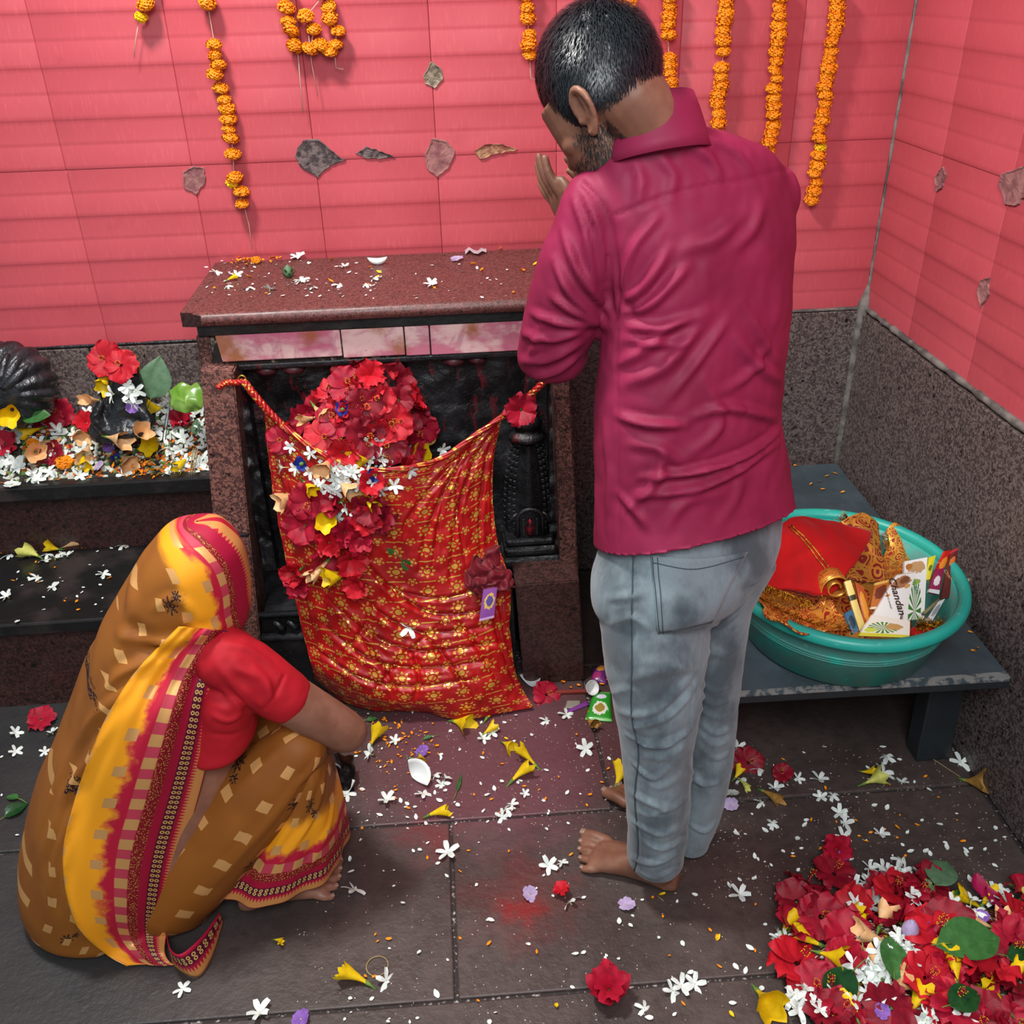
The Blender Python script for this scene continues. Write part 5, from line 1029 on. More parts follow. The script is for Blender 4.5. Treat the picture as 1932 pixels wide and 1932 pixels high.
leaf(atY(285, 752, 2.52), 'grey', 'large grey-green leaf standing upright behind the small figure', 1.2, (.15, -1, .1), 1.25, .03, 0); leaf(on(52, 790)[0], 'betel', 'broad green leaf on the left of the ledge', .3, (0, -.6, .7), .75); leaf(on(100, 795)[0], 'glossy', 'dark curved leaf between hibiscus on the ledge', -.3, (0, -.6, .7), .8); leaf(on(375, 820)[0], 'grey', 'grey-green leaf against the altar pillar on the ledge', 1.9, (-.3, -.8, .4), .5)
V = [[atY(322, 735, 2.50), atY(345, 722, 2.49), atY(378, 724, 2.48)], [atY(325, 755, 2.47), atY(350, 752, 2.45), atY(380, 750, 2.45)], [atY(330, 775, 2.46), atY(352, 778, 2.44), atY(379, 772, 2.45)]]
sheet('plastic_bag', V, plain('green_translucent_plastic', '#5d8a2c', .25, '#7da24a', 14), None, 22, 22, th=.001, lab='crumpled green plastic bag wedged between leaf and altar pillar', cat='bag', amp=.016, seed=6)
for x, y, k, lab in ((250, 768, 1, 'purple flower on the lap of the small figure'), (207, 847, 1, 'purple flower below the small figure'), (240, 838, 1, 'purple petal flower right of the small figure\'s foot'), (190, 882, 2, 'lilac flower at the front of the ledge'), (90, 1027, 1, 'vivid purple flower on the lower step')):
    p, n = on(x, y) if y < 1000 else (fl(x, y, .302), np.array([0, 0, 1.0])); put('periwinkle', PERI[k], p, n+np.array([0, -.5, .3]), None, .9, lab, 'flower', None, [('tube', JTUBE)], .2, .010, rl_)
p, n = on(222, 870); put('blue_flower', BLUE, p, (0, -.4, 1), None, 1.0, 'blue flower in front of the small figure', 'flower', None, [('calyx', CALYX)], .2, .010, rl_)
for k in range(75):
    x, y = (rl_.gauss(262, 24), rl_.gauss(882, 9)) if k < 40 else (rl_.uniform(140, 385), rl_.uniform(840, 905)); p, n = on(x, y); put('orange_petal', PET_O[k % 2], p, (0, -.2, 1), None, rl_.uniform(.8, 1.3), 'loose orange petal on the front of the ledge', 'petal', 'orange petals on the ledge', (), .4, .004, rl_)
for k in range(3): P = [atY(365+k*4, 845, 2.46), atY(358+k*4, 895, 2.405)]; o = obj('incense_stub', *tube_vf(P, .0016, 5), M_DRY, None, loc=P[0]); prop(o, 'burnt incense stub leaning at the right end of the ledge', 'incense', 'incense stubs on the ledge'); obj('burnt_tip', *tube_vf([P[1], P[1]+(P[1]-P[0])*.1], .0018, 5), M_BLACK, o)
for k, (a, b) in enumerate((((312, 830), (320, 770)), ((305, 840), (314, 780)), ((50, 822), (120, 822)))): P = [atY(*a, 2.47), atY(*b, 2.50)]; o = obj('incense_stick', *tube_vf(P, .0013, 5), M_BLACK, None, loc=P[0]); prop(o, ('black incense stick standing right of the small figure', 'second black incense stick leaning beside the first', 'black incense stick lying among flowers left of the peach bloom')[k], 'incense')
# the ledge edge and the lower step
put('periwinkle', PERI[0], fl(24, 917, .551), (0, 0, 1), None, 1.15, 'flat white five-petalled flower at the left front of the ledge', 'flower', None, [('tube', JTUBE)], .05, .004, rl_)
jasmine(fl(72, 908, .551), (0, 0, 1), 'white jasmine at the very edge of the ledge', None, 1.3, rl_); jasmine(fl(118, 897, .551), (0, 0, 1), 'white jasmine in front of the round marigold', None, 1.3, rl_)
GS, LS = 'jasmine on the lower step', 'white jasmine flower on the lower dark step'
for x, y in ((60, 1045), (90, 1048), (105, 1055), (115, 1046), (18, 1050), (232, 1031), (70, 1092), (100, 1110), (15, 1128), (85, 1060), (128, 1050), (195, 1085)): jasmine(fl(x, y, .3005), (0, 0, 1), LS, GS, 1.15, rl_)
trump(fl(128, 1036, .3005), 'peach', 'peach trumpet at the back of the lower step', None, .1, .95, rl_); trump(fl(68, 1052, .3005), 'pale', 'pale yellow trumpet in the cluster on the lower step', None, 2.6, .9, rl_); trump(fl(105, 1042, .3005), 'yellow', 'yellow trumpet in the cluster on the lower step', None, 3.3, .75, rl_)
for k in range(40):
    x, y = rl_.uniform(0, 250), rl_.uniform(1030, 1165); w_ = rl_.random() < .45; put('orange_petal' if w_ else 'white_petal', (PET_O if w_ else PET_W)[k % 2], fl(x, y, .3005), (0, 0, 1), None, rl_.uniform(.5, 1.1), 'loose orange petal on the lower step' if w_ else 'white petal scrap on the lower step', 'petal', 'orange petals on the lower step' if w_ else 'white petals on the lower step', (), .2, .002, rl_)
put('white_petal', PET_W[0], fl(33, 1175, .3005), (0, 0, 1), 1.2, 1.6, 'large white petal at the edge of the lower step', 'petal', None, (), .1, .002, rl_)
# ================================================================== STANDING MAN
man = thing('person', 'standing barefoot person in maroon shirt and grey jeans, palms joined before bowed face', 'person', (.38, 1.49, 0))
SK1 = skin('brown_skin', '#714a39', '#855c49', None)
# ---- head frame
HC = atY(1152, 204, 1.500)
az = math.radians(43); pt = math.radians(39)
hz = np.array([-math.sin(az), math.cos(az), 0]); HF = hz*math.cos(pt)+np.array([0, 0, -math.sin(pt)]); HU = hz*math.sin(pt)+np.array([0, 0, math.cos(pt)]); HL = np.cross(HU, HF)
roll = math.radians(4); HU, HL = HU*math.cos(roll)+HL*math.sin(roll), HL*math.cos(roll)-HU*math.sin(roll)
H = lambda f, l, u: HC+HF*f+HL*l+HU*u
S = .88
parts = head_parts(H, HF, HL, HU, S)
neck0 = atY(1222, 268, 1.500); parts.append(limb([H(-.036, 0, -.005), (H(-.036, 0, -.03)+neck0)/2+np.array([.006, -.004, .006]), neck0], [.054, .053, .056], 10, 20))
parts.append(limb([neck0, atY(1300, 420, 1.53), atY(1310, 900, 1.48)], [.05, .06, .06], 10, 16))
# ---- arms and joined hands
shL, elL = atY(1130, 420, 1.47), atY(1025, 672, 1.535); shR, elR = atY(1440, 380, 1.57), np.array([.50, 1.86, 1.13])
PALM = atY(1062, 392, 1.66); wrL = PALM+np.array([.012, -.010, -.062]); wrR = PALM+np.array([.045, .018, -.060])
parts.append(limb([atY(1300, 400, 1.53), shL, elL], [.03, .030, .034], 12, 16)); parts.append(limb([elL, (elL+wrL)/2, wrL], [.040, .036, .024], 10, 16))
parts.append(limb([atY(1300, 400, 1.53), shR, elR], [.03, .032, .034], 12, 16)); parts.append(limb([elR, (elR+wrR)/2, wrR], [.040, .036, .024], 10, 16))
hd = atY(1008, 292, 1.69)-PALM; hlen = np.linalg.norm(hd); hd /= hlen                                # finger direction
pn = np.cross(hd, np.array([.25, -.95, .1])); pn /= np.linalg.norm(pn); pw = np.cross(pn, hd); pw /= np.linalg.norm(pw)   # pw: across the knuckles, pn: palm normal
if pw[2] > 0: pw = -pw
def hand(c, s, spread=1.0):
    """palm plus five fingers; pw points from index to little finger"""
    nrm = pn*s; out = []
    out.append(loft(smooth_rings([(c-hd*.062+nrm*.0, pw*.024, nrm*.017), (c-hd*.035, pw*.034, nrm*.016), (c, pw*.040, nrm*.014), (c+hd*.022, pw*.040, nrm*.011)], 12), 20, 2.6))
    for k, (o, L, r, an) in enumerate(((-.030, .070, .0088, -.10), (-.0105, .079, .0092, -.02), (.0095, .072, .0088, .06), (.029, .056, .0076, .16))):
        d = hd*math.cos(an*spread)+pw*math.sin(an*spread); b0 = c+hd*.012+pw*o
        k1 = b0+d*L*.45+nrm*.004; k2 = b0+d*L*.75+nrm*.003; tip = b0+d*L-nrm*.002
        out.append(limb([b0, k1, k2, tip], [r*1.05, r*1.02, r*.92, r*.78], 12, 10))
    tb = c-hd*.040-pw*.026; out.append(limb([tb, tb+hd*.030-pw*.018-nrm*.006, tb+hd*.058-pw*.020-nrm*.008, tb+hd*.078-pw*.014-nrm*.008], [.014, .0115, .0105, .008], 12, 10))
    return out
parts += hand(PALM, -1 if np.dot(pn, CAM-PALM) < 0 else 1, 1.1)
off = -pn*(1 if np.dot(pn, CAM-PALM) > 0 else -1)
parts += hand(PALM+off*.030-hd*.004+np.array([.026, 0, 0]), -1 if np.dot(pn, CAM-PALM) > 0 else 1, .8)
# ---- legs and feet
def leg_axis(rows): return [atY(x, y, Y) for x, y, Y in rows]
hipL, hipR = atY(1235, 1080, 1.44), atY(1365, 1060, 1.49)
kneeL, kneeR = atY(1243, 1390, 1.375), atY(1338, 1380, 1.457); ankL, ankR = atY(1243, 1640, 1.365), atY(1312, 1575, 1.455)
for h_, k_, a_ in ((hipL, kneeL, ankL), (hipR, kneeR, ankR)): parts.append(limb([(h_+np.array([0, 0, .15])), h_, k_, a_], [.03, .045, .034, .030], 14, 16))
fhL, ftL = fl(1280, 1684)+np.array([.0, .006, 0]), fl(1092, 1600); fhR, ftR = fl(1318, 1600)+np.array([0, .01, 0]), fl(1158, 1490)
parts += foot(fhL, ftL, 1, ankL); parts += foot(fhR, ftR, -1, ankR)
V, Fc = voxel(parts, .0036, 3, .5)
obj('body', V, Fc, SK1, man)
# toenails
M_NAIL = plain('toenail', '#8d6f63', .35)
def nail(p, d, r, par):
    d = np.array([d[0], d[1], 0]); d /= np.linalg.norm(d); w = np.array([-d[1], d[0], 0])
    V_ = [np.array(p)+d*u*r+w*v*r*.8+np.array([0, 0, (.10-.35*v*v-.35*u*u*(u > 0))*r]) for u in (-.8, 0, .8) for v in (-1, -.5, 0, .5, 1)]
    obj('toenail', V_, grid_faces(3, 5), M_NAIL, par)
for (h_, t_, s) in ((fhL, ftL, 1), (fhR, ftR, -1)):
    d = (t_-h_); L = np.linalg.norm(d); d = d/L; w_ = np.array([d[1], -d[0], 0])*(-s)
    for k, (b, a1, r) in enumerate(((-.030, 1.01, .0140), (-.009, .995, .0098), (.009, .965, .0094), (.026, .915, .0090), (.042, .855, .0088))):
        p = h_*np.array([1, 1, 0])+d*a1*L+w_*b*(1+.25*k/4)*1.03+np.array([0, 0, r*1.92]); nail(p, d, r*.72, man)
# ---- hair: scalp cap and short strands
def hair_mat(name='black_hair'):
    g = NT(name); n = g.noise(300, 2, vec=g.coord()); return g.out(g.mix(n, '#0a0c0f', '#1f262d'), .38, spec=.6)  # blue-grey strand sheen is mixed into the black as lighter colour
M_HAIR = hair_mat()
HQ = H(-.015, 0, .053); hv, hf_ = ellipsoid(HQ, HF*.107*S, HL*.087*S, HU*.104*S, 72, 52)
hv = np.array(hv)
def hairline(v):
    d = v-HC; f, l, u = d@HF, d@HL, d@HU
    lim = .010+.040*np.clip((f-.005)/.07, 0, 1)**.9-.034*np.clip((-f-.005)/.06, 0, 1)
    lim = np.where((f > .006) & (f < .026) & (np.abs(l) > .05), lim-.026, lim)                    # sideburn
    return u-lim
keep = hairline(hv) > -.002
hF = [f for f in hf_ if all(keep[i] for i in f)]
used = sorted({i for f in hF for i in f}); mp = {i: k for k, i in enumerate(used)}
hV = hv[used]; hF = [tuple(mp[i] for i in f) for f in hF]
hV = hV+(hV-HC)/np.linalg.norm(hV-HC, axis=1)[:, None]*(.004*vnoise(hV, 45, 2))[:, None]
hair = obj('hair', hV, hF, M_HAIR, man)
b = MB(); r = random.Random(3); cnt = 0
while cnt < 15000:
    u = r.uniform(-1, 1); t = r.uniform(0, 2*math.pi); s_ = math.sqrt(1-u*u); n = HF*s_*math.cos(t)*.107*S+HL*s_*math.sin(t)*.087*S+HU*u*.104*S
    p = HQ+n; hl_ = hairline(p[None])[0]
    if hl_ < r.uniform(-.012, .004): continue
    nn = n/np.linalg.norm(n); cr = H(-.075, .0, .125); fl_ = p-cr; fl_ = fl_-nn*np.dot(fl_, nn); fl_ /= np.linalg.norm(fl_)+1e-9
    g_ = fl_+np.array([r.gauss(0, .25), r.gauss(0, .25), r.gauss(0, .25)])-np.array([0, 0, .35]); g_ = g_-nn*np.dot(g_, nn); g_ /= np.linalg.norm(g_)+1e-9
    L = r.uniform(.010, .019)*(1 if hl_ > .012 else .5); side = np.cross(nn, g_)*.00055
    p1 = p+g_*L*.5+nn*L*.34; p2 = p+g_*L+nn*L*.30
    k = len(b.V); b.V += [tuple(p-side), tuple(p+side), tuple(p1+side), tuple(p1-side), tuple(p2)]; b.F += [(k, k+1, k+2, k+3), (k+3, k+2, k+4)]; cnt += 1
st_ = obj('hair_strands', b.V, b.F, M_HAIR, hair); prop(st_, kind='stuff')
# beard stubble: tiny hairs over jaw and cheek of the body surface
bb = bvh_of(V, Fc); b = MB(); cnt = 0; tries = 0
while cnt < 5200 and tries < 60000:
    tries += 1; f, l, u = r.uniform(-.02, .11)*S, r.choice((-1, 1))*r.uniform(.0, .08), r.uniform(-.115, -.01)*S
    if u > -.045*S and f > .048*S: continue
    if u > -.02 and abs(f-.02) > .018: continue
    p0 = H(f, l, u); q, n, i, d_ = bb.find_nearest(Vector(p0))
    if d_ is None or d_ > .03 or (np.array(q)-HC)@HU < -.12: continue
    q = np.array(q); n = np.array(n); g_ = HF*.5-HU+np.array([r.gauss(0, .3) for _ in range(3)]); g_ = g_-n*np.dot(g_, n); g_ /= np.linalg.norm(g_)+1e-9; L = r.uniform(.004, .009); side = np.cross(n, g_)*.0004
    k = len(b.V); b.V += [tuple(q-side), tuple(q+side), tuple(q+g_*L+n*L*.5)]; b.F += [(k, k+1, k+2)]; cnt += 1
prop(obj('beard', b.V, b.F, plain('beard_stubble', '#0b0908', .7), man), kind='stuff')

# ---- shirt
M_SHIRT = cloth_mat('maroon_cotton', '#862042', '#781b39', .58, 0.0)
tor = [pxring(1100, 1136, 1486, 1.45, .74, 22), pxring(1040, 1132, 1494, 1.455, .74, 22), pxring(985, 1131, 1494, 1.46, .70, 21), pxring(900, 1132, 1482, 1.47, .62, 20), pxring(800, 1130, 1468, 1.475, .62, 20), pxring(700, 1136, 1476, 1.485, .60, 20), pxring(600, 1146, 1488, 1.495, .60, 20),
       pxring(500, 1140, 1494, 1.505, .58, 20), pxring(420, 1125, 1496, 1.51, .55, 18), pxring(352, 1118, 1486, 1.515, .48, 17), pxring(302, 1135, 1462, 1.512, .46, 17), pxring(270, 1156, 1405, 1.505, .56, 17), pxring(248, 1166, 1345, 1.500, .78, 17), pxring(232, 1180, 1310, 1.498, .92, 17)]
sp_ = [loft(smooth_rings(tor, 60), 48, 2.25)]
sp_.append(limb([atY(1130, 395, 1.49), atY(1092, 505, 1.495), atY(1062, 600, 1.51), atY(1040, 655, 1.53)], [.062, .068, .064, .058], 24, 26))
sp_.append(limb([atY(1036, 662, 1.53), atY(1040, 600, 1.60), wrL+np.array([.0, -.004, -.05])], [.054, .048, .036], 18, 24))
sp_.append(ellipsoid(atY(1042, 668, 1.53), np.array([.062, 0, 0]), np.array([0, .05, 0]), np.array([0, 0, .050])))
sp_.append(limb([atY(1440, 372, 1.565), (shR+elR)/2+np.array([-.01, .0, 0]), elR], [.060, .058, .050], 16, 24)); sp_.append(limb([elR, wrR+np.array([.01, .01, -.06])], [.050, .040], 10, 20))
V, Fc = voxel(sp_, .0052, 7, .5)
SHIRT_FOLDS = [
 ([(1165, 785), (1225, 800), (1292, 803)], .013, .011), ([(1182, 838), (1240, 845), (1290, 880)], .015, .006), ([(1175, 725), (1255, 690), (1335, 590)], .018, .008), ([(1255, 760), (1310, 690), (1375, 600)], .014, .006),
 ([(1212, 902), (1330, 885), (1420, 850), (1478, 805)], .012, .013), ([(1195, 935), (1300, 925), (1385, 890), (1470, 832)], .014, .010), ([(1185, 960), (1240, 905), (1250, 845)], .014, .007), ([(1160, 690), (1215, 660), (1270, 610)], .015, .007),
 ([(1170, 575), (1215, 540), (1262, 470)], .014, .010), ([(1172, 590), (1225, 575), (1300, 500)], .014, .009), ([(1168, 610), (1240, 620), (1330, 590)], .014, .008), ([(1175, 540), (1195, 470), (1245, 405)], .011, .007), ([(1180, 640), (1260, 650), (1300, 640)], .012, .006),
 ([(1290, 470), (1350, 450), (1420, 390)], .02, .006), ([(1380, 470), (1420, 430), (1440, 380)], .02, .007), ([(1390, 640), (1430, 690), (1475, 720)], .016, .007), ([(1400, 570), (1440, 640), (1470, 690)], .015, .005), ([(1360, 740), (1420, 700), (1450, 640)], .016, .005),
 ([(1300, 790), (1370, 770), (1465, 790)], .014, .008), ([(1330, 720), (1360, 800), (1300, 860)], .016, .005), ([(1225, 1000), (1195, 960), (1165, 930)], .013, .006), ([(1250, 1010), (1290, 950), (1350, 930)], .018, .005), ([(1350, 1000), (1390, 940), (1400, 890)], .018, .004),
 ([(1140, 800), (1150, 900), (1145, 1000)], .014, .004), ([(1240, 290), (1270, 330), (1265, 370)], .014, .005), ([(1300, 270), (1340, 300), (1360, 340)], .014, .006), ([(1340, 260), (1390, 290), (1420, 330)], .012, .005), ([(1190, 300), (1210, 340), (1200, 390)], .014, .004),
 ([(1080, 370), (1105, 440), (1120, 540)], .012, .007), ([(1100, 370), (1128, 430), (1140, 520)], .010, .006), ([(1060, 430), (1090, 510), (1150, 590)], .012, .008), ([(1045, 490), (1080, 560), (1150, 615)], .012, .009), ([(1040, 560), (1085, 590), (1145, 620)], .012, .009), ([(1000, 590), (1060, 610), (1120, 615)], .012, .007),
 ([(985, 630), (1040, 640), (1100, 625)], .012, .007), ([(975, 680), (1030, 680), (1095, 650)], .013, .006), ([(1000, 715), (1050, 700), (1095, 670)], .012, .006), ([(1020, 600), (1010, 650), (990, 690)], .013, .005),
 ([(1164, 405), (1250, 372), (1330, 352), (1410, 338), (1488, 318)], .0032, .0030, 'seam'), ([(1098, 345), (1130, 378), (1152, 425), (1163, 500), (1165, 590)], .0042, .0045, 'seam'), ([(1163, 625), (1163, 720), (1164, 820), (1165, 930), (1168, 1030)], .0030, .0025, 'seam'),
 ([(1168, 560), (1190, 590), (1170, 620)], .010, .009, 'groove'), ([(1150, 520), (1152, 580), (1165, 610)], .007, .006, 'groove')]
V0 = V.copy(); V = ripple(V, Fc, .0035, 14, (1, 1, .6)); V = ripple(V, Fc, .0022, 34, (1, .8, .55), (3, 1, 4)); V = folds(V, Fc, [(l[0], l[1]*(.82 if len(l) == 3 else 1), l[2]*(1.25 if len(l) == 3 else 1))+tuple(l[3:]) for l in SHIRT_FOLDS])
# open hem: cut the form along the curved tail line and drop what lies below it
_b = bvh_of(V, Fc); _h = [hit(_b, *q)[0] for q in ((1136, 1040), (1180, 1048), (1250, 1040), (1330, 1026), (1400, 1008), (1460, 985), (1492, 966))]; _h = np.array([q for q in _h if q is not None])
_A = np.linalg.lstsq(np.c_[_h[:, 0], _h[:, 1], np.ones(len(_h))], _h[:, 2], rcond=None)[0]
def hem_z(P): return P[:, 0]*_A[0]+np.minimum(P[:, 1], 1.47)*_A[1]+_A[2]
w_h = np.clip((V0[:, 2]-hem_z(V0)-.004)/.07, 0, 1)[:, None]*.85+.15; V = V0*(1-w_h)+V*w_h
cut = V[:, 2] < hem_z(V)
near = cut & (V[:, 0] > .15)
Fc2 = [f for f in Fc if not all(near[i] for i in f)]
for i in {i for f in Fc2 for i in f if near[i]}: V[i, 2] = hem_z(V[i:i+1])[0]
used = sorted({i for f in Fc2 for i in f}); mp = {i: k for k, i in enumerate(used)}
shirt = obj('shirt', V[used], [tuple(mp[i] for i in f) for f in Fc2], M_SHIRT, man)
sol = shirt.modifiers.new('cloth_thickness', 'SOLIDIFY'); sol.thickness = .0022; sol.offset = -1
# collar: stand and folded fall
cc = atY(1236, 250, 1.498)
cax = np.array([-math.cos(.38), -math.sin(.38), 0.0]); cay = np.array([-math.sin(.38)*.92, math.cos(.38)*.92, -.38]); cup = np.cross(cax, cay)*-1.0; cup = cup if cup[2] > 0 else -cup
rows = []
for z_, k_ in ((-.012, 1.00), (.018, .95), (.034, .94), (.036, .99), (.018, 1.06), (-.006, 1.13), (-.018, 1.17), (-.032, 1.21)):
    row = []
    for t in np.linspace(math.radians(112), math.radians(428), 44):
        back = .5-.5*math.sin(t); row.append(cc+cax*math.cos(t)*.068*k_+cay*math.sin(t)*.064*k_+cup*(z_*(1+.25*back)))
    rows.append(row)
G = np.array(rows); col_ = obj('collar', G.reshape(-1, 3), grid_faces(8, 44), M_SHIRT, shirt)
sol = col_.modifiers.new('cloth_thickness', 'SOLIDIFY'); sol.thickness = .002
# cuff edge at the left wrist
cu = wrL+np.array([0, -.004, -.048]); obj('cuff', *limb([cu-np.array([.0, .01, .02]), cu+np.array([.004, .0, .012])], [.040, .036], 6, 20), M_SHIRT, shirt)

# ---- jeans
def denim():
    g = NT('washed_grey_denim'); p = g.geo(); n = g.noise(11, 4, .6, vec=g.scale(p, (1, 1, .6))); c = g.mix(g.ramp(n, .35, .66), '#465157', '#808f95')
    c = g.mix(g.math('MULTIPLY', g.ramp(g.noise(5, 3, vec=p), .45, .7), .5), c, '#74767a'); c = g.mix(g.math('MULTIPLY', g.noise(420, 2, vec=g.scale(p, (1, 1, .2))), .35), c, '#3d464a')
    g.bump(g.noise(800, 2, vec=p), .2, .001); return g.out(c, .8, sheen=.2, spec=.25)
M_DENIM = denim()
jl = [pxring(1085, 1130, 1330, 1.425, .85, 40), pxring(1180, 1136, 1338, 1.40, .86, 42), pxring(1280, 1150, 1328, 1.385, .9, 45), pxring(1380, 1170, 1312, 1.375, .95, 45), pxring(1470, 1178, 1303, 1.368, .95, 45), pxring(1560, 1186, 1298, 1.362, .95, 45), pxring(1612, 1184, 1290, 1.358, 1.0, 45), pxring(1626, 1188, 1286, 1.358, 1.05, 45)]
jr = [pxring(1060, 1290, 1462, 1.495, .85, 40), pxring(1150, 1280, 1418, 1.48, .86, 42), pxring(1270, 1278, 1398, 1.465, .9, 45), pxring(1370, 1285, 1388, 1.455, .95, 45), pxring(1460, 1280, 1377, 1.455, .95, 45), pxring(1540, 1270, 1358, 1.455, .95, 45), pxring(1580, 1262, 1340, 1.45, 1.0, 45), pxring(1592, 1264, 1336, 1.45, 1.0, 45)]
pel = [pxring(920, 1160, 1455, 1.47, .58, 25), pxring(1000, 1144, 1470, 1.465, .60, 26), pxring(1060, 1128, 1460, 1.458, .66, 30), pxring(1110, 1128, 1422, 1.45, .66, 32), pxring(1150, 1165, 1400, 1.445, .5, 34)]
def open_loft(r, m): return loft(smooth_rings(r, m), 36, 2.15)
V, Fc = voxel([open_loft(jl, 60), open_loft(jr, 60), open_loft(pel, 30)], .0050, 6, .5)
JF = []
for k, y in enumerate((1395, 1425, 1450, 1478, 1505, 1532, 1560)):                                  # stacked creases below the knee
    JF.append(([(1182+k*1.5+(0, 22, 6, 30, 2, 14, 0)[k], y-8+(0, 9, -6, 5, 0, 8, -4)[k]), (1240+(0, 14, -10, 8, 20, -6, 4)[k], y+12+(0, -7, 6, -4, 8, -6, 2)[k]), (1300-k-(20, 0, 34, 6, 0, 26, 8)[k], y-14+(8, -10, 12, -6, 6, -8, 10)[k])], (.008, .011, .007, .010, .012, .008, .010)[k], (.0065, .0048, .0075, .004, .007, .005, .006)[k]))
JF += [([(1190, 1618), (1235, 1628), (1288, 1602)], .009, .0085), ([(1210, 1585), (1250, 1602), (1296, 1575)], .009, .006), ([(1205, 1645), (1240, 1655), (1285, 1630)], .008, .006),
       ([(1190, 1375), (1260, 1350), (1318, 1290)], .012, .009), ([(1170, 1345), (1230, 1345), (1312, 1270)], .014, .008), ([(1205, 1400), (1260, 1400), (1310, 1370)], .011, .008), ([(1180, 1290), (1250, 1262), (1320, 1260)], .018, .007), ([(1205, 1255), (1260, 1245), (1290, 1262)], .016, .006),
       ([(1145, 1130), (1190, 1125), (1215, 1120)], .010, .005), ([(1150, 1180), (1195, 1165), (1230, 1195)], .010, .005), ([(1240, 1190), (1290, 1200), (1335, 1185)], .008, .008, 'groove'), ([(1150, 1310), (1190, 1300), (1195, 1310)], .012, .005),
       ([(1195, 1050), (1192, 1150), (1192, 1260), (1192, 1350), (1205, 1420), (1198, 1500), (1204, 1600), (1195, 1650)], .0030, .0030, 'seam'), ([(1325, 1190), (1310, 1300), (1298, 1400)], .006, .006, 'groove')]
for k, y in enumerate((1300, 1325, 1350, 1378, 1400, 1425)): JF.append(([(1320, y-16), (1350, y+6), (1392-k*2, y-10)], .009, .0055 if k % 2 else .004))
JF += [([(1305, 1470), (1340, 1480), (1372, 1468)], .009, .006), ([(1300, 1555), (1330, 1568), (1352, 1545)], .008, .007), ([(1300, 1450), (1335, 1490), (1350, 1500)], .008, .004), ([(1345, 1180), (1380, 1165), (1412, 1130)], .010, .006), ([(1335, 1230), (1370, 1235), (1400, 1220)], .012, .004), ([(1395, 1110), (1420, 1110), (1440, 1090)], .008, .007, 'groove')]
V = ripple(V, Fc, .003, 16); V = folds(V, Fc, JF)
jeans = obj('jeans', V, Fc, M_DENIM, man)
jb = bvh_of(V, Fc); M_STITCH = plain('dark_stitching', '#39424a', .8)
def on_form_patch(b, name, corners, nu, nv, mat, par, off=.003, bulge=0.0):
    (a, b_, c, d) = [np.array(q, float) for q in corners]; P = []
    for v in np.linspace(0, 1, nv):
        for u in np.linspace(0, 1, nu):
            q = (a*(1-u)+b_*u)*(1-v)+(d*(1-u)+c*u)*v; p, n = hit(b, q[0], q[1] + bulge*math.sin(math.pi*u)*(1-v))
            if p is None: p, n = P[-1], np.array([0, -1.0, 0])
            P.append(p+n*off)
    o = obj(name, P, grid_faces(nv, nu), mat, par); s = o.modifiers.new('cloth_thickness', 'SOLIDIFY'); s.thickness = .0025; s.offset = 0; return o
pk = on_form_patch(jb, 'back_pocket', ((1228, 1045), (1408, 1040), (1340, 1172), (1240, 1194)), 22, 18, M_DENIM, jeans, .0035, 10)
for pts in (((1231, 1048), (1236, 1120), (1243, 1190)), ((1240, 1050), (1245, 1120), (1250, 1190)), ((1243, 1190), (1290, 1182), (1338, 1170)), ((1233, 1060), (1310, 1072), (1400, 1050))):
    P = surf_line(jb, pts, 24, .006)
    if len(P) > 2: obj('stitch_line', *tube_vf(P, .0008, 5), M_STITCH, pk)
P = surf_line(jb, ((1195, 1050), (1192, 1150), (1192, 1260), (1192, 1350), (1205, 1420), (1198, 1500), (1204, 1600), (1195, 1650)), 60, .001)
if len(P) > 2: obj('side_seam', *tube_vf(P, .0013, 6), M_STITCH, jeans)
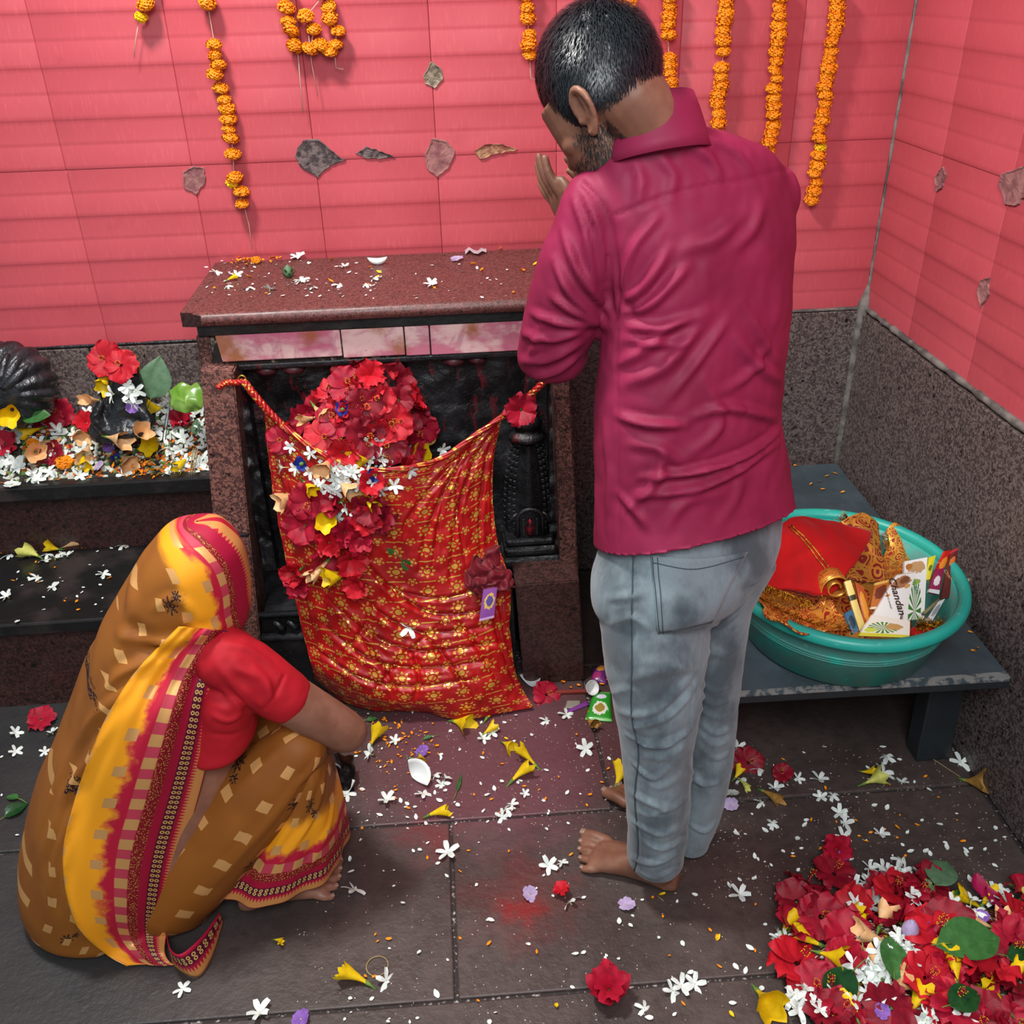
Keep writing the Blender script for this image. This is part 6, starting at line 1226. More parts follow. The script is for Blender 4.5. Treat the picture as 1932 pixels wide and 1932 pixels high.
# ================================================================== SQUATTING WOMAN IN A SAREE
wom = thing('person', 'squatting person with head veiled by a brown, yellow and maroon saree beside the altar', 'person', (-.6, 1.42, 0))
def saree_mat(name='printed_saree', chain=True):
    g = NT(name); uv = g.coord('UV'); s = g.sep(uv); u, v = s[0], s[1]; p = g.coord()
    def band(a, b, soft=.0012): return g.math('MULTIPLY', g.ramp(u, a-soft, a+soft), g.math('SUBTRACT', 1.0, g.ramp(u, b-soft, b+soft)))
    def frac(x, per, off=0.0): return g.math('FRACT', g.math('ADD', g.math('DIVIDE', x, per), off))
    def cell(x, per, off=0.0): return g.math('MULTIPLY', g.math('SUBTRACT', frac(x, per, off), .5), per)
    nb = g.noise(22, 4, .6, vec=uv); wob = g.math('MULTIPLY', g.math('SUBTRACT', nb, .5), .075); uw = g.math('ADD', u, wob)
    brown = g.mix(g.ramp(g.noise(6, 3, vec=p), .35, .7), '#8f551a', '#7e4816'); yellow = '#e89a18'; crim = '#b01734'; gold = '#d8a262'
    c = g.mix(g.ramp(uw, .125, .150), crim, yellow); c = g.mix(g.ramp(g.math('ADD', u, g.math('MULTIPLY', wob, .6)), .192, .232), c, brown)
    # dark flower motifs in the field
    def motif(pu, pv, ou, ov, r0):
        a, b = cell(u, pu, ou), cell(v, pv, ov); r = g.math('SQRT', g.math('ADD', g.math('MULTIPLY', a, a), g.math('MULTIPLY', b, b)))
        th = g.math('ARCTAN2', a, b); pet = g.math('MULTIPLY', g.math('ADD', .72, g.math('MULTIPLY', g.math('COSINE', g.math('MULTIPLY', th, 8.0)), .28)), r0)
        return g.math('LESS_THAN', r, pet), r
    for pu, pv, ou, ov, r0 in ((.17, .19, .02, .3, .022), (.17, .19, .16, .40, .013)):
        m, r = motif(pu, pv, ou, ov, r0); m = g.math('MULTIPLY', m, g.math('GREATER_THAN', u, .128)); c = g.mix(m, c, '#2e0f10')
        dots = g.math('MULTIPLY', m, g.math('LESS_THAN', g.vor(420, vec=uv), .28)); c = g.mix(dots, c, '#c9953e')
    # woven gold rectangles
    row = g.math('FLOOR', g.math('ADD', g.math('DIVIDE', u, .068), .35)); ov = g.math('MULTIPLY', row, .37)
    a = cell(u, .068, .35); b = g.math('MULTIPLY', g.math('SUBTRACT', g.math('FRACT', g.math('ADD', g.math('DIVIDE', v, .082), ov)), .5), .082)
    sq = g.math('MULTIPLY', g.math('LESS_THAN', g.math('ABSOLUTE', a), .0115), g.math('LESS_THAN', g.math('ABSOLUTE', b), .0125)); sq = g.math('MULTIPLY', sq, g.math('GREATER_THAN', u, .112))
    sq2 = g.math('MULTIPLY', g.math('LESS_THAN', g.math('ABSOLUTE', cell(v, .052)), .0135), band(.088, .112))
    pick = g.math('ADD', sq, sq2, clamp=True)
    # border
    c = g.mix(band(.088, .112), c, '#b23a4c'); 
    c = g.mix(band(.066, .088), c, '#7d0f1c'); d1 = g.math('MULTIPLY', band(.067, .087), g.math('LESS_THAN', g.vor(330, vec=uv), .30)); c = g.mix(d1, c, '#c8a04e')
    c = g.mix(band(.024, .066), c, '#9b0c31'); c = g.mix(g.math('MULTIPLY', band(.030, .051), 1.0 if chain else 0.0), c, '#4d0c2b')
    a2 = g.math('SUBTRACT', g.math('ABSOLUTE', g.math('SUBTRACT', u, .0405)), .0045); b2 = cell(v, .0125); rr = g.math('SQRT', g.math('ADD', g.math('MULTIPLY', a2, a2), g.math('MULTIPLY', b2, b2)))
    ring = g.math('MULTIPLY', g.math('LESS_THAN', g.math('ABSOLUTE', g.math('SUBTRACT', rr, .0030)), .0011), band(.031, .050)); ring = g.math('MULTIPLY', ring, 1.0 if chain else 0.0); c = g.mix(ring, c, '#cfae62')
    tri = g.math('MULTIPLY', g.math('ABSOLUTE', cell(v, .0075)), 2.9); teeth = g.math('LESS_THAN', u, g.math('SUBTRACT', .0255, tri)); goldm = g.math('MULTIPLY', teeth, g.math('GREATER_THAN', u, .0022))
    c = g.mix(goldm, c, '#c98a4e'); c = g.mix(g.math('LESS_THAN', u, .0022), c, '#a00f28'); c = g.mix(pick, c, gold)
    met = g.math('MULTIPLY', g.math('ADD', pick, g.math('MULTIPLY', goldm, .5), clamp=True), .35)
    g.bump(g.noise(700, 2, vec=p), .12, .001)
    rg = g.math('SUBTRACT', .62, g.math('MULTIPLY', g.math('ADD', pick, goldm, clamp=True), .22))
    return g.out(c, rg, metal=met, spec=.3)
M_SAREE = saree_mat(); SK2 = skin('tan_skin', '#7d5340', '#8d6250', None); M_BLOUSE = cloth_mat('red_blouse_cotton', '#b01a26', '#a01622', .65, 0.0)
def wring(y, xl, xr, Y, hd, z=None):
    c = atY((xl+xr)/2, y, Y); hw = (xr-xl)/2*depth(c)/F_PX; to = np.array([c[0], c[1], 0]); to /= np.linalg.norm(to); rt = np.array([to[1], -to[0], 0])
    return c, rt*hw, -to*hd                                              # theta 0 = right silhouette, 90 deg = towards the viewer's side
# ---- body in one piece: head, trunk, arms, legs, feet
az = math.radians(-68); pt = math.radians(38); WC = atY(372, 1105, 1.50)
hz = np.array([-math.sin(az), math.cos(az), 0]); wF = hz*math.cos(pt)+np.array([0, 0, -math.sin(pt)]); wU = hz*math.sin(pt)+np.array([0, 0, math.cos(pt)]); wL = np.cross(wU, wF)
wH = lambda f, l, u: WC+wF*f+wL*l+wU*u
parts = head_parts(wH, wF, wL, wU, .80)
shN = atY(425, 1240, 1.415); shF = atY(420, 1205, 1.62); sl = atY(520, 1304, 1.42); elN = atY(648, 1378, 1.455)
neckb = (shN+shF)/2+np.array([-.02, 0, .02])
parts.append(limb([wH(-.03, 0, -.03), neckb], [.045, .05], 8, 16))
parts.append(limb([neckb+np.array([-.02, 0, -.03]), atY(380, 1420, 1.49), atY(340, 1600, 1.47)], [.07, .095, .11], 16, 24, 1.25, side=(1, 0, 0)))
parts.append(limb([shN, sl, elN], [.040, .049, .043], 16, 20)); parts.append(ellipsoid(elN+np.array([.004, 0, -.006]), np.array([.044, 0, 0]), np.array([0, .040, 0]), np.array([0, 0, .040]), 18, 12))
wrN = atY(556, 1415, 1.58); parts.append(limb([elN, (elN+wrN)/2+np.array([.012, .0, .004]), wrN], [.038, .036, .024], 12, 18))
elF = atY(590, 1385, 1.62); wrF = atY(560, 1440, 1.60); parts.append(limb([shF, elF], [.036, .036], 10, 16)); parts.append(limb([elF, wrF], [.036, .024], 8, 16))
hd = np.array([.05, .45, -.8]); hd /= np.linalg.norm(hd); pn = np.array([.3, -.8, .1]); pn -= hd*np.dot(pn, hd); pn /= np.linalg.norm(pn); pw = np.cross(pn, hd)
parts += hand(wrN+hd*.055, 1, .8)
parts += hand(wrF+hd*.055, 1, .8)
hipN, knN = atY(345, 1660, 1.44), atY(560, 1410, 1.43)
for dy in (0, .14):
    h_, k_ = hipN+np.array([.0, dy, 0]), knN+np.array([-.02 if dy else .004, dy, -.05 if dy else -.012]); f0 = fl(452, 1716)+np.array([.0, dy, 0]); f1 = fl(645, 1652)+np.array([0.0, dy, 0]); an = f0+(f1-f0)*.22+np.array([0, 0, .075])
    parts.append(limb([h_, k_], [.055, .036], 10, 16)); parts.append(limb([k_, an], [.036, .032], 10, 16)); parts += foot(f0, f1, -1, an)
V, Fc = voxel(parts, .0045, 3, .5); obj('body', V, Fc, SK2, wom)
d = f1-f0; d_ = (fl(645, 1652)-fl(452, 1716)); L_ = np.linalg.norm(d_); d_ /= L_; w_ = np.array([d_[1], -d_[0], 0])
M_NAILR = plain('red_nail_polish', '#b0303a', .3)
for k, (b_, a1, r_) in enumerate(((-.030, 1.01, .0140), (-.009, .995, .0098), (.009, .965, .0094), (.026, .915, .0090), (.042, .855, .0088))):
    p = fl(452, 1716)+d_*a1*L_+w_*b_*(1+.25*k/4)*1.03+np.array([0, 0, r_*1.92]); nail(p, d_, r_*.72, wom)
p = fl(452, 1716)+d_*.90*L_+w_*-.011+np.array([0, 0, .017]); th = np.linspace(0, 2*math.pi, 20); wz = np.array([0, 0, 1.0])
obj('toe_ring', *tube_vf([p+(w_*math.cos(t)+wz*math.sin(t))*.0115 for t in th], .0014, 6, False), plain('silver', '#c8ccd0', .25, metal=1.0), wom)
# ---- blouse
bl = [loft(smooth_rings([wring(1205, 372, 452, 1.51, .10), wring(1240, 352, 474, 1.50, .155), wring(1300, 335, 482, 1.50, .150), wring(1340, 330, 480, 1.495, .145), wring(1362, 325, 466, 1.49, .140), wring(1375, 335, 440, 1.49, .12)], 26), 36, 2.2),
      limb([shN, (shN+sl)/2+np.array([0, 0, .004]), sl+(elN-sl)*.10], [.058, .057, .054], 14, 26)]
V, Fc = voxel(bl, .0045, 6, .5)
V = folds(ripple(V, Fc, .002, 20), Fc, [([(425, 1215), (470, 1225), (520, 1262)], .010, .004), ([(440, 1260), (490, 1280), (512, 1320)], .012, .005), ([(470, 1250), (505, 1285), (510, 1330)], .009, .004), ([(420, 1300), (450, 1330), (455, 1345)], .010, .005), ([(410, 1250), (440, 1290), (480, 1340)], .012, .005),
    ([(455, 1290), (480, 1320), (495, 1335)], .008, .004), ([(395, 1385), (430, 1388), (456, 1382)], .007, .003, 'groove'), ([(400, 1350), (430, 1360), (455, 1350)], .010, .004), ([(536, 1276), (520, 1310), (500, 1338)], .004, .003, 'seam')])
blouse = obj('blouse', V, Fc, M_BLOUSE, wom)
# ---- drape over head and back: one lofted cloth with arc-length pattern coordinates
DR = [(984, 370, 374, 1.49, .002), (988, 336, 408, 1.49, .030), (1003, 300, 428, 1.49, .062), (1035, 266, 453, 1.49, .088), (1080, 240, 466, 1.49, .100), (1130, 216, 469, 1.49, .106), (1172, 196, 464, 1.49, .112), (1208, 182, 446, 1.49, .128), (1245, 167, 424, 1.495, .165),
      (1310, 140, 415, 1.50, .185), (1400, 102, 400, 1.50, .190), (1500, 70, 385, 1.495, .195), (1585, 50, 365, 1.49, .200), (1640, 47, 345, 1.485, .190), (1675, 62, 330, 1.475, .175), (1692, 100, 310, 1.47, .140)]
NR, NC = 120, 130
R = np.array([np.concatenate(wring(*r)) for r in DR]); R = catmull(R, NR); th = np.linspace(0, 2*math.pi, NC+1)
G = np.zeros((NR, NC+1, 3)); Uc = np.zeros((NR, NC+1)); Vc = np.zeros((NR, NC+1)); low = catmull(np.array([[0, 0.0], [0, 0.0], [1, 0], [2, 0], [3, .0], [4, .0], [5, .02], [6, .07], [7, .16], [8, .24], [9, .27], [10, .27], [11, .27], [12, .27], [13, .27], [14, .27]]), NR)[:, 1]
for i in range(NR):
    c, a, b = R[i, :3], R[i, 3:6], R[i, 6:]
    for j, t in enumerate(th): G[i, j] = c+a*math.copysign(abs(math.cos(t))**.9, math.cos(t))+b*math.copysign(abs(math.sin(t))**.9, math.sin(t))
    arc = np.r_[0, np.cumsum(np.linalg.norm(np.diff(G[i], axis=0), axis=1))]; arc = np.minimum(arc, arc[-1]-arc) if False else np.minimum(arc, arc[-1]*.98-arc*.0)
    Uc[i] = 1.75*np.linalg.norm(a)*(1-np.cos(th))+low[i]+.001; Vc[i] = (CAM[2]-c[2])*1.05
V = G.reshape(-1, 3); Fc = grid_faces(NR, NC+1); UV = np.c_[Uc.ravel(), Vc.ravel()]
V = ripple(V, Fc, .009, 8, (1, 1, .3)); V[:, 2] = np.maximum(V[:, 2], .004)
DF = [([(225, 1195), (290, 1215), (350, 1205), (420, 1185)], .016, .013), ([(240, 1160), (262, 1205), (320, 1230), (380, 1215)], .016, .012, 'groove'), ([(290, 1150), (330, 1130), (392, 1175)], .012, .006), ([(250, 1080), (240, 1180), (210, 1260)], .02, .006),
      ([(130, 1440), (180, 1350), (260, 1290)], .015, .009), ([(105, 1520), (170, 1430), (235, 1340)], .014, .009), ([(80, 1620), (130, 1500), (190, 1420)], .014, .010), ([(95, 1700), (110, 1600), (150, 1500)], .013, .010), ([(130, 1740), (120, 1650), (140, 1570)], .013, .008), ([(180, 1330), (230, 1270), (310, 1240)], .014, .008), ([(60, 1600), (90, 1520), (130, 1420)], .015, .007), ([(160, 1770), (140, 1710), (135, 1650)], .012, .008)]
V = folds(V, Fc, DF); V[:, 2] = np.maximum(V[:, 2], .004)
drape = obj('saree_veil', V, Fc, saree_mat('printed_saree_veil', False), wom, uv=UV)
# ---- lower saree: thigh and wrapped shins
TH = limb([atY(322, 1672, 1.43), atY(405, 1580, 1.425), atY(500, 1480, 1.425), atY(562, 1412, 1.43)], [.106, .098, .082, .058], 40, 48, 1.0)
V = np.array(TH[0]); ax = atY(562, 1412, 1.43)-atY(350, 1690, 1.43); ax /= np.linalg.norm(ax); o_ = atY(350, 1690, 1.43)
V[:, 2] = np.maximum(V[:, 2], .006); t = (V-o_)@ax; cv = V-o_-t[:, None]*ax; ang = np.arctan2(cv@np.array([0, 0, 1.0]), cv@np.cross(ax, [0, 0, 1.0]))
UV = np.c_[.30+np.mod(ang+2.2, 2*math.pi)*.08, t]
V = folds(V, TH[1], [([(420, 1640), (500, 1560), (585, 1450)], .012, .006), ([(400, 1560), (470, 1470), (545, 1400)], .015, .004), ([(560, 1480), (590, 1450), (606, 1420)], .008, .006), ([(470, 1640), (540, 1560), (590, 1480)], .010, .006), ([(365, 1700), (430, 1640), (490, 1570)], .014, .004)])
V[:, 2] = np.maximum(V[:, 2], .006)
thigh = obj('saree_wrap', V, TH[1], M_SAREE, wom, uv=UV)
V2 = V+np.array([-.01, .13, -.035]); V2[:, 2] = np.maximum(V2[:, 2], .006); obj('saree_wrap', V2, TH[1], M_SAREE, wom, uv=UV)
SKR = [(1392, 548, 604, 1.48, .09), (1410, 535, 616, 1.49, .115), (1450, 496, 630, 1.50, .128), (1495, 466, 640, 1.502, .134), (1540, 432, 648, 1.50, .138), (1578, 404, 653, 1.498, .140), (1606, 388, 654, 1.495, .140)]
N1, N2 = 60, 100; R = catmull(np.array([np.concatenate(wring(*r)) for r in SKR]), N1); G = np.zeros((N1, N2+1, 3)); th = np.linspace(0, 2*math.pi, N2+1)
for i in range(N1):
    c, a, b = R[i, :3], R[i, 3:6], R[i, 6:]; f = i/(N1-1)
    for j, t in enumerate(th): G[i, j] = c+(a*math.cos(t)+b*math.sin(t))*(1+.035*f*math.sin(7*t+1.0)+.02*f*math.sin(13*t))
Lu = np.r_[0, np.cumsum(np.linalg.norm(np.diff(G[:, N2//4], axis=0), axis=1))]; Lu = Lu[-1]-Lu; la = np.r_[0, np.cumsum(np.linalg.norm(np.diff(G[-1], axis=0), axis=1))]
UV = np.array([(Lu[i]*.95+.001, la[j]) for i in range(N1) for j in range(N2+1)]); V = G.reshape(-1, 3); Fc = grid_faces(N1, N2+1)
V = folds(V, Fc, [([(615, 1450), (590, 1540), (520, 1640)], .010, .006), ([(630, 1480), (620, 1560), (570, 1660)], .010, .005), ([(560, 1540), (520, 1600), (470, 1680)], .010, .005)]); V[:, 2] = np.maximum(V[:, 2], .012)
skirt = obj('saree_hem', V, Fc, M_SAREE, wom, uv=UV); sm = skirt.modifiers.new('cloth_thickness', 'SOLIDIFY'); sm.thickness = .003
# ---- pallu: bordered end of the saree hanging from the shoulder over the back
db = bvh_of([drape.matrix_basis.translation+v.co+Vector(origin_of(wom))*0+Vector((0, 0, 0)) if False else Vector(v.co)+Vector(origin_of(wom)) for v in drape.data.vertices], [tuple(p.vertices) for p in drape.data.polygons])
PL = [((338, 1182), (446, 1192)), ((292, 1228), (428, 1238)), ((250, 1275), (408, 1300)), ((203, 1350), (400, 1378)), ((168, 1430), (390, 1440)), ((141, 1510), (370, 1520)), ((121, 1590), (344, 1608)), ((122, 1668), (326, 1690)), ((146, 1748), (314, 1765)), ((200, 1800), (312, 1800)), ((240, 1822), (330, 1826))]
NV, NU = 90, 70; Lc = catmull(np.array([p[0] for p in PL], float), NV); Rc = catmull(np.array([p[1] for p in PL], float), NV); D = np.full((NV, NU), np.nan)
for i in range(NV):
    for j, u in enumerate(np.linspace(0, 1, NU)):
        q = Lc[i]*(1-u)+Rc[i]*u; p, n = hit(db, q[0], q[1])
        if p is not None: D[i, j] = depth(p)
for i in range(NV):                                                       # past the edge of the back the cloth carries on level
    ok = np.where(~np.isnan(D[i]))[0]
    if len(ok) == 0: D[i] = D[i-1]; continue
    D[i] = np.interp(np.arange(NU), ok, D[i, ok])
    for j in range(1, NU): D[i, j] = min(D[i, j], D[i, j-1]+.0035)
for k in range(6): D[1:-1, 1:-1] = (D[1:-1, 1:-1]*2+D[:-2, 1:-1]+D[2:, 1:-1]+D[1:-1, :-2]+D[1:-1, 2:])/6
P = []; UV = []; vv = 0; prev = None
for i in range(NV):
    f = i/(NV-1); 
    for j, u in enumerate(np.linspace(0, 1, NU)):
        q = Lc[i]*(1-u)+Rc[i]*u; d = ray(q[0], q[1]); pleat = .0045*math.sin(u*(15-7*f)+2.2*f)*(1-.55*f)+.0025*math.sin(u*31+5*f)*(1-f)
        P.append(CAM+d*(D[i, j]-.012-pleat))
    mid = P[-NU//2]; vv += 0 if prev is None else np.linalg.norm(mid-prev); prev = mid
    wdt = max(.185*(1-.0*f), 0)
    UV += [((1-u)*.205+.001, vv) for u in np.linspace(0, 1, NU)]
P = np.array(P); P[:, 2] = np.maximum(P[:, 2], .006)
pal = obj('saree_pallu', P, grid_faces(NV, NU), M_SAREE, wom, uv=np.array(UV)); sm = pal.modifiers.new('cloth_thickness', 'SOLIDIFY'); sm.thickness = .0022; sm.offset = 0
# turned-up corner of the pallu lying on the floor
out_ = catmull(np.array([(316, 1775), (330, 1822), (372, 1843), (400, 1806), (421, 1738)], float), 30); in_ = catmull(np.array([(313, 1760), (322, 1792), (342, 1800), (380, 1768), (415, 1722)], float), 30); P = []; UV = []
for i in range(30):
    for j, u in enumerate(np.linspace(0, 1, 10)):
        q = out_[i]*(1-u)+in_[i]*u; z = .006+.045*u+.03*math.sin(i/29*math.pi)*u; P.append(fl(q[0], q[1], z)); UV.append((.003+u*.055, i*.006))
cn = obj('pallu_corner', P, grid_faces(30, 10), M_SAREE, wom, uv=np.array(UV)); sm = cn.modifiers.new('cloth_thickness', 'SOLIDIFY'); sm.thickness = .0022; sm.offset = 0
# ================================================================== FLOWER PILE AT THE NEAR RIGHT
rp = random.Random(41)
pc = fl(1765, 1840); V = []; Fc = []; NRn, NTn = 16, 60
def pile_r(t): return np.array([math.cos(t)*(.235 if math.cos(t) < 0 else .33), math.sin(t)*(.165 if math.sin(t) > 0 else .17)])
for i in range(NRn):
    s = i/(NRn-1)
    for k in range(NTn):
        t = 2*math.pi*k/NTn; e = pile_r(t)*s*(1+.06*math.sin(5*t)+.04*math.sin(9*t)); V.append((pc[0]+e[0], pc[1]+e[1], .072*(1-s**2.2)+.001))
V = np.array(V); V[:, 2] += .012*vnoise(V, 26, 3)*(V[:, 2] > .01); V[:, 2] = np.maximum(V[:, 2], .001); V[:, 0] = np.minimum(V[:, 0], XR-.02); Fc = grid_faces(NRn, NTn, True)
g = NT('pile_litter'); p_ = g.coord(); s_ = g.sep(g.vor(150, vec=p_, out='Color')); c_ = g.mix(g.math('GREATER_THAN', s_[0], .5), '#5c0a14', '#8e0f1c'); c_ = g.mix(g.math('GREATER_THAN', s_[1], .75), c_, '#c9cbbd'); c_ = g.mix(g.math('GREATER_THAN', s_[2], .82), c_, '#c9a010'); c_ = g.mix(g.math('GREATER_THAN', s_[0], .9), c_, '#2f4a24'); g.bump(g.vor(150, vec=p_), .9, .008); M_PILE = g.out(c_, .65)
pil = obj('crushed_petals', V, Fc, M_PILE, None, loc=(pc[0], pc[1], 0)); prop(pil, 'mass of crushed petals inside the flower heap at the near right', 'petals', kind='stuff'); PB = bvh_of(V, Fc)
def onp(x, y): 
    p, n = hit(PB, x, y); return (p, n) if p is not None else (fl(x, y), np.array([0, 0, 1.0]))
def in_pile(x, y): return hit(PB, x, y)[0] is not None
ZP = ((1600, 1770), (('farthest', 1690), ('far', 1750), ('central', 1820), ('near', 1880), ('nearest', 9999)))
WP = 'of the near right flower heap'
GPH, LPH = 'hibiscus in the near right heap', 'red hibiscus bloom in the flower heap at the near right'
for x, y, k, sc in ((1520, 1680, 1, 1), (1575, 1610, 13, .9), (1570, 1660, 2, 1), (1500, 1710, 5, 1), (1545, 1740, 1, 1.05), (1500, 1830, 6, 1.2), (1570, 1870, 7, 1.1), (1540, 1870, 1, 1), (1615, 1720, 3, 1), (1690, 1700, 0, 1), (1730, 1700, 2, 1), (1745, 1680, 5, .9), (1760, 1770, 6, 1.2), (1780, 1750, 2, 1), (1700, 1750, 4, .9), (1745, 1850, 0, 1.1), (1850, 1850, 3, 1.25), (1790, 1890, 1, 1.2), (1910, 1740, 0, 1), (1900, 1790, 7, 1), (1925, 1700, 4, .9), (1840, 1920, 2, 1), (1600, 1780, 4, 1), (1660, 1690, 5, .9), (1920, 1860, 8, 1), (1680, 1900, 5, 1), (1560, 1920, 5, .9), (1490, 1760, 4, .9)):
    p, n = onp(x, y); hibiscus(p, n+np.array([0, -.2, .4]), *zoned('red hibiscus bloom', x, y, WP, ZP), sc, k, .35, rp, .012+rp.random()*.01)
for k in range(34):
    x, y = rp.uniform(1480, 1930), rp.uniform(1650, 1930)
    if in_pile(x, y): p, n = onp(x, y); hibiscus(p, n+np.array([0, -.2, .3]), *zoned('red hibiscus bloom', x, y, WP, ZP), .9, rp.choice((1, 4, 5, 7, 9, 10)), .5, rp, .004)
GPJ, LPJ = 'jasmine in the near right heap', 'white jasmine flower in the flower heap at the near right'
for (cx_, cy_, sx, sy, n_) in ((1640, 1690, 22, 16, 16), (1705, 1670, 20, 14, 14), (1680, 1810, 26, 16, 18), (1510, 1900, 18, 14, 12), (1690, 1660, 12, 10, 8), (1650, 1840, 30, 20, 12), (1820, 1740, 26, 16, 12), (1760, 1930, 20, 10, 8), (1870, 1700, 20, 12, 8), (1470, 1790, 8, 10, 5), (1600, 1890, 30, 20, 8)):
    for k in range(n_):
        x, y = rp.gauss(cx_, sx), rp.gauss(cy_, sy); p, n = onp(x, y); jasmine(p, n+np.array([0, -.2, .4]), *zoned('white jasmine flower', x, y, WP, ZP), 1.2, rp, .018+rp.random()*.012, .45)
for x, y, c_, a, lab in ((1480, 1760, 'yellow', .9, 'yellow trumpet at the left rim of the near heap'), (1530, 1790, 'yellow', 2.8, 'yellow trumpet flower with stalk lying left on the near heap'), (1590, 1740, 'yellow', .3, 'yellow trumpet between hibiscus on the near heap'), (1610, 1770, 'yellow', 1.0, 'wide yellow trumpet behind the dark leaf'), (1560, 1815, 'yellow', -.6, 'narrow yellow trumpet above the dark leaf'), (1740, 1800, 'yellow', .2, 'small yellow flower below the lilac bud'), (1610, 1920, 'yellow', 1.6, 'yellow trumpet at the bottom of the near heap'), (1720, 1910, 'yellow', .8, 'yellow trumpet above the heart-shaped leaf'), (1800, 1850, 'yellow', 1.2, 'yellow trumpet left of the frilled hibiscus'), (1900, 1850, 'yellow', .4, 'yellow trumpet right of the frilled hibiscus'), (1880, 1900, 'yellow', 2.0, 'yellow trumpet low at the right of the near heap'), (1855, 1710, 'yellow', .7, 'yellow trumpet by the magenta petal'), (1830, 1715, 'yellow', 2.4, 'yellow trumpet behind the big green leaf'), (1925, 1690, 'pale', -.8, 'pale yellow trumpet at the right photo edge above the heap'), (1925, 1920, 'yellow', .9, 'yellow trumpet in the bottom right corner'),
                        (1660, 1750, 'peach', .9, 'peach trumpet in the middle of the near heap'), (1650, 1785, 'peach', 3.0, 'peach bloom beside the lilac bud'), (1680, 1880, 'peach', .2, 'large peach bloom below the olive leaf'), (1880, 1760, 'peach', 1.2, 'broad peach bloom right of the big green leaf'), (1850, 1755, 'peach', 2.6, 'peach trumpet at the tip of the big green leaf'), (1655, 1835, 'peach', 1.4, 'peach bloom left of the olive leaf'), (1590, 1900, 'peach', .5, 'peach bloom below the dark leaf')):
    p, n = onp(x, y); trump(p, c_, lab, None, a, 1.0, rp, rise=.25, lift=.022)
leaf(onp(1775, 1805)[0], 'betel', 'big grey-green leaf lying on the right of the near heap', .1, (.0, -.2, 1), 1.3, .05, .055); leaf(onp(1618, 1820)[0], 'glossy', 'dark glossy folded leaf standing in the near heap', -1.9, (-.5, -.6, .6), 1.25, .05, .048); leaf(onp(1665, 1850)[0], 'betel', 'olive green leaf right of the dark folded leaf', .7, (.1, -.3, .9), .85, .05, .055)
leaf(onp(1775, 1918)[0], 'glossy', 'dark heart-shaped leaf at the bottom of the near heap', .4, (0, -.2, 1), 1.0, .05, .05); leaf(fl(1760, 1680, .02), 'grey', 'insect-eaten green leaf behind the near heap', .9, (0, -.1, 1), .95, .05, .02); leaf(fl(1750, 1695, .015), 'betel', 'second green leaf overlapping the insect-eaten one', 2.2, (0, -.3, 1), .7, .05, .014); leaf(onp(1890, 1815)[0], 'glossy', 'long dark leaf at the right of the near heap', -.4, (0, -.2, 1), .95, .05, .026); leaf(onp(1800, 1715)[0], 'small', 'small green leaf under the magenta petal', .4, (0, 0, 1), 1.4, .05, .026)
lb = thing('lotus_bud', 'pale lilac bud standing upright in the near heap', 'bud', onp(1710, 1780)[0])
V, Fc = lathe_vf([(0, 0), (.010, .006), (.0165, .022), (.0150, .038), (.007, .052), (0, .057)], 18); obj('bud_body', [np.array(v)+np.array(lb.location)+np.array([0, 0, .012]) for v in V], Fc, M_LIL, lb)
for k in range(3): inst('bud_petal', petal_single(.05, .014, M_LIL, k, .9), Matrix.Translation((.011*math.cos(k*2.1+4), .011*math.sin(k*2.1+4), .04)) @ Euler((0, -1.45, k*2.1+4)).to_matrix().to_4x4(), lb)
for x, y, lab in ((1740, 1755, 'purple flower right of the lilac bud'), (1850, 1745, 'purple flower by the peach blooms'), (1665, 1815, 'deep purple flower among the white jasmine'), (1660, 1920, 'purple flower near the bottom edge of the near heap'), (1590, 1630, 'purple flower behind the near heap')): p, n = onp(x, y); put('periwinkle', PERI[1], p, n, None, .8, lab, 'flower', None, [('tube', JTUBE)], .3, .026, rp)
for x, y, lab in ((1840, 1690, 'magenta petal curled behind the near heap'), (1865, 1715, 'bright magenta petal pointing right on the near heap')): p, n = onp(x, y); o = put('magenta_petal', petal_single(.05, .018, M_PINK, 3, .6), p, n, .4, 1.0, lab, 'petal', None, (), .2, .026, rp)
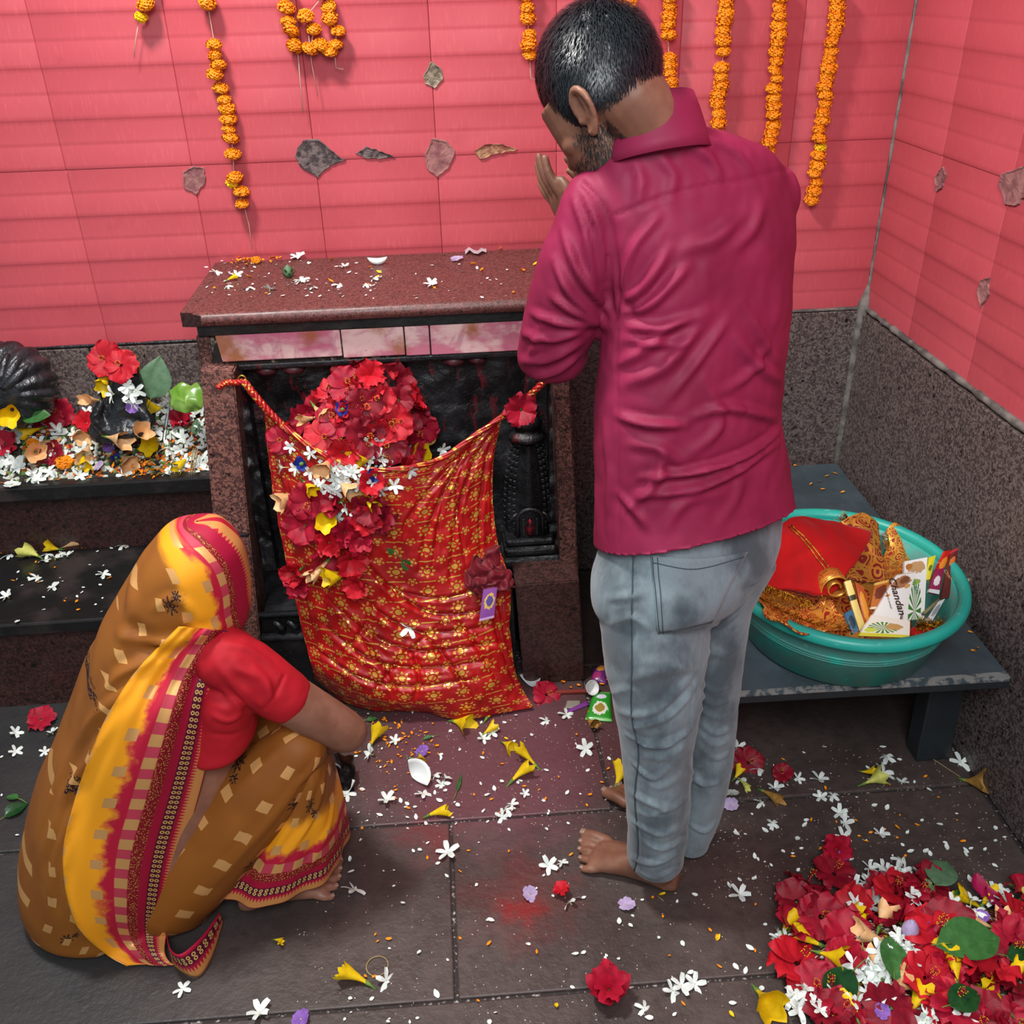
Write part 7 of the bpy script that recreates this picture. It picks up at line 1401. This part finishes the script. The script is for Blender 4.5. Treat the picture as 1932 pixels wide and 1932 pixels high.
# ================================================================== THINGS LYING ON THE FLOOR
rf = random.Random(51)
def spots(L, fn):
    for s_ in L: fn(*s_)
GJF = 'jasmine on the floor slabs'; zones = (('on the floor between altar cloth and the man', lambda x, y: y < 1560 and x < 1200), ('on the floor in front of the black bench', lambda x, y: x >= 1340 and y < 1660), ('on the open floor between the two people', lambda x, y: x < 1340 and y >= 1560), ('on the floor near the flower heap', lambda x, y: True))
def zone(x, y): return next(z for z, f in zones if f(x, y))
for x, y, s_ in ((845, 1610, 1.4), (1035, 1635, 1.3), (1075, 1703, 1.3), (668, 1680, 1.5), (955, 1530, 1.2), (965, 1520, 1.1), (948, 1543, 1), (1105, 1415, 1.3), (1030, 1362, 1.3), (1068, 1350, 1.2), (905, 1335, 1.3), (896, 1318, 1), (945, 1325, 1.3), (928, 1385, 1.3), (912, 1395, 1), (730, 1512, 1.3), (798, 1500, 1.1), (832, 1482, 1), (745, 1400, 1.1), (700, 1425, 1.4), (820, 1465, 1), (840, 1470, 1.1), (490, 1913, 1.4), (728, 1852, 1.4), (1285, 1862, 1.4), (1310, 1858, 1.2), (1268, 1872, 1.1), (1395, 1690, 1.2), (1478, 1690, 1.3), (1590, 1582, 1.5), (1594, 1555, 1.3), (1584, 1536, 1.3), (1545, 1472, 1.2), (1664, 1462, 1.5), (1672, 1430, 1.4), (1700, 1478, 1.2), (1812, 1440, 1.4), (1392, 1412, 1.3), (1432, 1452, 1.4), (1398, 1472, 1.1), (1462, 1490, 1.4), (1505, 1470, 1), (1548, 1506, 1.1), (1570, 1503, 1), (1660, 1577, 1.1), (1456, 1556, 1), (1436, 1516, 1), (1700, 1625, 1.2), (1665, 1640, 1.3), (1640, 1640, 1), (1215, 1905, 1), (345, 1868, .9), (655, 1500, 1.2), (30, 1385, 1.1), (100, 1385, 1.2), (30, 1420, 1), (85, 1420, 1), (880, 1322, .9), (990, 1500, .8), (800, 1290, .8), (1060, 1630, .8)):
    jasmine(fl(x, y), (0, 0, 1), 'white jasmine flower '+zone(x, y), GJF+' '+zone(x, y), s_, rf)
for x, y, c_, a, s_, lab in ((866, 1368, 'yellow', -.6, 1.15, 'yellow trumpet touching the hem of the gold cloth'), (925, 1352, 'yellow', .9, 1.05, 'yellow trumpet just below the hem of the gold cloth'), (920, 1386, 'yellow', .5, .8, 'short yellow trumpet beside white jasmine near the cloth'), (955, 1410, 'yellow', -.9, .7, 'crushed yellow flower alone before the gold cloth'), (1000, 1440, 'yellow', 2.3, 1.1, 'upper of two yellow trumpets on the pink stained slab'), (975, 1470, 'yellow', .7, 1.1, 'lower of two yellow trumpets on the pink stained slab'), (820, 1540, 'yellow', .2, .9, 'crushed yellow flower on the slab joint'), (795, 1435, 'yellow', -1.3, .9, 'yellow trumpet leaning on the white shell'), (1168, 1478, 'yellow', .9, 1.0, 'yellow trumpet under the man\'s far foot'), (680, 1852, 'yellow', 2.6, 1.1, 'yellow flower beside the straw ring near the bottom edge'), (1440, 1890, 'yellow', -1.3, 1.3, 'long yellow trumpet left of the flower heap'), (1642, 1480, 'pale', .1, 1.0, 'pale green trumpet in front of the bench'), (1632, 1464, 'yellow', -.7, .6, 'small yellow petal flower above the pale trumpet'), (1830, 1482, 'wilt', -.9, 1.0, 'wilted tan trumpet near the bench leg'), (1448, 1503, 'wilt', -1.0, 1.0, 'wilted tan trumpet behind the man\'s heel'), (1390, 1470, 'yellow', .6, .6, 'small yellow flower behind the man\'s legs'), (1112, 1368, 'wilt', -1.5, .8, 'brown wilted trumpet below the green packet'), (705, 1402, 'yellow', 1.2, .9, 'yellow flower in the petals at the woman\'s elbow'), (525, 1780, 'yellow', -.3, .4, 'small yellow petal near the woman\'s foot'), (1400, 1482, 'pale', -1.2, .6, 'green bud behind the man\'s legs')):
    trump(fl(x, y), c_, lab, None, a, s_, rf)
for x, y, k, s_, lab in ((1148, 1872, 13, 1.05, 'red hibiscus lying alone near the bottom edge'), (1030, 1315, 7, .9, 'crushed red hibiscus beside the white shard'), (1410, 1443, 8, .9, 'dark crushed hibiscus behind the man\'s legs'), (80, 1362, 4, .8, 'red hibiscus on the floor below the lower step'), (1060, 1685, 9, .45, 'torn crimson hibiscus petals near the man\'s foot'), (1475, 1462, 2, .5, 'dark red scrap of hibiscus before the bench')): hibiscus(fl(x, y), (0, -.3, 1), lab, None, s_, k, .2, rf, .01)
for x, y, k, lab in ((1182, 1710, 2, 'lilac streaked flower near the man\'s heel'), (1378, 1521, 2, 'white and purple flower behind the man\'s heel'), (568, 1925, 1, 'purple flower at the bottom photo edge'), (1000, 1690, 2, 'crushed lilac flower beside the red stain'), (797, 1420, 1, 'purple flower above the white shell'), (1380, 1500, 0, 'flat white flower behind the man\'s heel')): put('periwinkle', PERI[k], fl(x, y), (0, 0, 1), None, 1.0, lab, 'flower', None, [('tube', JTUBE)], .25, .005, rf)
# petals
def petal_field(n, pts, meshes, lab, grp, smin=.6, smax=1.2):
    for k in range(n):
        if callable(pts): x, y = pts()
        else: x, y = pts[k % len(pts)]
        p = fl(x, y)
        if p[0] > XR-.04 or (p[0] < -.55 and y > 1360 and x > 40): continue
        put('orange_petal' if meshes is PET_O else ('yellow_petal' if meshes is PET_Y else 'white_petal'), meshes[k % len(meshes)], p, (0, 0, 1), None, rf.uniform(smin, smax), lab, 'petal', grp, (), .18, .002, rf)
petal_field(55, lambda: (rf.gauss(755, 55), rf.gauss(1400, 28)), PET_O, 'orange petal scattered by the woman\'s elbow', 'orange petals by the elbow')
petal_field(45, lambda: (rf.uniform(680, 1200), rf.uniform(1340, 1540)), PET_O, 'orange petal on the pink stained slab', 'orange petals on the pink slab', .6, 1.0)
petal_field(26, lambda: (rf.uniform(680, 1450), rf.uniform(1560, 1900)), PET_O, 'orange petal on the open floor', 'orange petals on the open floor', .7, 1.1)
petal_field(26, lambda: (rf.uniform(1370, 1850), rf.uniform(1420, 1620)), PET_O, 'orange petal in front of the bench', 'orange petals before the bench', .7, 1.1)
petal_field(70, lambda: (rf.uniform(670, 1180), rf.uniform(1345, 1560)), PET_W, 'white petal on the pink stained slab', 'white petals on the pink slab', .5, 1.3)
petal_field(85, lambda: (rf.uniform(1360, 1900), rf.uniform(1410, 1660)), PET_W, 'white petal in front of the bench', 'white petals before the bench', .5, 1.4)
petal_field(75, lambda: (rf.uniform(640, 1450), rf.uniform(1560, 1932)), PET_W, 'white petal on the open floor', 'white petals on the open floor', .5, 1.4)
petal_field(20, lambda: (rf.uniform(0, 130), rf.uniform(1350, 1620)), PET_W, 'white petal on the floor left of the woman', 'white petals left of the woman', .5, 1.2)
petal_field(14, lambda: (rf.uniform(1060, 1160), rf.uniform(1268, 1300)), PET_O, 'orange petal against the altar foot', 'orange petals at the altar foot', .9, 1.4)
petal_field(6, [(1250, 1690), (530, 1780), (1355, 1770), (1050, 1900), (1380, 1915), (955, 1395)], PET_Y, 'single yellow petal on the open floor', 'single yellow petals', .6, 1.0)
b = MB()                                                              # rice grains and crumbs, far too many and small to pick apart
for k in range(1500):
    zx = rf.random(); x, y = (rf.uniform(640, 1200), rf.uniform(1340, 1560)) if zx < .45 else ((rf.uniform(1340, 1900), rf.uniform(1400, 1700)) if zx < .75 else (rf.uniform(560, 1450), rf.uniform(1560, 1932)))
    p = fl(x, y); a = rf.uniform(0, 6.28); l = rf.uniform(.0008, .0026); d = np.array([math.cos(a), math.sin(a), 0]); s_ = np.array([-d[1], d[0], 0])*l*.45
    if p[0] > XR-.03: continue
    b.add([p+d*l+[0, 0, .001], p-d*l+[0, 0, .001], p+s_+[0, 0, .001], p-s_+[0, 0, .001], p+[0, 0, .002]], [(0, 2, 4), (2, 1, 4), (1, 3, 4), (3, 0, 4)])
cr = obj('crumbs', b.V, b.F, plain('rice_crumbs', '#d8cfc6', .6, '#b58a7a', 9), None); prop(cr, 'tiny rice grains and petal crumbs strewn over the floor', 'crumbs', kind='stuff')
leaf(fl(862, 1496), 'blade', 'slim green leaf blade on the pink stained slab', .75, (0, 0, 1), 1.0, .05, .004); leaf(fl(692, 1362), 'small', 'green leaf under the cloth hem by the woman\'s elbow', .4, (0, 0, 1), 1.0, .1, .006); leaf(fl(10, 1545), 'glossy', 'green leaf at the left photo edge on the floor', .9, (0, 0, 1), .8, .1, .006); leaf(fl(35, 1510), 'small', 'small green leaf above the larger one at the left edge', .2, (0, 0, 1), 1.2, .1, .006); leaf(fl(815, 1392), 'small', 'torn green leaf among petals before the cloth', 1.5, (0, 0, 1), .8, .1, .005); leaf(fl(770, 1432), 'small', 'tiny green leaf above the white shell', -1.2, (0, 0, 1), .5, .1, .005)
# white shell-like piece, straw ring, shards, bowl, packets
def bowl_piece(name, c, R, mat, lab, cat, th=.003, a0=0, a1=6.28, h=.5, tilt=(0, 0, 0)):
    V = []; n = 18
    for i in range(7):
        s = i/6
        for k in range(n): t = a0+(a1-a0)*k/(n-1); V.append(Vector((R*s*math.cos(t), R*s*math.sin(t), h*R*s*s)))
    M = Euler(tilt).to_matrix(); V = [np.array(M @ v)+np.array(c) for v in V]; zmin = min(v[2] for v in V); V = [v+np.array([0, 0, .004-min(0, zmin)]) for v in V]
    o = obj(name, V, grid_faces(7, n), mat, None, loc=c); m = o.modifiers.new('thickness', 'SOLIDIFY'); m.thickness = th; return prop(o, lab, cat)
M_SHELL = plain('white_shell', '#dfe2e0', .35); bowl_piece('white_shell', fl(778, 1472), .040, M_SHELL, 'smooth white shell-like piece on the floor before the cloth', 'shell', .002, -.9, 1.9, .8, (.6, .2, .3))
bowl_piece('coconut_shard', fl(1008, 1300), .040, M_SHELL, 'angular white shard at the right corner of the gold cloth', 'shard', .003, .2, 2.2, .9, (-.5, .1, .4)); bowl_piece('petal_cup', fl(655, 1502), .032, M_WHITE, 'large white cupped petal by the woman\'s hem', 'petal', .001, .4, 2.6, .7, (.3, 0, .6))
bw = thing('paper_cup', 'small white cup with red spots tipped over at the altar foot', 'cup', fl(1110, 1305)); V, Fc = lathe_vf([(0, 0), (.013, 0), (.020, .022), (.0215, .023), (.019, .022), (.012, .003), (0, .003)], 24); Mc = Matrix.Translation(bw.location+Vector((0, 0, .012))) @ Euler((.9, .2, .4)).to_matrix().to_4x4(); obj('cup_wall', [np.array(Mc @ Vector(v)) for v in V], Fc, plain('white_card', '#e8e6e4', .5), bw)
for a in (4.2, 4.9, 5.6): q = Mc @ Vector((.0175*math.cos(a), .0175*math.sin(a), .012)); q2 = Mc @ Vector((.0195*math.cos(a), .0195*math.sin(a), .012)); obj('red_spot', *tube_vf([np.array(q), np.array(q)+(np.array(q2)-np.array(q))*.6], .0030, 10), plain('red_print', '#b01226', .5), bw)
o = obj('brick_stick', *box_vf((-.045, -.006, 0), (.045, .006, .010), .002), plain('brick_red', '#7d2a1e', .8), None, loc=(0, 0, 0)); o.location = fl(1078, 1308); o.rotation_euler = (0, 0, -.06); prop(o, 'brick red stick lying before the altar foot', 'stick')
mP = packet_mat('green_packet_print', ['#2f9a2c', ('band', .0, .07, '#8fd07a'), ('band', .93, 1.0, '#8fd07a'), ('blob', .5, .38, .33, .22, '#e9ecd8'), ('blob', .5, .38, .20, .14, '#a88a3c'), ('blob', .5, .78, .26, .09, '#e3dfee')])
def flat_packet(name, pts, z, mat, lab, th=.008):
    T = [fl(x, y, z) for x, y in pts]; nu, nv = 8, 10; P = []; UV = []
    for side in (1, 0):
        for i in range(nv):
            for j in range(nu): u, v = j/(nu-1), i/(nv-1); p = (T[0]*(1-u)+T[1]*u)*(1-v)+(T[3]*(1-u)+T[2]*u)*v; bul = th*(math.sin(math.pi*u)*math.sin(math.pi*v))**.5; P.append(p+np.array([0, 0, (.0012+bul) if side else .0006-z])); UV.append((u, 1-v))
    Fc = grid_faces(nv, nu); k = nv*nu; Fc = Fc+[tuple(reversed([i+k for i in f])) for f in Fc]; ri = list(range(nu))+[i*nu+nu-1 for i in range(1, nv)]+[(nv-1)*nu+j for j in range(nu-2, -1, -1)]+[i*nu for i in range(nv-2, 0, -1)]
    for a_, b_ in zip(ri, ri[1:]+ri[:1]): Fc.append((a_, a_+k, b_+k, b_))
    o = obj(name, P, Fc, mat, None, uv=np.array(UV), loc=sum(T)/4); return prop(o, lab, 'packet')
gp = flat_packet('snack_packet', ((1120, 1306), (1152, 1306), (1155, 1362), (1104, 1358)), .003, mP, 'shiny green packet lying left of the man\'s legs')
flat_packet('wrapper', ((1118, 1262), (1142, 1252), (1146, 1290), (1116, 1286)), .003, packet_mat('purple_wrap_print', ['#6a2a6e', ('blob', .6, .7, .3, .2, '#c98a3a'), ('blob', .3, .3, .3, .2, '#a0306a')]), 'purple and orange wrapper beside the man\'s knee at the altar foot', .012)
flat_packet('wrapper', ((1070, 1340), (1108, 1322), (1112, 1330), (1072, 1346)), .002, packet_mat('violet_strip_print', ['#7a3a8a']), 'thin violet strip of wrapper above the jasmine', .002); flat_packet('card_scrap', ((1070, 1322), (1095, 1322), (1094, 1336), (1066, 1336)), .002, packet_mat('grey_card', ['#8d8478']), 'small grey card scrap before the altar foot', .001)
th = np.linspace(0, 2*math.pi, 40); rc = fl(712, 1824); o = obj('straw_ring', *tube_vf([rc+np.array([.022*math.cos(t), .022*math.sin(t), .0022]) for t in th], .0013, 6, False), M_DRY, None, loc=rc); prop(o, 'thin straw coloured ring lying near the bottom edge', 'ring')
V = [[fl(612, 1428, .10), fl(640, 1420, .09), fl(668, 1430, .05)], [fl(608, 1460, .06), fl(640, 1455, .07), fl(668, 1465, .03)], [fl(622, 1492, .01), fl(645, 1495, .012), fl(662, 1490, .006)]]
sheet('plastic_bag', V, plain('black_polythene', '#0b0c0e', .22), None, 24, 24, th=.001, lab='black polythene bag on the floor by the woman\'s knee', cat='bag', amp=.012, seed=8)
o = obj('straw', *tube_vf([fl(1725, 1408, .003), fl(1760, 1432, .004), fl(1812, 1466, .003)], .0010, 5), M_DRY, None, loc=fl(1725, 1408)); prop(o, 'long dry stalk lying under the front of the bench', 'stalk'); o = obj('straw', *tube_vf([fl(1240, 1690, .003), fl(630, 1, .003)*0+fl(1252, 1700, .003)], .0010, 5), M_DRY, None, loc=fl(1240, 1690)); prop(o, 'short dry stalk near the man\'s heel', 'stalk')
for x, y in ((1560, 900), (1545, 910), (1575, 895), (1530, 915), (1552, 925), (1590, 930), (1500, 880), (1830, 1195), (1845, 1225), (1836, 1230)): put('orange_petal', PET_O[0], fl(x, y, BZ+.0005), (0, 0, 1), None, 1.0, 'orange petal on the black bench top', 'petal', 'orange petals on the bench', (), .2, .002, rf)
